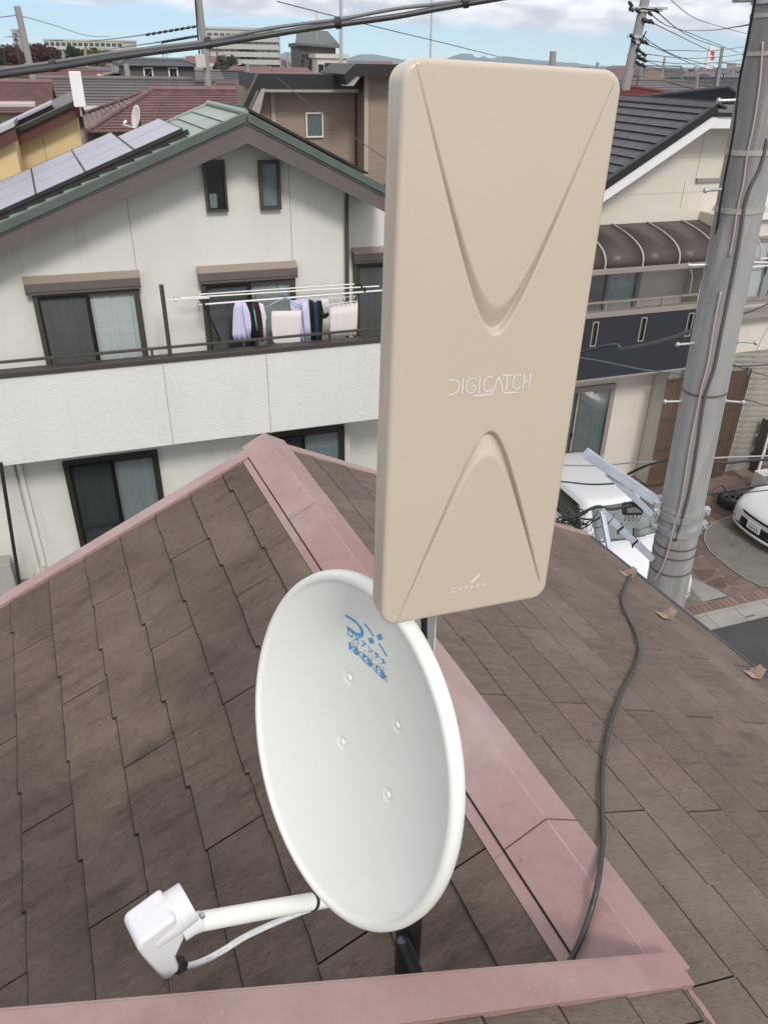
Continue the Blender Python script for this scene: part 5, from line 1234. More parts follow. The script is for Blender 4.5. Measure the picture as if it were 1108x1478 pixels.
# wires that run down the pole
def pole_wire(pts, r_, material, label, parent=None, out=0.006):
    P = [on_pole(x, y) for x, y in pts]; P2 = []
    for p in P:
        c = pole_at(p.z); q_ = (p-c)-pax*((p-c).dot(pax)); P2.append(c+pax*((p-c).dot(pax))+q_.normalized()*(prad(p.z)+out))
    return MB().tube(spl3(P2, 5), r_, 8).build('wire', material, pol, smooth=True)
pole_wire([(1101, 60), (1096, 120), (1087, 180), (1078, 222), (1072, 265), (1064, 300), (1058, 340), (1052, 370)], 0.0055, M_WIREP, '')
pole_wire([(1040, 420), (1030, 470), (1022, 520), (1012, 560), (1004, 600), (996, 640), (988, 690), (981, 730), (972, 760), (965, 790), (955, 820), (944, 838)], 0.0070, M_WIREP, '', out=0.008)
pole_wire([(1106, 200), (1096, 240), (1082, 270), (1073, 300), (1068, 335), (1060, 380), (1050, 430), (1040, 480), (1030, 530), (1016, 575), (1006, 640), (996, 700), (986, 740), (974, 780)], 0.011, mat('dark_conduit', (0.10, 0.10, 0.105), 0.5), '')
# thin cable standing off along the left side
ew = [hit(x, y, FWD, PB+pdv*k) for (x, y, k) in ((1092, -20, 4.3), (1078, 60, 3.9), (1066, 120, 3.5), (1058, 190, 3.2), (1043, 270, 2.7), (1030, 350, 2.2), (1018, 400, 1.9), (1010, 440, 1.7), (998, 520, 1.3), (990, 580, 1.0))]
tag(MB().tube(spl3(ew), 0.0075, 8).build('hanging_wire', M_RUB, None, smooth=True), 'thin black wire hanging just left of the thick concrete pole', 'wire')
ew2 = [hit(x, y, FWD, PB+pdv*k) for (x, y, k) in ((1024, 390, 2), (1014, 430, 1.8), (1005, 480, 1.6), (997, 530, 1.3), (990, 585, 1.0), (984, 640, 0.7))]
tag(MB().tube(spl3(ew2), 0.006, 8).build('hanging_wire', M_WIREP, None, smooth=True), 'pale thin wire hanging beside the left edge of the concrete pole', 'wire')
# galvanised arms: one high with brace, one lower with cable ties
ar = thing('steel_bracket', 'long square galvanised steel arm reaching left from the pole above the car', 'bracket', pole_at(on_pole(978, 755).z))
def beam(p, q_, hw, hh, name, parent, material=M_GALVB):
    d = (q_-p); l = d.length; d = d/l; sd = d.cross(Z).normalized(); up = sd.cross(d)
    m = MB(); m.box((p+q_)/2, (d, sd, up), (l/2, hw, hh)); return m.build(name, material, parent, bevel=0.004)
zc_ = on_pole(976, 752).z
c1 = hit(945, 722, FWD, pole_at(zc_)+pE*(-prad(zc_))); e1 = hit(845, 654, FWD, c1-FWD*0.28)
beam(c1+(c1-e1).normalized()*0.02, e1, 0.036, 0.036, 'beam', ar)
c1b = hit(940, 742, FWD, c1-FWD*0.0); e1b = c1+(e1-c1)*0.62-Z*0.045
beam(c1b, hit(877, 683, FWD, c1-FWD*0.16), 0.020, 0.022, 'brace', ar)
m = MB(); p_ = c1+(e1-c1)*0.78; m.tube([p_+Z*0.03, p_+Z*0.075], 0.006, 8); m.lathe(p_+Z*0.042, Z, [(0.001, 0.008), (0.012, 0.008), (0.012, 0), (0.001, 0)], 6); m.build('bolt', M_GALV, ar)
m = MB(); m.box(c1+(c1-e1).normalized()*0.03-Z*0.02, (pE, pF, Z), (0.045, 0.06, 0.055)); m.build('end_plate', M_GALV, ar, bevel=0.006)
ar2 = thing('steel_bracket', 'lower short galvanised arm with upright strut and black cable ties below the long arm', 'bracket', pole_at(on_pole(955, 810).z))
c2_ = hit(941, 806, FWD, pole_at(on_pole(955, 810).z)-pE*0.15); e2_ = hit(868, 738, FWD, c2_-FWD*0.28)
beam(c2_, e2_, 0.026, 0.026, 'beam', ar2)
beam(e2_, hit(880, 800, FWD, e2_-FWD*0.02), 0.018, 0.014, 'strut', ar2)
for k in (0.33, 0.62):
    p_ = c2_+(e2_-c2_)*(1-k); d = (e2_-c2_).normalized(); m = MB(); m.box(p_, (d, d.cross(Z).normalized(), d.cross(Z).normalized().cross(d)), (0.009, 0.030, 0.030)); m.tube([p_-Z*0.02, p_-Z*0.06], 0.008, 6); m.build('cable_tie', M_RUB, ar2)
# cable closure and bundle at the arm end
cb0 = e2_
nst = thing('cable_bundle', 'tangled bundle of black cables and ties in front of the white car', 'cables', cb0)
main = spl3([hit(x, y, FWD, cb0+FWD*k) for x, y, k in ((770, 765, 0.1), (800, 756, 0.1), (820, 748, 0.08), (840, 740, 0.05), (862, 731, 0.03), (880, 735, 0.02), (905, 731, 0.05), (925, 728, 0.1))])
MB().tube(main, 0.012, 8).build('main_cable', M_RUB, nst, smooth=True)
rb = random.Random(3)
for k in range(16):
    x0, y0 = 800+rb.uniform(-8, 45), 752+rb.uniform(-14, 12); pts = []
    for j in range(5): pts.append(hit(x0+j*rb.uniform(3, 11), y0-j*rb.uniform(-3.5, 5)+rb.uniform(-5, 5), FWD, cb0+FWD*rb.uniform(-0.05, 0.08)))
    MB().tube(spl3(pts, 4), rb.choice((0.0035, 0.0055, 0.008)), 6).build('loose_cable', rb.choice((M_RUB, M_CABLE, M_GALV, M_RUB)), nst, smooth=True)
for k in range(14):
    x0, y0 = 806+k*4+rb.uniform(-3, 3), 748+rb.uniform(-8, 10); pts = [hit(x0, y0, FWD, cb0), hit(x0+rb.uniform(-8, 4), y0+rb.uniform(8, 16), FWD, cb0), hit(x0+rb.uniform(-14, 8), y0+rb.uniform(18, 34), FWD, cb0)]
    MB().tube(spl3(pts, 4), 0.002, 5).build('tie_end', M_RUB, nst, smooth=True)
jb = hit(912, 734, FWD, cb0+FWD*0.12)
m = MB(); m.box(jb, (RT, FWD, UP), (0.075, 0.05, 0.052)); m.build('splice_box', M_RUB, nst, bevel=0.02)
for k in range(4):
    m = MB(); m.tube(spl3([jb+RT*(-0.05+0.03*k)-UP*0.05, jb+RT*(-0.06+0.035*k)-UP*0.10+FWD*0.02, jb+RT*(-0.03+0.035*k)-UP*0.055]), 0.0025, 5); m.build('wire_loop', M_RUB, nst)
sm_ = hit(917, 768, FWD, cb0+FWD*0.15); m = MB(); m.box(sm_, (RT, FWD, UP), (0.020, 0.02, 0.032)); m.tube(spl3([sm_, hit(930, 762, FWD, sm_), hit(942, 759, FWD, sm_), hit(947, 768, FWD, sm_)]), 0.003, 6); m.tube(spl3([sm_, hit(924, 782, FWD, sm_), hit(930, 790, FWD, sm_)]), 0.002, 6); m.build('drop_clip', M_RUB, nst, bevel=0.004)

# ------------------------------------------------------------------ cables crossing the street
def wire(pts, r_, material, label, name='power_line', cat='cable', grp=None, seg=8, n=6):
    return tag(MB().tube(spl3(pts, n), r_, seg).build(name, material, None, smooth=True), label, cat, grp)
# heavy twin bundle across the top of the picture, close to the viewer
def along(pxs, d0, d1):
    n = len(pxs); return [at_y(x, y, d0+(d1-d0)*i/(n-1)) for i, (x, y) in enumerate(pxs)]
bun = thing('cable_bundle', 'thick grey bundle of cables with black ties crossing the top left sky', 'cables', at_y(300, 66, 5))
lo = [(-120, 130), (0, 109), (78, 98), (160, 84), (230, 74), (300, 65), (385, 51), (440, 42), (490, 35), (570, 24), (640, 11), (700, 1), (760, -10), (860, -30)]
hi_ = [(-120, 122), (0, 101), (78, 90), (160, 77), (230, 68), (300, 59), (385, 42), (440, 34), (490, 28), (570, 13), (640, 5), (700, -5), (760, -16), (860, -36)]
MB().tube(spl3(along(lo, 4.6, 5.4)), 0.0155, 12).build('cable', M_CABLE, bun, smooth=True)
MB().tube(spl3(along(hi_, 4.64, 5.44)), 0.0095, 10).build('cable', mat('light_cable', (0.13, 0.13, 0.135), 0.4), bun, smooth=True)
MB().tube(spl3(along([(x, y-2+(3 if i % 2 else 0)) for i, (x, y) in enumerate(hi_)], 4.70, 5.48)), 0.0045, 8).build('cable', M_RUB, bun, smooth=True)
for (x, y) in ((78, 95), (301, 62), (488, 33), (672, 3)):
    i = 0; d = 4.6+0.8*(x+120)/980; c = at_y(x, y, d); dd2 = (at_y(x+10, y-1.5, d)-at_y(x-10, y+1.5, d)).normalized()
    m = MB(); m.lathe(c, dd2, [(0.015, -0.018), (0.030, -0.016), (0.030, 0.016), (0.015, 0.018)], 14); m.build('black_tie', M_RUB, bun)
wire([at_y(x, y, d) for x, y, d in ((560, 600, 11), (840, 508, 8.5), (900, 503, 8), (960, 490, 6.8), (1004, 474, 5.8), (1010, 470, 5.3))], 0.016, M_CABLE, 'grey cable bundle running to the pole across the navy balcony')
wire([at_y(x, y, d) for x, y, d in ((700, 500, 11), (840, 517, 9), (890, 526, 8), (930, 534, 7), (985, 540, 5.6))], 0.007, mat('teal_wire', (0.10, 0.16, 0.16), 0.5), 'thin greenish wire sagging across the navy balcony to the pole')
wire([at_y(x, y, d) for x, y, d in ((1055, 455, 5.4), (1080, 450, 5.8), (1108, 438, 6.6), (1140, 420, 8))], 0.008, M_RUB, 'short black cable leaving the right side of the pole by the upper window')
wire([at_y(x, y, d) for x, y, d in ((1050, 528, 5.4), (1080, 528, 6), (1140, 524, 8))], 0.006, M_RUB, 'thin black wire leaving the right side of the pole above the brown screen')
wire([at_y(x, y, d) for x, y, d in ((1050, 522, 5.4), (1080, 535, 6), (1140, 552, 8))], 0.004, M_RUB, 'thin dark wire sloping down to the right edge above the screen')
wire([at_y(x, y, d) for x, y, d in ((1040, 566, 5.4), (1070, 575, 6), (1140, 595, 8))], 0.004, M_RUB, 'thin wire sloping to the right across the cream wall and screen')
wire([at_y(x, y, d) for x, y, d in ((1078, 542, 7), (1093, 500, 7), (1112, 465, 7))], 0.004, M_GALV, 'thin stay wire slanting up beside the right window')
wire([at_y(x, y, d) for x, y, d in ((790, 670, 7.5), (850, 672, 7), (910, 668, 6.6), (955, 666, 5.8))], 0.008, M_ALU, 'pale messenger wire reaching the pole behind the long steel arm')
wire([at_y(x, y, d) for x, y, d in ((895, 690, 6.4), (925, 675, 6.2), (945, 668, 5.9), (966, 663, 5.5))], 0.012, M_RUB, 'black service cable behind the long steel arm at the pole')
wire([at_y(x, y, d) for x, y, d in ((1015, 662, 5.4), (1055, 660, 6), (1085, 659, 6.4), (1140, 657, 7))], 0.008, M_ALU, 'pale messenger wire right of the pole in front of the screen')
wire([at_y(x, y, d) for x, y, d in ((1015, 667, 5.4), (1050, 668, 6), (1090, 664, 6.4), (1140, 662, 7))], 0.013, M_RUB, 'black cable right of the pole under the pale messenger wire')
wire([at_y(x, y, d) for x, y, d in ((1008, 715, 5.4), (1040, 710, 6), (1080, 703, 6.4), (1140, 694, 7))], 0.012, M_RUB, 'black cable right of the pole passing above the loose tyre')
wire([at_y(x, y, d) for x, y, d in ((1008, 718, 5.4), (1022, 712, 5.7), (1040, 700, 6), (1052, 712, 6.1), (1085, 710, 6.4), (1140, 703, 7))], 0.006, M_RUB, 'thin wavy black wire right of the pole near the loose tyre')
wire([at_y(x, y, d) for x, y, d in ((770, 692, 9), (810, 695, 8), (850, 699, 7.4), (885, 698, 7))], 0.010, mat('green_hose', (0.03, 0.12, 0.09), 0.4), 'dark green cable over the roof of the white car left of the pole')

# ------------------------------------------------------------------ cars
def make_car(label, origin, fwd, side, front_only=False, stations=None, Lr=None):
    """origin: front middle on the ground; fwd points out of the bonnet"""
    t = thing('parked_car', label, 'car', origin)
    def P(x, y, z): return origin + fwd*x + side*y + Z*z
    # body shell: stations along the length (x behind the nose is negative)
    S = [(0.00, 0.52, 0.30, 0.52), (-0.05, 0.66, 0.24, 0.60), (-0.16, 0.76, 0.20, 0.68), (-0.38, 0.83, 0.19, 0.78), (-0.80, 0.85, 0.19, 0.90), (-1.15, 0.855, 0.19, 0.97), (-1.9, 0.86, 0.19, 0.98), (-2.8, 0.86, 0.19, 0.99), (-3.5, 0.85, 0.20, 1.00), (-3.9, 0.80, 0.26, 0.98), (-4.02, 0.70, 0.35, 0.90)]
    m = MB(); ny_ = 15
    for x, w_, zl, zt in S:
        for k in range(ny_):
            u = k/(ny_-1)*2-1; a = abs(u)
            if a < 0.62: y, z = w_*0.92*a/0.62, zt+0.035*(1-(a/0.62)**2)
            else:
                v_ = (a-0.62)/0.38; y = w_*(0.92+0.08*math.sin(min(v_*2.2, 1)*math.pi/2)) - (0.05*w_*(v_-0.45)/0.55 if v_ > 0.45 else 0); z = zt-(zt-zl)*v_**1.25
            m.v.append(P(x, math.copysign(y, u), z))
    for i in range(len(S)-1):
        for k in range(ny_-1): q_ = i*ny_+k; m.f.append((q_, q_+1, q_+ny_+1, q_+ny_))
    m.f.append(tuple(range(ny_))); m.f.append(tuple(range((len(S)-1)*ny_, len(S)*ny_)))
    b = m.build('body', M_CARW, t, smooth=True); sm = b.modifiers.new('s', 'SUBSURF'); sm.levels = 1; sm.render_levels = 2
    # cabin: lower and upper outlines
    lowx, lowr, topf, topr = -1.02, -3.86, -1.62, -3.55; hw, tw, zb, zt = 0.76, 0.56, 0.96, 1.44
    def cab(u, v_, off=0.0):
        # u along from front to rear, v_ height 0..1 : half width and x
        pass
    m = MB(); rows = 7; prof_ = []
    for j in range(rows):
        v_ = j/(rows-1); bul = math.sin(v_*math.pi)*0.02
        z = zb+(zt-zb)*(v_ if j < rows-1 else 1); xf = lowx+(topf-lowx)*v_**1.15; xr = lowr+(topr-lowr)*v_; hw_ = hw+(tw-hw)*v_**1.3
        prof_.append((z, xf, xr, hw_))
    def ringp(z, xf, xr, w_):
        r = []
        for (sx, sy) in ((1, 1), (1, -1), (-1, -1), (-1, 1)):
            pass
        c_ = 0.10
        r += [P(xf-c_*1.6, w_, z), P(xf-c_*0.35, w_-c_*0.7, z), P(xf+0.02, w_*0.45, z), P(xf+0.035, 0, z), P(xf+0.02, -w_*0.45, z), P(xf-c_*0.35, -w_+c_*0.7, z), P(xf-c_*1.6, -w_, z), P((xf+xr)/2, -w_-0.02, z), P(xr+c_, -w_+0.01, z), P(xr, -w_+c_, z), P(xr-0.03, 0, z), P(xr, w_-c_, z), P(xr+c_, w_-0.01, z), P((xf+xr)/2, w_+0.02, z)]
        return r
    for pr in prof_: m.v += ringp(*pr)
    for z_, k in ((zt+0.035, 0.86), (zt+0.052, 0.5)):
        r = ringp(zt, topf, topr, tw); c = sum(r, Vector((0, 0, 0)))/len(r); m.v += [c+(p-c)*k+Z*(z_-zt) for p in r]
    nn = 14; nr_ = rows+2
    for i in range(nr_-1):
        for k in range(nn): m.f.append((i*nn+k, i*nn+(k+1) % nn, (i+1)*nn+(k+1) % nn, (i+1)*nn+k))
    m.f.append(tuple(range((nr_-1)*nn, nr_*nn)))
    cb_ = m.build('cabin', M_CARW, t, smooth=True); sm = cb_.modifiers.new('s', 'SUBSURF'); sm.levels = 1; sm.render_levels = 2
    # windscreen, side glass, set just proud of the cabin
    def pan(fn, name, material, nu_=8, nv=6, off=0.006):
        m = MB(); 
        for j in range(nv+1):
            for i in range(nu_+1): m.v.append(fn(i/nu_, j/nv))
        for j in range(nv):
            for i in range(nu_): q_ = j*(nu_+1)+i; m.f.append((q_, q_+1, q_+nu_+2, q_+nu_+1))
        o = m.build(name, material, t, smooth=True); so = o.modifiers.new('th', 'SOLIDIFY'); so.thickness = 0.012; so.offset = 0; return o
    def wsh(u, v_):
        y = (u*2-1); v2 = 0.05+v_*0.86; w_ = (hw+(tw-hw)*v2**1.3)-0.085; xf = lowx+(topf-lowx)*v2**1.15
        return P(xf+0.040-0.055*abs(y)**2.2, y*w_, zb+(zt-zb)*v2+0.012)
    pan(wsh, 'windscreen', M_WSH, 10, 8)
    def rwn(u, v_):
        y = (u*2-1); v2 = 0.12+v_*0.78; w_ = (hw+(tw-hw)*v2**1.3)-0.13; xr = lowr+(topr-lowr)*v2
        return P(xr-0.045+0.03*abs(y)**2, y*w_, zb+(zt-zb)*v2)
    pan(rwn, 'rear_window', M_CARG)
    for sg in (-1, 1):
        for (u0, u1, nm) in ((0.03, 0.44, 'side_window'), (0.48, 0.86, 'side_window')):
            def sd2(u, v_, u0=u0, u1=u1, sg=sg):
                v2 = 0.10+v_*0.72; w_ = hw+(tw-hw)*v2**1.3; xf = lowx+(topf-lowx)*v2**1.15-0.24; xr = lowr+(topr-lowr)*v2+0.22
                return P(xf+(xr-xf)*(u0+(u1-u0)*u), sg*(w_+0.012), zb+(zt-zb)*v2)
            pan(sd2, nm, M_CARG)
        m = MB(); m.box(P(-1.28, sg*0.90, 1.03), (fwd, side, Z), (0.06, 0.09, 0.055)); m.build('mirror', M_CARW, t, bevel=0.02)
        for wx_ in (-0.78, -3.25):
            wh_ = thing('x', '', '') if False else None
            m = MB(); m.lathe(P(wx_, sg*0.765, 0.30), side*sg, [(0.19, 0.105), (0.27, 0.11), (0.30, 0.09), (0.305, -0.08), (0.27, -0.10)], 32); ty = m.build('wheel', M_TYRE, t, smooth=40)
            m = MB(); m.lathe(P(wx_, sg*0.765, 0.30), side*sg, [(0.001, 0.085), (0.05, 0.09), (0.06, 0.075), (0.16, 0.08), (0.19, 0.10), (0.195, 0.06)], 24); m.build('rim', M_ALU, ty, smooth=40)
        # headlamp
        def hl(u, v_, sg=sg):
            y = 0.47+0.31*u; x = -0.055-0.10*u-0.22*u*u-0.10*v_; return P(x-0.00, sg*y, 0.56+0.10*v_+0.05*u)
        pan(hl, 'headlamp', M_LAMP, 6, 4)
        m = MB(); m.tube([P(-0.055, sg*0.56, 0.36), P(-0.10, sg*0.66, 0.36)], 0.04, 12); m.build('fog_lamp', M_LAMP, t)
    def gr(z0, z1, w_, nm, off):
        def f(u, v_): y = (u*2-1)*w_; return P(0.012+off-0.05*(abs(y)/0.5)**2, y, z0+(z1-z0)*v_)
        return pan(f, nm, M_BTILED, 8, 3)
    gr(0.30, 0.44, 0.46, 'lower_grille', 0.004); gr(0.53, 0.575, 0.40, 'upper_grille', -0.004)
    def lip(u, v_): y = (u*2-1)*0.74; return P(0.03-0.17*(abs(y)/0.74)**2.5+0.0, y, 0.185+0.055*v_)
    pan(lip, 'front_lip', M_CARW, 12, 2)
    m = MB(); m.box(P(0.030, 0, 0.395), (side, fwd, Z), (0.165, 0.008, 0.082)); pl_ = m.build('number_plate', M_WTRIM, t)
    TPl = lambda x, y, up: P(0.0385+up, -x if True else x, 0.395+y)
    fl = 1 if side.cross(Z).dot(fwd) > 0 else -1
    TPl = lambda x, y, up: P(0.0385+up, fl*x, 0.395+y)
    m = MB(); write(m, '1', -0.06, 0.035, 0.028, 0.03, 0.006, TPl, 0.001); write(m, '434', -0.02, 0.035, 0.028, 0.03, 0.006, TPl, 0.001) if False else None
    write(m, '.', -0.135, -0.055, 0.06, 0.05, 0.011, TPl, 0.001); 
    xx = -0.095
    for ch in '14-14': write(m, ch, xx, -0.058, 0.070, 0, 0.011, TPl, 0.001, 0.6); xx += 0.048 if ch != '-' else 0.030
    m.build('plate_lettering', mat('plate_green', (0.02, 0.10, 0.06), 0.5) if 'plate_green' not in bpy.data.materials else bpy.data.materials['plate_green'], pl_)
    m = MB(); m.prism([P(-0.02, -0.80, 0.17), P(-3.9, -0.80, 0.17), P(-3.9, 0.80, 0.17), P(-0.02, 0.80, 0.17)], -Z*0.02)
    m2 = MB(); m2.box(P(-2.0, 0, 0.19), (fwd, side, Z), (1.85, 0.76, 0.02)); m2.build('underbody', M_BTILED, t)
    def wiper(y0): 
        m = MB(); m.tube([wsh(0.5+y0*0.4, 0.0)+Z*0.015+fwd*0.03, wsh(0.5+y0*0.4-0.28, 0.06)+Z*0.022+fwd*0.02], 0.007, 6); m.build('wiper', M_RUB, t)
    wiper(0.5); wiper(-0.15)
    return t
o1 = fp(8.22, 7.90, 0.0)
c1_ = make_car('white hatchback parked nose to the road, half hidden behind the concrete pole', o1, FM, FE)
o2 = fp(9.62, 11.12, 0.0)
c2c = make_car('white car at the right edge with number plate, nose pointing left', o2, -FE, FM)
# small blue badge sticker on the second car's bonnet
m = MB(); bp = o2+(FE)*0.30+Z*0.785+FM*0.05; m.prism([bp-FM*0.05+Z*0.004, bp+FM*0.07+FE*0.03+Z*0.006, bp+FE*0.12-FM*0.01+Z*0.02], Z*0.006); m.build('badge', mat('blue_badge', (0.02, 0.05, 0.20), 0.4), c2c)
# loose wheel lying on the paving
tc_ = at_z(1057, 723, 0.10); tw_ = thing('loose_wheel', 'black tyre with alloy rim lying flat on the paving by the right car', 'wheel', Vector((tc_.x, tc_.y, 0)))
tc_ = Vector((tc_.x, tc_.y, 0))
m = MB(); m.lathe(tc_, Z, [(0.20, 0.19), (0.235, 0.205), (0.285, 0.195), (0.31, 0.165), (0.315, 0.10), (0.31, 0.03), (0.27, 0.005), (0.20, 0.01)], 48); m.build('tyre', M_TYRE, tw_, smooth=40)
m = MB(); m.lathe(tc_, Z, [(0.001, 0.115), (0.035, 0.12), (0.045, 0.10)], 20); m.lathe(tc_, Z, [(0.185, 0.12), (0.195, 0.185), (0.205, 0.19), (0.21, 0.15)], 40)
for k in range(7):
    a = 2*math.pi*k/7; d = Vector((math.cos(a), math.sin(a), 0)); m.box(tc_+d*0.11+Z*0.118, (d, d.cross(Z), Z), (0.085, 0.014, 0.010))
m.build('rim', mat('dull_alloy', (0.20, 0.20, 0.21), 0.4, metal=0.6), tw_)
m = MB(); m.lathe(tc_, Z, [(0.001, 0.03), (0.2, 0.03)], 24); m.build('rim_back', M_BTILED, tw_)
# clutter by the wall at the right edge
bx_ = at_z(1097, 704, 0.0); tb = thing('cardboard_box', 'white box with blue printed side by the wall at the right edge', 'box', bx_)
m = MB(); m.box(bx_+Z*0.20, (FE, FM, Z), (0.17, 0.14, 0.19)); m.build('carton', M_WTRIM, tb, bevel=0.005)
m = MB(); m.box(bx_+Z*0.14+FM*0.1425+FE*0.03, (FE, FM, Z), (0.12, 0.001, 0.08)); m.build('blue_print', mat('blue_carton', (0.05, 0.08, 0.35), 0.5), tb)
wp = fpx(11.6, 1085, 708); tp = fpx(11.6, 1112, 585)
tag(MB().tube([Vector((wp.x, wp.y, 0.0)), Vector((wp.x, wp.y, 2.9))], 0.028, 12).build('white_post', M_POLEW, None, smooth=40), 'slender white post standing by the wall at the right edge', 'post')
for k, (x, y, s_, mt) in enumerate(((1104, 668, 0.10, M_CREAMW), (1110, 650, 0.12, M_BRN), (1094, 680, 0.08, M_MAROON))):
    p = fpx(12.0, x, y); 
sk = fpx(12.1, 1106, 668); sh_ = thing('storage_rack', 'small rack with jumbled goods at the right edge above the white box', 'rack', Vector((sk.x, sk.y, 0)))
for zz_ in (0.45, 0.85, 1.2):
    m = MB(); m.box(Vector((sk.x, sk.y, zz_)), (FE, FM, Z), (0.35, 0.16, 0.012)); m.build('shelf', M_BRN, sh_)
for sx_ in (-1, 1):
    m = MB(); m.box(Vector((sk.x, sk.y, 0.65))+FE*0.34*sx_, (FE, FM, Z), (0.012, 0.15, 0.65)); m.build('side', M_BRN, sh_)
for k in range(7):
    m = MB(); p = Vector((sk.x, sk.y, 0.53+0.4*(k % 3)*0.93))+FE*(-0.25+0.09*k); m.box(p, (FE, FM, Z), (0.04, 0.07, 0.065)); m.build('packed_item', [M_CREAMW, M_MAROON, M_BLUE, M_WTRIM, M_LAV, M_YEL, M_GRN][k], sh_, bevel=0.008)

# ------------------------------------------------------------------ houses further off
def dpt(px, py, y): return at_y(px, py, y)
TE, TM = FE, FM
def sawtooth(m, a, b, c, d, n, h):
    """slope a-b (top edge) to d-c (bottom edge) in n stepped courses"""
    a, b, c, d = map(Vector, (a, b, c, d)); nrm = ((b-a)+(c-d)).cross((d-a)+(c-b)).normalized(); nrm = nrm if nrm.z > 0 else -nrm
    for i in range(n):
        u0, u1 = i/n, (i+1)/n
        p, q_, r, s = a+(d-a)*u0, b+(c-b)*u0, b+(c-b)*u1+nrm*h, a+(d-a)*u1+nrm*h
        m.add([p, q_, r, s, r-nrm*h, s-nrm*h], [(0, 1, 2, 3), (3, 2, 4, 5)])
def roof_hip(parent, c, ex, ey, hx, hy, ze, zr, inset, material, rows=10, eave=0.0, name='roof'):
    """ridge along ex; c centre on the ground"""
    c = Vector(c); R0, R1 = c-ex*(hx-inset)+Z*zr, c+ex*(hx-inset)+Z*zr
    q_ = [c+ex*hx*sx+ey*hy*sy+Z*ze for sx, sy in ((-1, 1), (1, 1), (1, -1), (-1, -1))]
    m = MB(); h = 0.045
    sawtooth(m, R0, R1, q_[1], q_[0], rows, h); sawtooth(m, R1, R0, q_[3], q_[2], rows, h)
    if inset > 0.01: sawtooth(m, R1, R1+ey*0.001, q_[1], q_[2], rows, h) if False else None
    if inset > 0.01:
        sawtooth(m, R1, R1, q_[2], q_[1], rows, h); sawtooth(m, R0, R0, q_[0], q_[3], rows, h)
    m.add([p-Z*0.02 for p in q_], [(0, 1, 2, 3)])
    o = m.build(name, material, parent)
    m = MB(); m.tube([R0+Z*0.05, R1+Z*0.05], 0.09, 8)
    if inset > 0.01:
        for r_, k in ((R0, 0), (R0, 3), (R1, 1), (R1, 2)): m.tube([r_+Z*0.04, q_[k]+Z*0.06], 0.075, 8)
    m.build('hip_tiles', material, o)
    return o
def house(label, c, ex, ey, hx, hy, ze, zr, inset, rmat, wmat, rows=10, over=0.5, wins=(), name='house', gable=False):
    t = thing(name, label, 'house', c)
    c = Vector(c)
    m = MB(); bx0, by0 = hx-over, hy-over
    if inset < 0.01:
        for sx in (-1,):
            m.prism([c-ex*bx0+ey*by0, c-ex*bx0-ey*by0, c-ex*bx0-ey*by0+Z*(ze+0.2), c-ex*bx0+Z*(zr-0.25), c-ex*bx0+ey*by0+Z*(ze+0.2)], ex*2*bx0)
    else: m.box(c+Z*(ze/2), (ex, ey, Z), (bx0, by0, ze/2))
    m.build('wall', wmat, t)
    roof_hip(t, c, ex, ey, hx, hy, ze, zr, inset, rmat, rows)
    for (f_, u, z, w_, h_) in wins:
        n_ = {'f': ey, 'l': -ex, 'r': ex}[f_]; tn = ex if f_ == 'f' else ey; off = by0 if f_ == 'f' else bx0
        m = MB(); pc_ = c+n_*(off+0.02)+tn*u+Z*z; m.box(pc_, (tn, n_, Z), (w_/2+0.06, 0.03, h_/2+0.06)); w2 = m.build('window', M_WTRIM, t)
        m = MB(); m.box(pc_+n_*0.02, (tn, n_, Z), (w_/2, 0.02, h_/2)); m.build('pane', M_CARG, w2)
    return t
# yellow house at the far left
SY = 17.5
yh = thing('yellow_house', 'yellow walled house with maroon bargeboard and solar panels at the left edge', 'house', fp(SY, -5.5, 0))
y1, y0 = fpx(SY, 113, 150), fpx(SY, -60, 232)
yd = (y0-y1).normalized(); yN = yd.cross(FM); yN = yN if yN.z > 0 else -yN
ya1 = fac(SY, 112, 170)[0]
m = MB(); zA = y1.z-0.15; yl = ya1-4.2
sl = yd.z/abs(yd.dot(FE)); m.prism([fp(SY+0.3, yl, 0), fp(SY+0.3, ya1, 0), fp(SY+0.3, ya1, zA-0.03), fp(SY+0.3, yl, zA-0.03+sl*4.2)], -FM*5); m.build('wall', M_YEL, yh)
def yr(t, dep, up=0): return y1+yd*t-FM*dep+yN*up
m = MB(); m.prism([yr(-0.05, 0, 0), yr(5.6, 0, 0), yr(5.6, 0, -0.20), yr(-0.05, 0, -0.20)], -FM*0.06); m.build('bargeboard', M_MAROON, yh)
m = MB(); m.prism([yr(-0.1, -0.05, 0.08), yr(5.6, -0.05, 0.08), yr(5.6, 5.2, 0.08), yr(-0.1, 5.2, 0.08)], -yN*0.07); m.build('roof', M_GRYR, yh)
m = MB(); m.prism([yr(-0.1, -0.09, 0.07), yr(5.6, -0.09, 0.07), yr(5.6, -0.09, 0.0), yr(-0.1, -0.09, 0.0)], -FM*0.04); m.build('gutter', M_BRND, yh)
for i in range(4):
    t0 = 0.45+i*1.15; m = MB(); m.prism([yr(t0, 0.2, 0.20), yr(t0+1.10, 0.2, 0.20), yr(t0+1.10, 1.3, 0.20), yr(t0, 1.3, 0.20)], -yN*0.04); m.build('solar_panel', M_SOLAR, yh)
m = MB(); m.prism([yr(0.45, 0.32, 0.17), yr(5.2, 0.32, 0.17), yr(5.2, 0.5, 0.17), yr(0.45, 0.5, 0.17)], -yN*0.09); m.build('panel_rail', M_BRND, yh)
a_, z_ = fac(SY+0.25, 60, 190); m = MB(); board(m, SY+0.298, a_-0.006, a_+0.006, 2, z_, 0.006); m.build('wall_seam', M_TAN, yh)
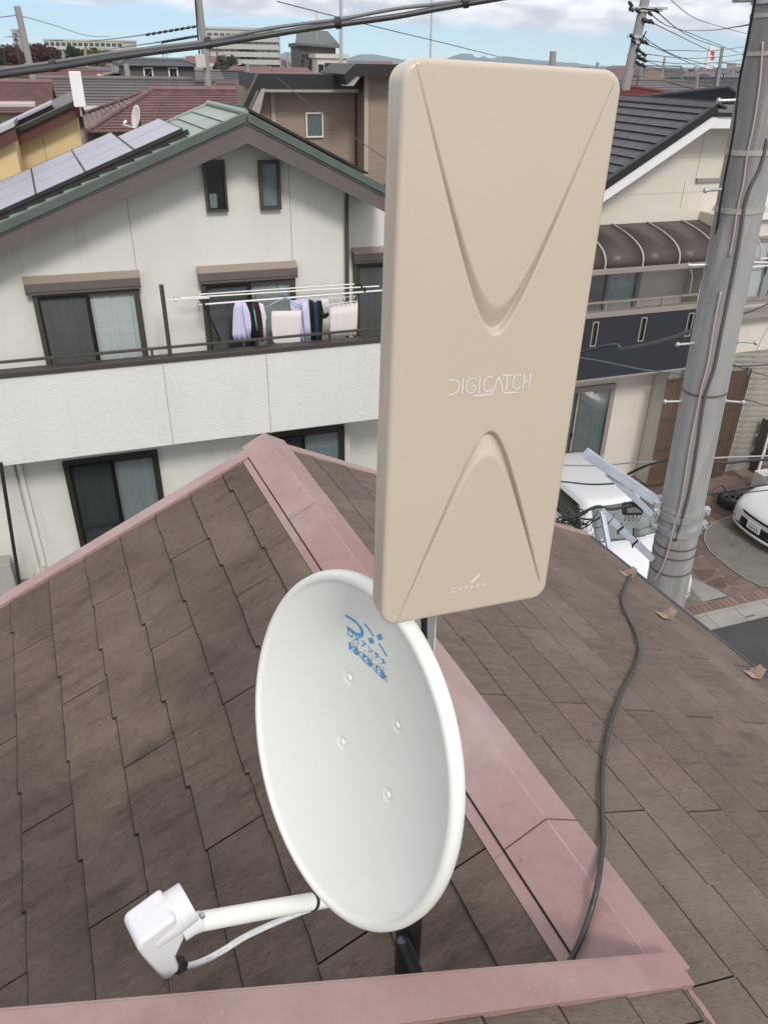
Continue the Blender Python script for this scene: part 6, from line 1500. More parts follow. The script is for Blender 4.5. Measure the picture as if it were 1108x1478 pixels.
# lower projecting part at the very left
m = MB(); SY2 = 16.6; q1 = fpx(SY2, 20, 196); m.prism([fp(SY2, q1.dot(FE)-3, 0), fp(SY2, q1.dot(FE), 0), fp(SY2, q1.dot(FE), q1.z+0.05), fp(SY2, q1.dot(FE)-3, q1.z-1.15)], -FM*0.9); m.build('wall', M_YEL, yh)
m = MB(); q2 = fpx(SY2-0.2, 22, 183); q3 = q2+yd*3.2; m.prism([q2, q3, q3-Z*0.24, q2-Z*0.22], -FM*0.06); m.build('bargeboard', M_MAROON, yh)
m = MB(); m.prism([q2+FM*0.05+Z*0.09, q3+FM*0.05+Z*0.09, q3-FM*1.0+Z*0.09, q2-FM*1.0+Z*0.09], -Z*0.08); m.build('roof', M_GALV, yh)
cm = fpx(SY2-0.05, 5, 207); m = MB(); m.sphere(cm, 0.055, 12); m.box(cm-FM*0.04, (FE, FM, Z), (0.03, 0.05, 0.03)); m.build('wall_lamp', M_BTILED, yh)
# white antenna panel on its roof edge
wa_ = fpx(SY-0.3, 112, 129); wt = thing('panel_antenna', 'small white flat antenna panel at the peak of the yellow house', 'antenna', wa_)
m = MB(); m.box(wa_, (FE, FM, Z), (0.105, 0.045, 0.29)); m.build('panel', M_WTRIM, wt, bevel=0.012)
m = MB(); m.tube([wa_-FM*0.07-Z*0.45, wa_-FM*0.07+Z*0.1], 0.018, 8); m.build('mast_tube', M_GALV, wt)
# tan clad house behind
M_TSOF = mat('taupe_soffit', (0.30, 0.28, 0.26), 0.7)
ST = 20.5
th_ = thing('tan_house', 'tan clad house with thick black flat roof edge behind the white house', 'house', fp(ST, 7, 0))
def tb_(s, px0, py0, px1, py1): return fac(s, px0, py0), fac(s, px1, py1)
t0a, t0z = fac(ST, 374, 120); t1a, t1z = fac(ST, 512, 112); 
m = MB(); m.prism([fp(ST, t0a, 0), fp(ST, t1a, 0), fp(ST, t1a, t0z), fp(ST, t0a, t0z)], -FM*3.2); m.build('wall', M_TAN, th_)
u0 = fac(ST-0.9, 524, 106); m = MB(); m.prism([fp(ST-0.9, t1a+0.05, 0), fp(ST-0.9, t1a+6, 0), fp(ST-0.9, t1a+6, u0[1]), fp(ST-0.9, t1a+0.05, u0[1])], -FM*3.4); m.build('wall', M_TAN, th_)
SE_ = ST-0.65
e0_ = fpx(SE_, 373, 106); e1_2 = fpx(SE_, 500, 105); ht = 0.34
m = MB(); m.prism([fp(SE_, e0_.dot(FE), e0_.z), fp(SE_, e1_2.dot(FE)+0.3, e0_.z), fp(SE_, e1_2.dot(FE)+0.3, e0_.z-0.30), fp(SE_, e0_.dot(FE), e0_.z-0.30)], -FM*2.6); m.build('roof_edge', M_BTILED, th_)
m = MB(); m.prism([fp(SE_+0.02, e0_.dot(FE)+0.05, e0_.z-0.302), fp(SE_+0.02, e1_2.dot(FE)+0.3, e0_.z-0.302), fp(SE_+0.02, e1_2.dot(FE)+0.3, e0_.z-0.37), fp(SE_+0.02, e0_.dot(FE)+0.05, e0_.z-0.37)], -FM*0.62); m.build('soffit', M_TSOF, th_)
# sloping side wing on the left of the tan house
lw = [fpx(SE_, 373, 106), fpx(SE_, 349, 158)]
m = MB(); dd3 = (lw[1]-lw[0]); m.prism([lw[0], lw[0]-Z*0.24, lw[1]-Z*0.24, lw[1]], -FM*0.25); m.build('roof_edge', M_BTILED, th_)
m = MB(); m.prism([fp(ST, t0a, 0), fp(ST, t0a-1.0, 0), lw[1]-FM*(ST-SE_)+FE*0.25-Z*0.3, lw[0]-FM*(ST-SE_)-Z*0.3], -FM*0.3); m.build('wall', M_TAN, th_)
m = MB(); m.prism([lw[0]+FE*0.14-Z*0.30, lw[0]+FE*0.05-Z*0.30, lw[1]+FE*0.05-Z*0.30, lw[1]+FE*0.34-Z*0.30], -FM*0.6); m.build('soffit', M_TSOF, th_)
# raised roof part on the right
r0_ = fpx(SE_-0.9, 513, 92); s9 = SE_-0.9
m = MB(); m.prism([fp(s9, r0_.dot(FE), r0_.z), fp(s9, r0_.dot(FE)+6, r0_.z), fp(s9, r0_.dot(FE)+6, r0_.z-0.24), fp(s9, r0_.dot(FE), r0_.z-0.24)], -FM*2.6); m.build('roof_edge', M_BTILED, th_)
m = MB(); m.prism([fp(s9, r0_.dot(FE), r0_.z), fp(s9, r0_.dot(FE), r0_.z-0.26), fpx(s9, 500, 122), fpx(s9, 497, 107)], -FM*2); m.build('roof_edge', M_BTILED, th_)
m = MB(); m.prism([fpx(s9+0.03, 515, 103), fpx(s9+0.03, 526, 103), fpx(s9+0.03, 510, 124), fpx(s9+0.03, 499, 124)], -FM*0.4); m.build('soffit', M_TSOF, th_)
for (x, yy0, yy1, s) in ((392, 125, 170, ST), (528, 110, 240, ST-0.9)):
    a, z1 = fac(s, x, yy0); m = MB(); board(m, s-0.02, a-0.05, a+0.05, 1.0, z1, 0.05); m.build('corner_trim', mat('tan_trim', (0.40, 0.33, 0.27), 0.7) if 'tan_trim' not in bpy.data.materials else bpy.data.materials['tan_trim'], th_)
a0, z1 = fac(ST, 440, 162); a1, z0 = fac(ST, 466, 198)
m = MB(); ring(m, ST-0.04, a0, a1, z0, z1, 0.035, 0.06); w9 = m.build('window', M_WTRIM, th_); m = MB(); board(m, ST-0.02, a0+0.05, a1-0.05, z0+0.05, z1-0.05, 0.02); m.build('pane', mat('frosted_glass', (0.09, 0.12, 0.12), 0.25), w9)

# red tiled hip roof house with a dish
rc = at_y(285, 150, 27.5); 
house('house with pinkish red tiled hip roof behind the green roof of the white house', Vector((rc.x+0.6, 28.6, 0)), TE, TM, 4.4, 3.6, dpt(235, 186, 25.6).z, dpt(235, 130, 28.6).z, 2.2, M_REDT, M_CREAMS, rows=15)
ds = at_y(196, 169, 19.2); dsx = thing('satellite_dish', 'small white satellite dish beyond the solar panels of the white house', 'satellite dish', ds)
dnn = Vector((-0.75, -0.6, 0.25)).normalized(); ue = Z.cross(dnn).normalized(); uu_ = dnn.cross(ue)
m = MB()
for k in range(7):
    for j in range(28):
        a = 2*math.pi*j/28; rk = 0.23*k/6; m.v.append(ds+ue*rk*math.cos(a)+uu_*rk*1.08*math.sin(a)+dnn*(-0.045*(1-(k/6)**2)))
for k in range(6):
    for j in range(28): m.f.append((k*28+j, k*28+(j+1) % 28, (k+1)*28+(j+1) % 28, (k+1)*28+j))
o = m.build('reflector', M_WTRIM, dsx, smooth=True); so = o.modifiers.new('t', 'SOLIDIFY'); so.thickness = 0.012
m = MB(); m.tube([ds-uu_*0.22, ds-uu_*0.22+dnn*0.28], 0.014, 8); m.tube([ds-uu_*0.19+dnn*0.25, ds-uu_*0.12+dnn*0.20], 0.03, 10); m.build('feed_arm', M_WTRIM, dsx)
m = MB(); m.tube([ds-dnn*0.08+Z*0.05, ds-dnn*0.08-Z*0.7], 0.02, 8); m.build('mast_tube', M_BTILED, dsx)

# red roof at far left behind the yellow house, large grey roof, others
house('house with dark red tiled roof behind the yellow house at the left edge', dpt(-190, 140, 24.5)*1+Vector((0, 2.0, -dpt(-190, 140, 24.5).z)), TE, TM, 4.2, 3.4, dpt(0, 168, 23).z, dpt(0, 122, 26.5).z, 0.0, M_REDT, M_CREAMS, rows=14)
c = dpt(150, 140, 33); house('long house with plain grey brown roof behind the white antenna panel', Vector((c.x+0.1, 34.5, 0)), TE, TM, 2.9, 4.5, dpt(150, 167, 30.5).z, dpt(150, 115, 34.5).z, 0.0, M_GRYR, M_CREAMS, rows=12)
c = dpt(203, 100, 44); gh = house('dark grey two storey house with two white framed windows', Vector((c.x+0.2, 46, 0)), TE, TM, 1.95, 2.6, dpt(203, 95, 43.6).z, dpt(203, 87, 46).z, 0.5, mat('slate_grey_roof', (0.10, 0.10, 0.115), 0.6), mat('grey_siding', (0.085, 0.080, 0.075), 0.8), rows=4, over=0.25, wins=(('f', -0.55, dpt(193, 108, 43.6).z, 0.34, 0.55), ('f', 0.65, dpt(214, 108, 43.6).z, 0.34, 0.55)))
c = dpt(155, 110, 47); house('white gabled house left of the dark grey two storey house', Vector((c.x, 50, 0)), TM, TE, 3.0, 1.9, dpt(155, 116, 47).z, dpt(155, 100, 48).z, 0.0, M_GRYR, M_CREAMW, rows=3)
TOWN = [ # px centre, py eave, py ridge, distance, half width, half depth, roof, wall, label, hip
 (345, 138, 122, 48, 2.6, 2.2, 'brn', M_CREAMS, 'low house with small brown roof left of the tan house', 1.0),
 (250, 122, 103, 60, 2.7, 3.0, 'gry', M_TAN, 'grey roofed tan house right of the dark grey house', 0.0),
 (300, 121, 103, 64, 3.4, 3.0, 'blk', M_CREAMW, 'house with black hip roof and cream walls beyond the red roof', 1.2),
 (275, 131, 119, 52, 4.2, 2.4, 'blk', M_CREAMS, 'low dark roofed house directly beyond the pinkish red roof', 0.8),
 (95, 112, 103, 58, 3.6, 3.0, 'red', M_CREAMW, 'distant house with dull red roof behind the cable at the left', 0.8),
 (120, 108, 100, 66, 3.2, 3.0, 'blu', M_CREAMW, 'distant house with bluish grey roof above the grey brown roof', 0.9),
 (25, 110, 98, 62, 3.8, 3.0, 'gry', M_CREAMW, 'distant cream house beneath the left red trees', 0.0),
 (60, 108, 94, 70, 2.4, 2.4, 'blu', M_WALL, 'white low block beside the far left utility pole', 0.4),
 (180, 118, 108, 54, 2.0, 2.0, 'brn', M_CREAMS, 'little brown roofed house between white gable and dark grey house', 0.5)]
RM = {'brn': mat('brown_roof', (0.14, 0.085, 0.07), 0.7), 'gry': M_GRYR, 'blk': mat('dark_tile', (0.045, 0.048, 0.055), 0.6), 'red': mat('dull_red_roof', (0.17, 0.075, 0.07), 0.7), 'blu': mat('blue_grey_roof', (0.13, 0.155, 0.18), 0.6), 'tea': mat('teal_roof', (0.12, 0.19, 0.18), 0.6), 'org': mat('orange_roof', (0.30, 0.17, 0.11), 0.7)}
for (px_, pe, pr, d, hx_, hy_, rm, wm, lb, ins) in TOWN:
    c = dpt(px_, pe, d); r_ = dpt(px_, pr, d+hy_)
    wins_ = [('f', -hx_*0.45, c.z-1.0, 1.0, 1.0), ('f', hx_*0.3, c.z-1.0, 1.2, 1.0)]
    house(lb, Vector((c.x, d+hy_, 0)), TE, TM, hx_, hy_, c.z, r_.z, ins, RM[rm], wm, rows=5, wins=wins_)
# right side: dark red roof and black tiled hip roof
c = dpt(915, 140, 27); house('house with dark red tiled hip roof beyond the black tiled gable', Vector((c.x-0.2, 30, 0)), TE, TM, 2.6, 2.4, dpt(945, 146, 28).z, dpt(930, 129, 30).z, 1.5, M_REDT2, M_CREAMS, rows=8)
c = dpt(1198, 140, 22); house('house with black glazed tile hip roof left of the thick pole', Vector((c.x+0.4, 24.8, 0)), TE, TM, 3.6, 3.0, dpt(1010, 158, 22.5).z, dpt(1010, 127, 24.8).z, 1.3, mat('glazed_black_tile', (0.035, 0.037, 0.045), 0.5), M_CREAMS, rows=11)
for (px_, pe, pr, d, hx_, hy_, rm, wm, lb, ins) in [(925, 133, 117, 50, 3.2, 3, 'gry', M_CREAMS, 'low grey roofed house between the leaning pole and the dark red roof', 0.8), (985, 126, 117, 62, 3.4, 3, 'org', M_CREAMW, 'distant house with pale orange roof above the black hip roof', 0.7), (960, 130, 118, 55, 3.4, 3, 'gry', M_CREAMS, 'distant grey hip roofed house above the dark red roof', 1.2), (1050, 124, 114, 60, 4.6, 3, 'blk', M_CREAMW, 'distant dark roofed house behind the black hip roof near the thick pole', 1.8), (1070, 118, 108, 90, 4, 3, 'blu', M_WALL, 'distant white house with blue grey roof beside the thick pole', 0.6)]:
    c = dpt(px_, pe, d); r_ = dpt(px_, pr, d+hy_); house(lb, Vector((c.x, d+hy_, 0)), TE, TM, hx_, hy_, c.z, r_.z, ins, RM[rm], wm, rows=5)
# distant apartment blocks with window bands, built as geometry
def block(label, pxl, pxr, pyt, d, wallm, floors, bays, depth=12, yawdeg=0.0, fl_h=None, zbase=0.0, name='apartment_block'):
    L_, R2 = dpt(pxl, pyt, d), dpt(pxr, pyt, d); t = thing(name, label, 'building', Vector(((L_.x+R2.x)/2, d, zbase)))
    ey = Vector((math.sin(R_(yawdeg)), -math.cos(R_(yawdeg)), 0)); ex = Z.cross(ey)*-1; ex = ex if ex.x > 0 else -ex
    W_ = (R2-L_).length/max(0.3, abs(ex.x)); zt_ = (L_.z+R2.z)/2; c = Vector(((L_.x+R2.x)/2, d, 0))
    m = MB(); m.box(c-ey*depth/2+Z*((zt_+zbase)/2), (ex, ey, Z), (W_/2, depth/2, (zt_-zbase)/2)); m.build('wall', wallm, t)
    fh = fl_h or (zt_-1.0)/floors
    for f_ in range(floors):
        z = zt_-1.4-f_*fh
        if z < 1: break
        m = MB(); m.box(c+ey*0.9+Z*(z-fh*0.38), (ex, ey, Z), (W_/2-0.5, 0.9, 0.55)); m.build('balcony', wallm, t)
        for b in range(bays):
            x = -W_/2+(b+0.5)*W_/bays; m = MB(); m.box(c+ex*x+ey*0.05+Z*(z+fh*0.05), (ex, ey, Z), (W_/bays*0.36, 0.06, fh*0.30)); m.build('window', M_CARG, t)
    m = MB(); m.box(c-ey*depth/2+Z*(zt_+0.25), (ex, ey, Z), (W_/2+0.3, depth/2+0.3, 0.25)); m.build('parapet', wallm, t)
    return t, c, ex, ey, W_, zt_
M_APT = mat('apartment_wall', (0.44, 0.43, 0.41), 0.8, var=0.1); M_APT2 = mat('apartment_cream', (0.50, 0.48, 0.43), 0.8); M_APTD = mat('dark_brown_block', (0.075, 0.062, 0.055), 0.7)
t_, c_, ex_, ey_, W_, zt_ = block('tall pale apartment slab with balconies right of the left utility pole', 300, 402, 43, 230, M_APT, 8, 12, yawdeg=12)
t_, c_, ex_, ey_, W_, zt_ = block('long low pale apartment block above the trees at far left', 60, 179, 59, 330, M_APT2, 5, 14, yawdeg=-8)
t_, c_, ex_, ey_, W_, zt_ = block('dark brown building with green gabled roof on the skyline', 432, 484, 68, 130, M_APTD, 5, 6, depth=9, yawdeg=14)
m = MB(); G = zt_+0.5; m.prism([c_-ex_*(W_/2+0.6)+ey_*0.8+Z*G, c_+ex_*(W_/2+0.6)+ey_*0.8+Z*(G-0.3), c_+ex_*(W_/2-0.4)-ey_*4+Z*(G+1.6), c_-ex_*(W_/2-0.4)-ey_*4+Z*(G+2.0)], -Z*0.3); m.build('green_roof', M_GREEND, t_)
m = MB(); m.tube([c_+Z*(G), c_+Z*(G+4)], 0.05, 6); m.build('aerial', M_GALV, t_)
block('beige concrete wing with dark openings beside the dark brown building', 458, 500, 84, 124, M_APT2, 4, 4, depth=8, yawdeg=14)
block('long low cream building on the skyline left of the tan house', 228, 350, 96, 180, M_APT2, 2, 14, depth=10, yawdeg=3)
block('low cream building behind the thick cable at the left', 60, 180, 96, 150, M_APT2, 2, 12, depth=9, yawdeg=-4)
block('small white tower block in the trees at the far left', 17, 24, 44, 340, M_APT, 8, 2, depth=8)
block('pale office building on the skyline near the thick pole', 1062, 1076, 93, 320, M_APT2, 5, 4, depth=9)
block('low reddish brown building under the red and white sign tower', 1010, 1034, 103, 240, mat('brick_block', (0.15, 0.065, 0.05), 0.8), 2, 5, depth=9)
block('low white building beside the sign tower on the skyline', 1034, 1060, 106, 240, M_APT, 2, 5, depth=9)
block('long low teal roofed factory on the right skyline', 905, 1060, 111, 200, mat('teal_metal', (0.16, 0.22, 0.21), 0.6), 1, 10, depth=14)
# sign tower with red marks
sg = dpt(1027, 70, 300); stt = thing('sign_tower', 'tall white sign tower with two red emblems on the right skyline', 'sign', Vector((sg.x, 300, 0)))
m = MB(); m.box(Vector((sg.x, 300, dpt(1027, 84, 300).z)), (Vector((1, 0, 0)), Vector((0, 1, 0)), Z), (1.15, 0.5, 3.6)); m.build('sign_box', M_WTRIM, stt)
m = MB(); zb_ = dpt(1027, 97, 300).z
for sx_ in (-1, 1): m.box(Vector((sg.x+sx_*1.0, 300, zb_/2)), (Vector((1, 0, 0)), Vector((0, 1, 0)), Z), (0.15, 0.2, zb_/2))
m.build('legs', M_WTRIM, stt)['kind'] = 'stuff'
for y_ in (76, 83):
    m = MB(); c = dpt(1028, y_, 299.4); m.box(c, (Vector((1, 0, 0)), Vector((0, 1, 0)), Z), (0.75, 0.05, 0.18)); m.box(c, (Vector((1, 0, 0)), Vector((0, 1, 0)), Z), (0.16, 0.06, 0.75)); m.box(c-Z*0.5, (Vector((1, 0, 0)), Vector((0, 1, 0)), Z), (0.6, 0.055, 0.13)); m.build('red_emblem', mat('sign_red', (0.5, 0.03, 0.03), 0.5) if 'sign_red' not in bpy.data.materials else bpy.data.materials['sign_red'], stt)
# far town filling the plain
rt = random.Random(11); LBL = 'small far off house in the distant town below the skyline'
rms = ['brn', 'gry', 'blk', 'blu', 'gry', 'blk', 'tea', 'red']; wms = [M_CREAMW, M_CREAMS, M_APT, M_APT2, M_TAN, M_WALL]
for i in range(150):
    d = 75+rt.random()**0.8*330; px_ = rt.uniform(-60, 560) if rt.random() < 0.62 else rt.uniform(880, 1170)
    x = dpt(px_, 95, d).x; hz = rt.uniform(5.0, 6.6) if rt.random() < 0.6 else rt.uniform(3, 4)
    rk_, wk_ = rt.choice(rms), rt.choice(wms)
    rn_ = {'brn': 'brown', 'gry': 'grey brown', 'blk': 'black', 'blu': 'blue grey', 'tea': 'teal', 'red': 'dull red'}[rk_]; wn2 = {M_CREAMW: 'cream', M_CREAMS: 'beige', M_APT: 'pale grey', M_APT2: 'off white', M_TAN: 'tan', M_WALL: 'white'}[wk_]
    t = thing('distant_house', 'small distant '+wn2+' house with '+rn_+' roof in the far town at the '+('left' if px_ < 600 else 'right'), 'house', Vector((x, d, 0)), 'small houses of the distant town')
    yw = R_(rt.choice((0, 90))+rt.uniform(-12, 12)); ex = Vector((math.cos(yw), math.sin(yw), 0)); ey = Vector((math.sin(yw), -math.cos(yw), 0)); hx_, hy_ = rt.uniform(3.5, 6), rt.uniform(3, 4.5)
    c = Vector((x, d, 0)); m = MB(); m.box(c+Z*hz/2, (ex, ey, Z), (hx_, hy_, hz/2)); m.build('wall', wk_, t)
    zr = hz+rt.uniform(1.0, 1.9); ins = rt.choice((0.0, 2.0)); o_ = 0.5; q_ = [c+ex*(hx_+o_)*a+ey*(hy_+o_)*b+Z*hz for a, b in ((-1, 1), (1, 1), (1, -1), (-1, -1))]; R0, R1 = c-ex*(hx_+o_-ins)+Z*zr, c+ex*(hx_+o_-ins)+Z*zr
    m = MB(); m.add([q_[0], q_[1], q_[2], q_[3], R0, R1], [(0, 1, 5, 4), (2, 3, 4, 5), (1, 2, 5), (3, 0, 4), (0, 3, 2, 1)]); m.build('roof', RM[rk_], t)
    if rt.random() < 0.7:
        m = MB(); m.box(c+ey*(hy_+0.02)+Z*(hz-1.5)+ex*rt.uniform(-2, 2), (ex, ey, Z), (0.9, 0.05, 0.6)); m.build('window', M_CARG, t)
ra_ = random.Random(21)
for i in range(30):
    px_ = rt.uniform(0, 350) if i % 3 else rt.uniform(890, 1055); d = ra_.uniform(45, 140); x = dpt(px_, 100, d).x; zt = ra_.uniform(7.4, 9.3); c = Vector((x, d, zt))
    t = thing('roof_aerial', 'thin television aerial above the distant roofs at the '+('left' if px_ < 600 else 'right'), 'aerial', Vector((x, d, 5.0)), 'television aerials of the distant town')
    m = MB(); m.tube([Vector((x, d, 4.0)), c], 0.028, 6); m.build('mast_tube', M_BRN, t)
    ax_ = Vector((ra_.uniform(-1, 1), ra_.uniform(-1, 1), 0)).normalized(); m = MB(); m.tube([c-ax_*0.6, c+ax_*0.6], 0.02, 5)
    for k in range(6): b_ = c+ax_*(-0.55+0.22*k); pr_ = ax_.cross(Z); m.tube([b_-pr_*0.28, b_+pr_*0.28], 0.012, 4)
    m.build('aerial_array', M_BRN, t)
# ------------------------------------------------------------------ trees on the skyline
def leafmat(n, c): return mat(n, c, 0.8, var=0.5, vscale=0.5, spec=0.2)
LM = {'g': leafmat('dark_leaves', (0.035, 0.055, 0.025)), 'r': leafmat('reddish_leaves', (0.085, 0.038, 0.030)), 'y': leafmat('yellow_leaves', (0.13, 0.11, 0.025)), 'o': leafmat('olive_leaves', (0.065, 0.07, 0.03))}
BARK = mat('bark', (0.06, 0.05, 0.04), 0.9)
def tree(label, pxc, pyt, pyb, d, halfpx, kind, seed, n=3200):
    r = random.Random(seed); T, B = dpt(pxc, pyt, d), dpt(pxc, pyb, d); hw = 1.25*(dpt(pxc+halfpx, pyt, d)-dpt(pxc, pyt, d)).length
    t = thing('tree', label, 'tree', Vector((T.x, d, 0))); m = MB(); m.tube([Vector((T.x, d, 0)), Vector((T.x+0.2, d, T.z*0.45)), Vector((T.x, d, T.z*0.8))], [hw*0.07, hw*0.05, hw*0.02], 8)
    for k in range(5):
        a = r.uniform(0, 6.28); m.tube([Vector((T.x, d, T.z*(0.35+0.07*k))), Vector((T.x+math.cos(a)*hw*0.6, d+math.sin(a)*hw*0.6, T.z*(0.55+0.07*k)))], [hw*0.03, hw*0.008], 6)
    m.build('trunk', BARK, t, smooth=40)
    zb_ = min(B.z, T.z*0.35); H = (T.z-zb_); cl = [(Vector((T.x, d, T.z-H*0.35)), hw*0.6)]
    for k in range(16):
        a, rr = r.uniform(0, 6.28), hw*math.sqrt(r.random())*0.8; cl.append((Vector((T.x+math.cos(a)*rr, d+math.sin(a)*rr, zb_+H*(0.25+0.62*r.random()*(1-0.35*rr/hw)))), hw*r.uniform(0.25, 0.42)))
    m = MB(); ls = hw*0.075
    for k in range(n):
        c, rad = r.choice(cl); v = Vector((r.gauss(0, 1), r.gauss(0, 1), r.gauss(0, 0.8))); v = v.normalized()*rad*r.random()**0.3; p = c+v
        if p.z > T.z: p.z = T.z-r.random()*H*0.05
        u = Vector((r.gauss(0, 1), r.gauss(0, 1), r.gauss(0, 1))).normalized(); w_ = u.orthogonal().normalized(); s = ls*r.uniform(0.6, 1.5)
        m.add([p-u*s-w_*s*0.6, p+u*s-w_*s*0.6, p+u*s+w_*s*0.6, p-u*s+w_*s*0.6], [(0, 1, 2, 3)])
    me = m.build('crown', LM[kind], t); return t
tree('dark green tree at the far left edge of the skyline', 4, 50, 86, 150, 14, 'g', 1)
tree('reddish brown tree left of the far left utility pole', 18, 57, 92, 140, 17, 'r', 2)
tree('wide reddish tree right of the far left utility pole', 52, 56, 90, 145, 22, 'r', 3)
tree('dark green tree left one of the pair before the long apartment block', 78, 62, 84, 150, 9, 'g', 4)
tree('taller dark green tree of the pair before the long apartment block', 99, 57, 86, 150, 14, 'g', 5)
tree('green tree turning yellow before the long apartment block', 128, 58, 86, 150, 16, 'y', 6)
tree('low reddish tree at the right end of the tree row', 152, 73, 88, 150, 12, 'r', 7)
tree('small dark round tree on the skyline left of the left utility pole', 235, 80, 96, 190, 7, 'g', 8)
tree('second small dark tree on the skyline left of the left utility pole', 250, 82, 96, 190, 8, 'g', 9)
tree('low dark tree on the skyline further left', 222, 86, 97, 190, 5, 'g', 10)
tree('olive coloured tree in front of the tall apartment slab', 322, 72, 96, 170, 14, 'o', 12)
tree('low dark bushy tree at the foot of the tall apartment slab', 350, 86, 98, 160, 12, 'g', 13)
tree('low yellowish tree at the foot of the tall apartment slab', 372, 86, 98, 160, 9, 'y', 14)
tree('dark tree beside the left utility pole', 285, 83, 97, 180, 7, 'g', 15)

# ------------------------------------------------------------------ poles, aerials and lines in the distance
def util(label, pt, pb, d, r_, fittings=(), mt=M_POLE, name='utility_pole'):
    T, B = dpt(*pt, d), dpt(*pb, d); dv = (B-T); B0 = T+dv*(T.z/max(0.1, -dv.z)); t = thing(name, label, 'utility pole', B0)
    m = MB(); m.tube([B0, T], [r_*1.35, r_], 16); m.build('shaft', mt, t, smooth=40)
    return t, T, B0
PLM = mat('far_pole', (0.26, 0.26, 0.255), 0.8)
t1_, T1, B1 = util('leaning looking concrete utility pole with crossarms against the right sky', (932, -8), (897, 148), 30, 0.15, mt=PLM)
def onp(T, B, py, d):
    # point on the pole at photo height py
    best = None
    for k in range(2001):
        p = T+(B-T)*k/2000; q_ = p-CAM; y = PH/2-FPX*q_.dot(UP)/q_.dot(FWD)
        if y > py: return p
    return B
X = Vector((1, 0, 0)); Yv = Vector((0, 1, 0))
for (y_, w0, w1) in ((12, -0.45, 0.75), (15, -0.5, 0.6), (53, -0.35, 0.15), (61, -0.15, 0.5)):
    p = onp(T1, B1, y_, 30); m = MB(); m.box(p+X*(w0+w1)/2-Yv*0.15, (X, Yv, Z), ((w1-w0)/2, 0.04, 0.04)); m.build('crossarm', M_GALV, t1_)
for (px_, py_) in ((910, 6), (911, 14), (920, 16), (938, 20), (948, 16), (930, 30), (934, 31), (940, 32), (927, 60), (932, 62), (922, 73), (929, 79), (923, 83), (930, 87), (921, 92), (928, 95), (914, 60), (912, 53)):
    c = dpt(px_, py_, 29.8); m = MB(); m.lathe(c, Vector((0.5, -0.2, -0.4)), [(0.001, -0.13), (0.045, -0.10), (0.06, -0.02), (0.035, 0.03), (0.05, 0.06), (0.001, 0.10)], 10); m.build('insulator', M_BTILED, t1_, smooth=40)
for (a_, b_) in (((920, 16), (925, 12)), ((925, 12), (940, 14)), ((940, 14), (948, 18)), ((932, 45), (920, 70)), ((918, 73), (933, 80)), ((918, 84), (932, 90)), ((917, 92), (930, 96)), ((909, 6), (909, 16))):
    m = MB(); m.tube([dpt(*a_, 29.8), dpt(*b_, 29.8)], 0.022, 6); m.build('bracket', M_BTILED, t1_)
t2_, T2, B2 = util('slim concrete utility pole crossing the thick cable at the left', (284, -30), (304, 152), 33, 0.115, mt=PLM)
bx2 = dpt(290, 88, 32.7); m = MB(); m.box(bx2, (X, Yv, Z), (0.17, 0.1, 0.21)); m.build('equipment_box', M_APT2, t2_, bevel=0.01)
m = MB(); m.tube([dpt(282, 0, 32.7), dpt(286, 50, 32.7), dpt(288, 78, 32.7)], 0.035, 6); m.build('riser_pipe', M_BTILED, t2_)
m = MB(); m.tube(spl3([dpt(281, 153, 30), dpt(284, 138, 30.5), dpt(288, 129, 31), dpt(296, 128, 32), dpt(302, 140, 32)]), 0.035, 8); m.build('riser_pipe', M_BTILED, t2_, smooth=True)
t3_, T3, B3 = util('bare concrete utility pole at the far left of the sky', (25, 9), (44, 95), 36, 0.12, mt=PLM)
for (l, pt, pb, d, r_) in (('short distant utility pole above the thick cable near the trees', (91, 74), (93, 92), 90, 0.12), ('distant utility pole with crossarm among the far left trees', (123, 70), (125, 92), 85, 0.12),
    ('thin grey post rising from roofs left of the dark grey house', (182, 92), (186, 118), 40, 0.12), ('short distant chimney like pole right of the beige panel top', (798, 74), (796, 100), 60, 0.22), ('distant dark pole standing before the sign tower', (1042, 68), (1033, 130), 55, 0.10),
    ('short distant dark pole above the black hip roof', (1007, 100), (1004, 128), 50, 0.07), ('short distant pole with lamp near the reddish building', (1003, 96), (1003, 108), 80, 0.12), ('distant pale pole with cross arm between leaning pole and tower', (959, 83), (954, 108), 85, 0.11),
    ('small distant pole right of the leaning pole', (926, 92), (923, 120), 60, 0.07), ('small distant pole near the thick pole on the skyline', (1058, 98), (1055, 120), 75, 0.08), ('small faint pole right of the tall apartment slab', (415, 78), (415, 100), 120, 0.10),
    ('distant utility pole among roofs below the tall apartment slab', (357, 92), (359, 122), 60, 0.10), ('small faint pole just right of the beige panel', (862, 90), (861, 100), 90, 0.14)):
    tt_, Ta, Ba = util(l, pt, pb, d, r_, mt=PLM)
    if 'cross' in l: m = MB(); m.box(Ta-Z*0.8, (X, Yv, Z), (1.6, 0.06, 0.06)); m.build('crossarm', M_GALV, tt_)
for (lbl, x0, x1, yb, d, r_) in (('tall thin aerial mast crossing the thick cable above the tan house', 492, 490.5, 100, 24, 0.045), ('very thin whip aerial left of the beige panel top', 624, 622, 90, 26, 0.022)):
    T, B = dpt(x0, -30, d), dpt(x1, yb, d); t = thing('aerial_mast', lbl, 'aerial', Vector((B.x, d, 0))); MB().tube([Vector((B.x, d, 5.5)), T], r_, 10).build('tube', M_GALV, t, smooth=40)
    MB().tube([Vector((B.x, d, 0)), Vector((B.x, d, 5.5))], r_*1.3, 8).build('lower_tube', M_GALV, t)
WL = mat('thin_wire', (0.06, 0.06, 0.065), 0.6)
def pw(label, pts, r_): 
    wire([dpt(x, y, d) for x, y, d in pts], r_, WL, label, seg=6, n=8)
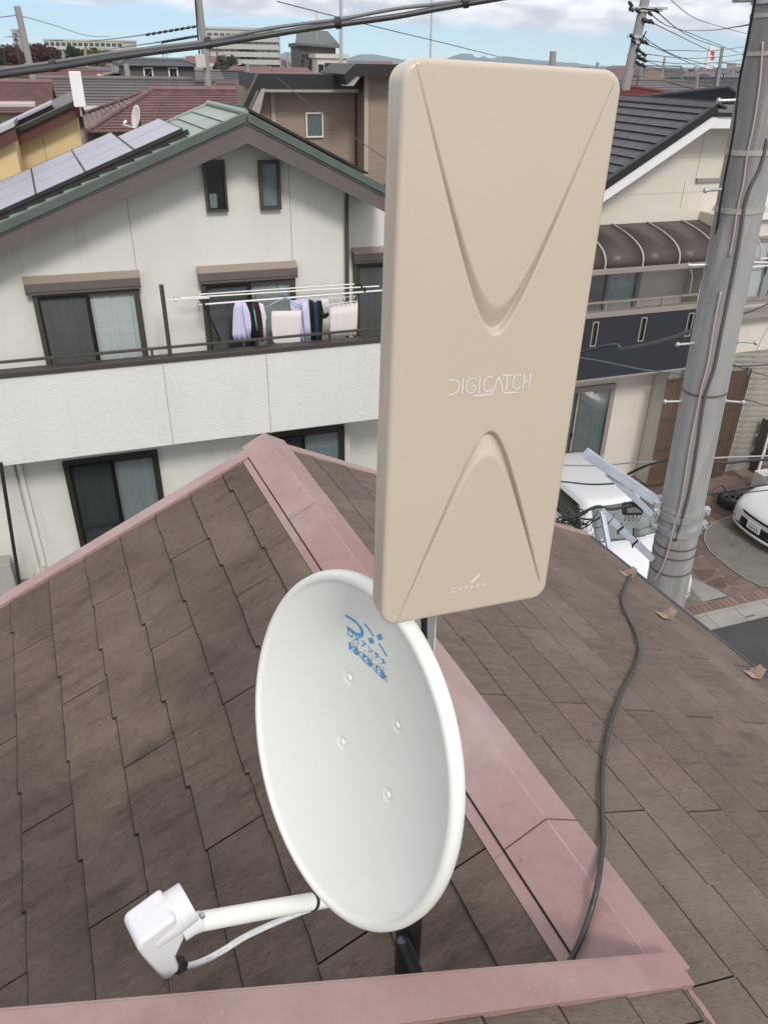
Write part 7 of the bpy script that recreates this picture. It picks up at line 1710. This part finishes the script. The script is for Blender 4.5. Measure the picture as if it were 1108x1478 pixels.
pw('thin line from the leaning pole top down to the distant dark pole', [(948, 17, 29.8), (975, 40, 38), (1005, 57, 47), (1042, 69, 55)], 0.018)
pw('second thin line dropping right from the leaning pole', [(938, 20, 29.8), (960, 36, 38), (985, 44, 44), (1020, 58, 52), (1065, 76, 60)], 0.018)
pw('third thin line dropping right from the leaning pole', [(941, 33, 29.8), (970, 47, 38), (1000, 62, 46), (1030, 76, 55)], 0.018)
pw('line sweeping from the sky centre to the thick pole', [(982, 44, 44), (1020, 44, 30), (1060, 39, 16), (1098, 31, 7)], 0.010)
pw('lower line from the leaning pole crossarm to the right', [(927, 52, 29.8), (953, 70, 38), (985, 84, 48), (1030, 96, 62)], 0.018)
pw('lowest line from the leaning pole to the right', [(929, 62, 29.8), (955, 73, 38), (1000, 93, 52), (1040, 106, 66)], 0.018)
pw('nearly level line from the leaning pole above the skyline', [(955, 72, 34), (990, 73, 40), (1030, 73, 48), (1085, 66, 60)], 0.014)
pw('second nearly level line above the right skyline', [(932, 78, 30), (990, 84, 40), (1040, 82, 50), (1085, 76, 60)], 0.014)
pw('third nearly level line above the right skyline', [(930, 87, 30), (985, 92, 40), (1040, 90, 50), (1085, 84, 60)], 0.014)
pw('faint line under the level ones above the right skyline', [(928, 95, 30), (985, 104, 42), (1040, 100, 52), (1085, 95, 60)], 0.012)
pw('faint sagging line from the leaning pole towards the distant roofs', [(932, 88, 30), (960, 98, 40), (985, 108, 55)], 0.012)
pw('long faint line high in the right sky', [(962, -5, 30), (1000, 25, 34), (1045, 40, 38), (1100, 55, 42)], 0.012)
pw('thin line left from the far left pole', [(-60, 33, 30), (0, 25, 34), (25, 22, 36)], 0.014)
pw('thin line from the far left pole towards the left utility pole', [(27, 22, 36), (80, 37, 40), (125, 51, 48), (160, 53, 60)], 0.014)
pw('upper wire with black spacers left of the left utility pole', [(125, 60, 70), (180, 54, 50), (235, 46, 38), (283, 38, 33)], 0.022)
pw('lower wire with black spacers left of the left utility pole', [(150, 72, 70), (200, 65, 50), (245, 59, 38), (286, 52, 33)], 0.022)
for k in range(7):
    for (xa, ya, xb, yb, nm) in ((214, 50.5, 276, 39.5, 'upper'), (236, 61.0, 284, 53, 'lower')):
        pass
spc = thing('line_spacers', 'rows of black insulator sleeves on the two wires left of the left pole', 'insulators', dpt(250, 50, 34))
for (xa, ya, xb, yb) in ((214, 49.8, 280, 38.6), (236, 60.4, 284, 52.2)):
    for k in range(9):
        x, y = xa+(xb-xa)*k/8, ya+(yb-ya)*k/8; d = 34.5; m = MB(); m.lathe(dpt(x, y, d), Vector((1, 0, 0.25)), [(0.001, -0.09), (0.045, -0.08), (0.045, 0.08), (0.001, 0.09)], 8); m.build('sleeve', M_BTILED, spc)
pw('long faint stay line from the left sky down to the tan house', [(400, 2, 20), (540, 38, 22), (640, 62, 26), (720, 82, 30)], 0.010)
pw('thin pale guy line slanting over the grey and red roofs', [(222, 100, 38), (190, 130, 28), (150, 165, 22)], 0.012)
pw('thin pale guy line slanting across the tan wall', [(400, 112, 18), (440, 145, 17), (500, 190, 16), (560, 232, 15)], 0.007)
pw('thin line crossing the red roof towards the small dish', [(252, 105, 36), (236, 140, 28), (220, 172, 22)], 0.010)
# small clamp fitting at the top of the thick pole
cz = on_pole(1098, -4).z; bn = band(cz, 0.012, 0.05, M_GALV, 'arm_clamp'); cc_ = pole_at(cz); m = MB(); m.tube([cc_-pE*0.10-pF*0.02, cc_-pE*0.26], 0.014, 10); m.lathe(cc_-pE*0.25+Z*0.03, Z, [(0.001, 0.03), (0.02, 0.025), (0.022, 0), (0.02, -0.03), (0.001, -0.035)], 12); m.build('insulator', M_GALV, pol, smooth=40)

# ------------------------------------------------------------------ mountains
def ridge(label, pts, d, name='mountain'):
    r = random.Random(len(pts)); m = MB(); prof_ = []
    for (x0, y0), (x1, y1) in zip(pts[:-1], pts[1:]):
        k = max(2, int(abs(x1-x0)/3))
        for i in range(k): u = i/k; prof_.append((x0+(x1-x0)*u, y0+(y1-y0)*u+r.uniform(-0.25, 0.25)))
    for x, y in prof_:
        T = dpt(x, y, d); 
        for j in range(7):
            u = j/6; m.v.append(Vector((T.x*(1-0.10*u)+r.uniform(-4, 4), d-u*d*0.13+r.uniform(-8, 8), T.z*(1-u)**1.2*(1+r.uniform(-0.05, 0.05)) - (1 if j == 6 else 0))))
    for i in range(len(prof_)-1):
        for j in range(6): q_ = i*7+j; m.f.append((q_, q_+1, q_+8, q_+7))
    o = m.build(name, mat('mountain_forest', (0.055, 0.075, 0.06), 0.95) if 'mountain_forest' not in bpy.data.materials else bpy.data.materials['mountain_forest'], None, smooth=True); o['kind'] = 'structure'
ridge('', [(385, 96), (398, 82), (412, 75), (425, 76), (440, 82), (470, 80), (500, 84), (520, 78), (545, 79), (580, 86), (610, 87), (640, 86), (655, 80), (668, 76.5), (680, 78), (688, 83), (697, 81), (706, 84), (716, 83), (730, 81), (748, 84), (790, 88), (830, 91), (900, 101)], 6500)
ridge('', [(225, 92), (255, 85), (275, 80), (300, 84), (340, 92)], 6600)
ridge('', [(900, 107), (935, 103), (975, 106), (1010, 104), (1060, 110), (1110, 108)], 6800)

# ------------------------------------------------------------------ the air
hz_ = MB(); hz_.box((0, 3650, 148.5), ((1, 0, 0), (0, 1, 0), (0, 0, 1)), (3950, 3850, 150)); hb = hz_.build('haze', M_WALL, None, kind='stuff')
hb.data.materials.clear(); hm = bpy.data.materials.new('haze'); hm.use_nodes = True; hm.node_tree.nodes.clear()
ho = hm.node_tree.nodes.new('ShaderNodeOutputMaterial'); hv = hm.node_tree.nodes.new('ShaderNodeVolumePrincipled'); hv.inputs['Color'].default_value = (0.72, 0.87, 1.0, 1); hv.inputs['Density'].default_value = 0.00013; hv.inputs['Anisotropy'].default_value = 0.0
hm.node_tree.links.new(hv.outputs[0], ho.inputs['Volume']); hb.data.materials.append(hm)
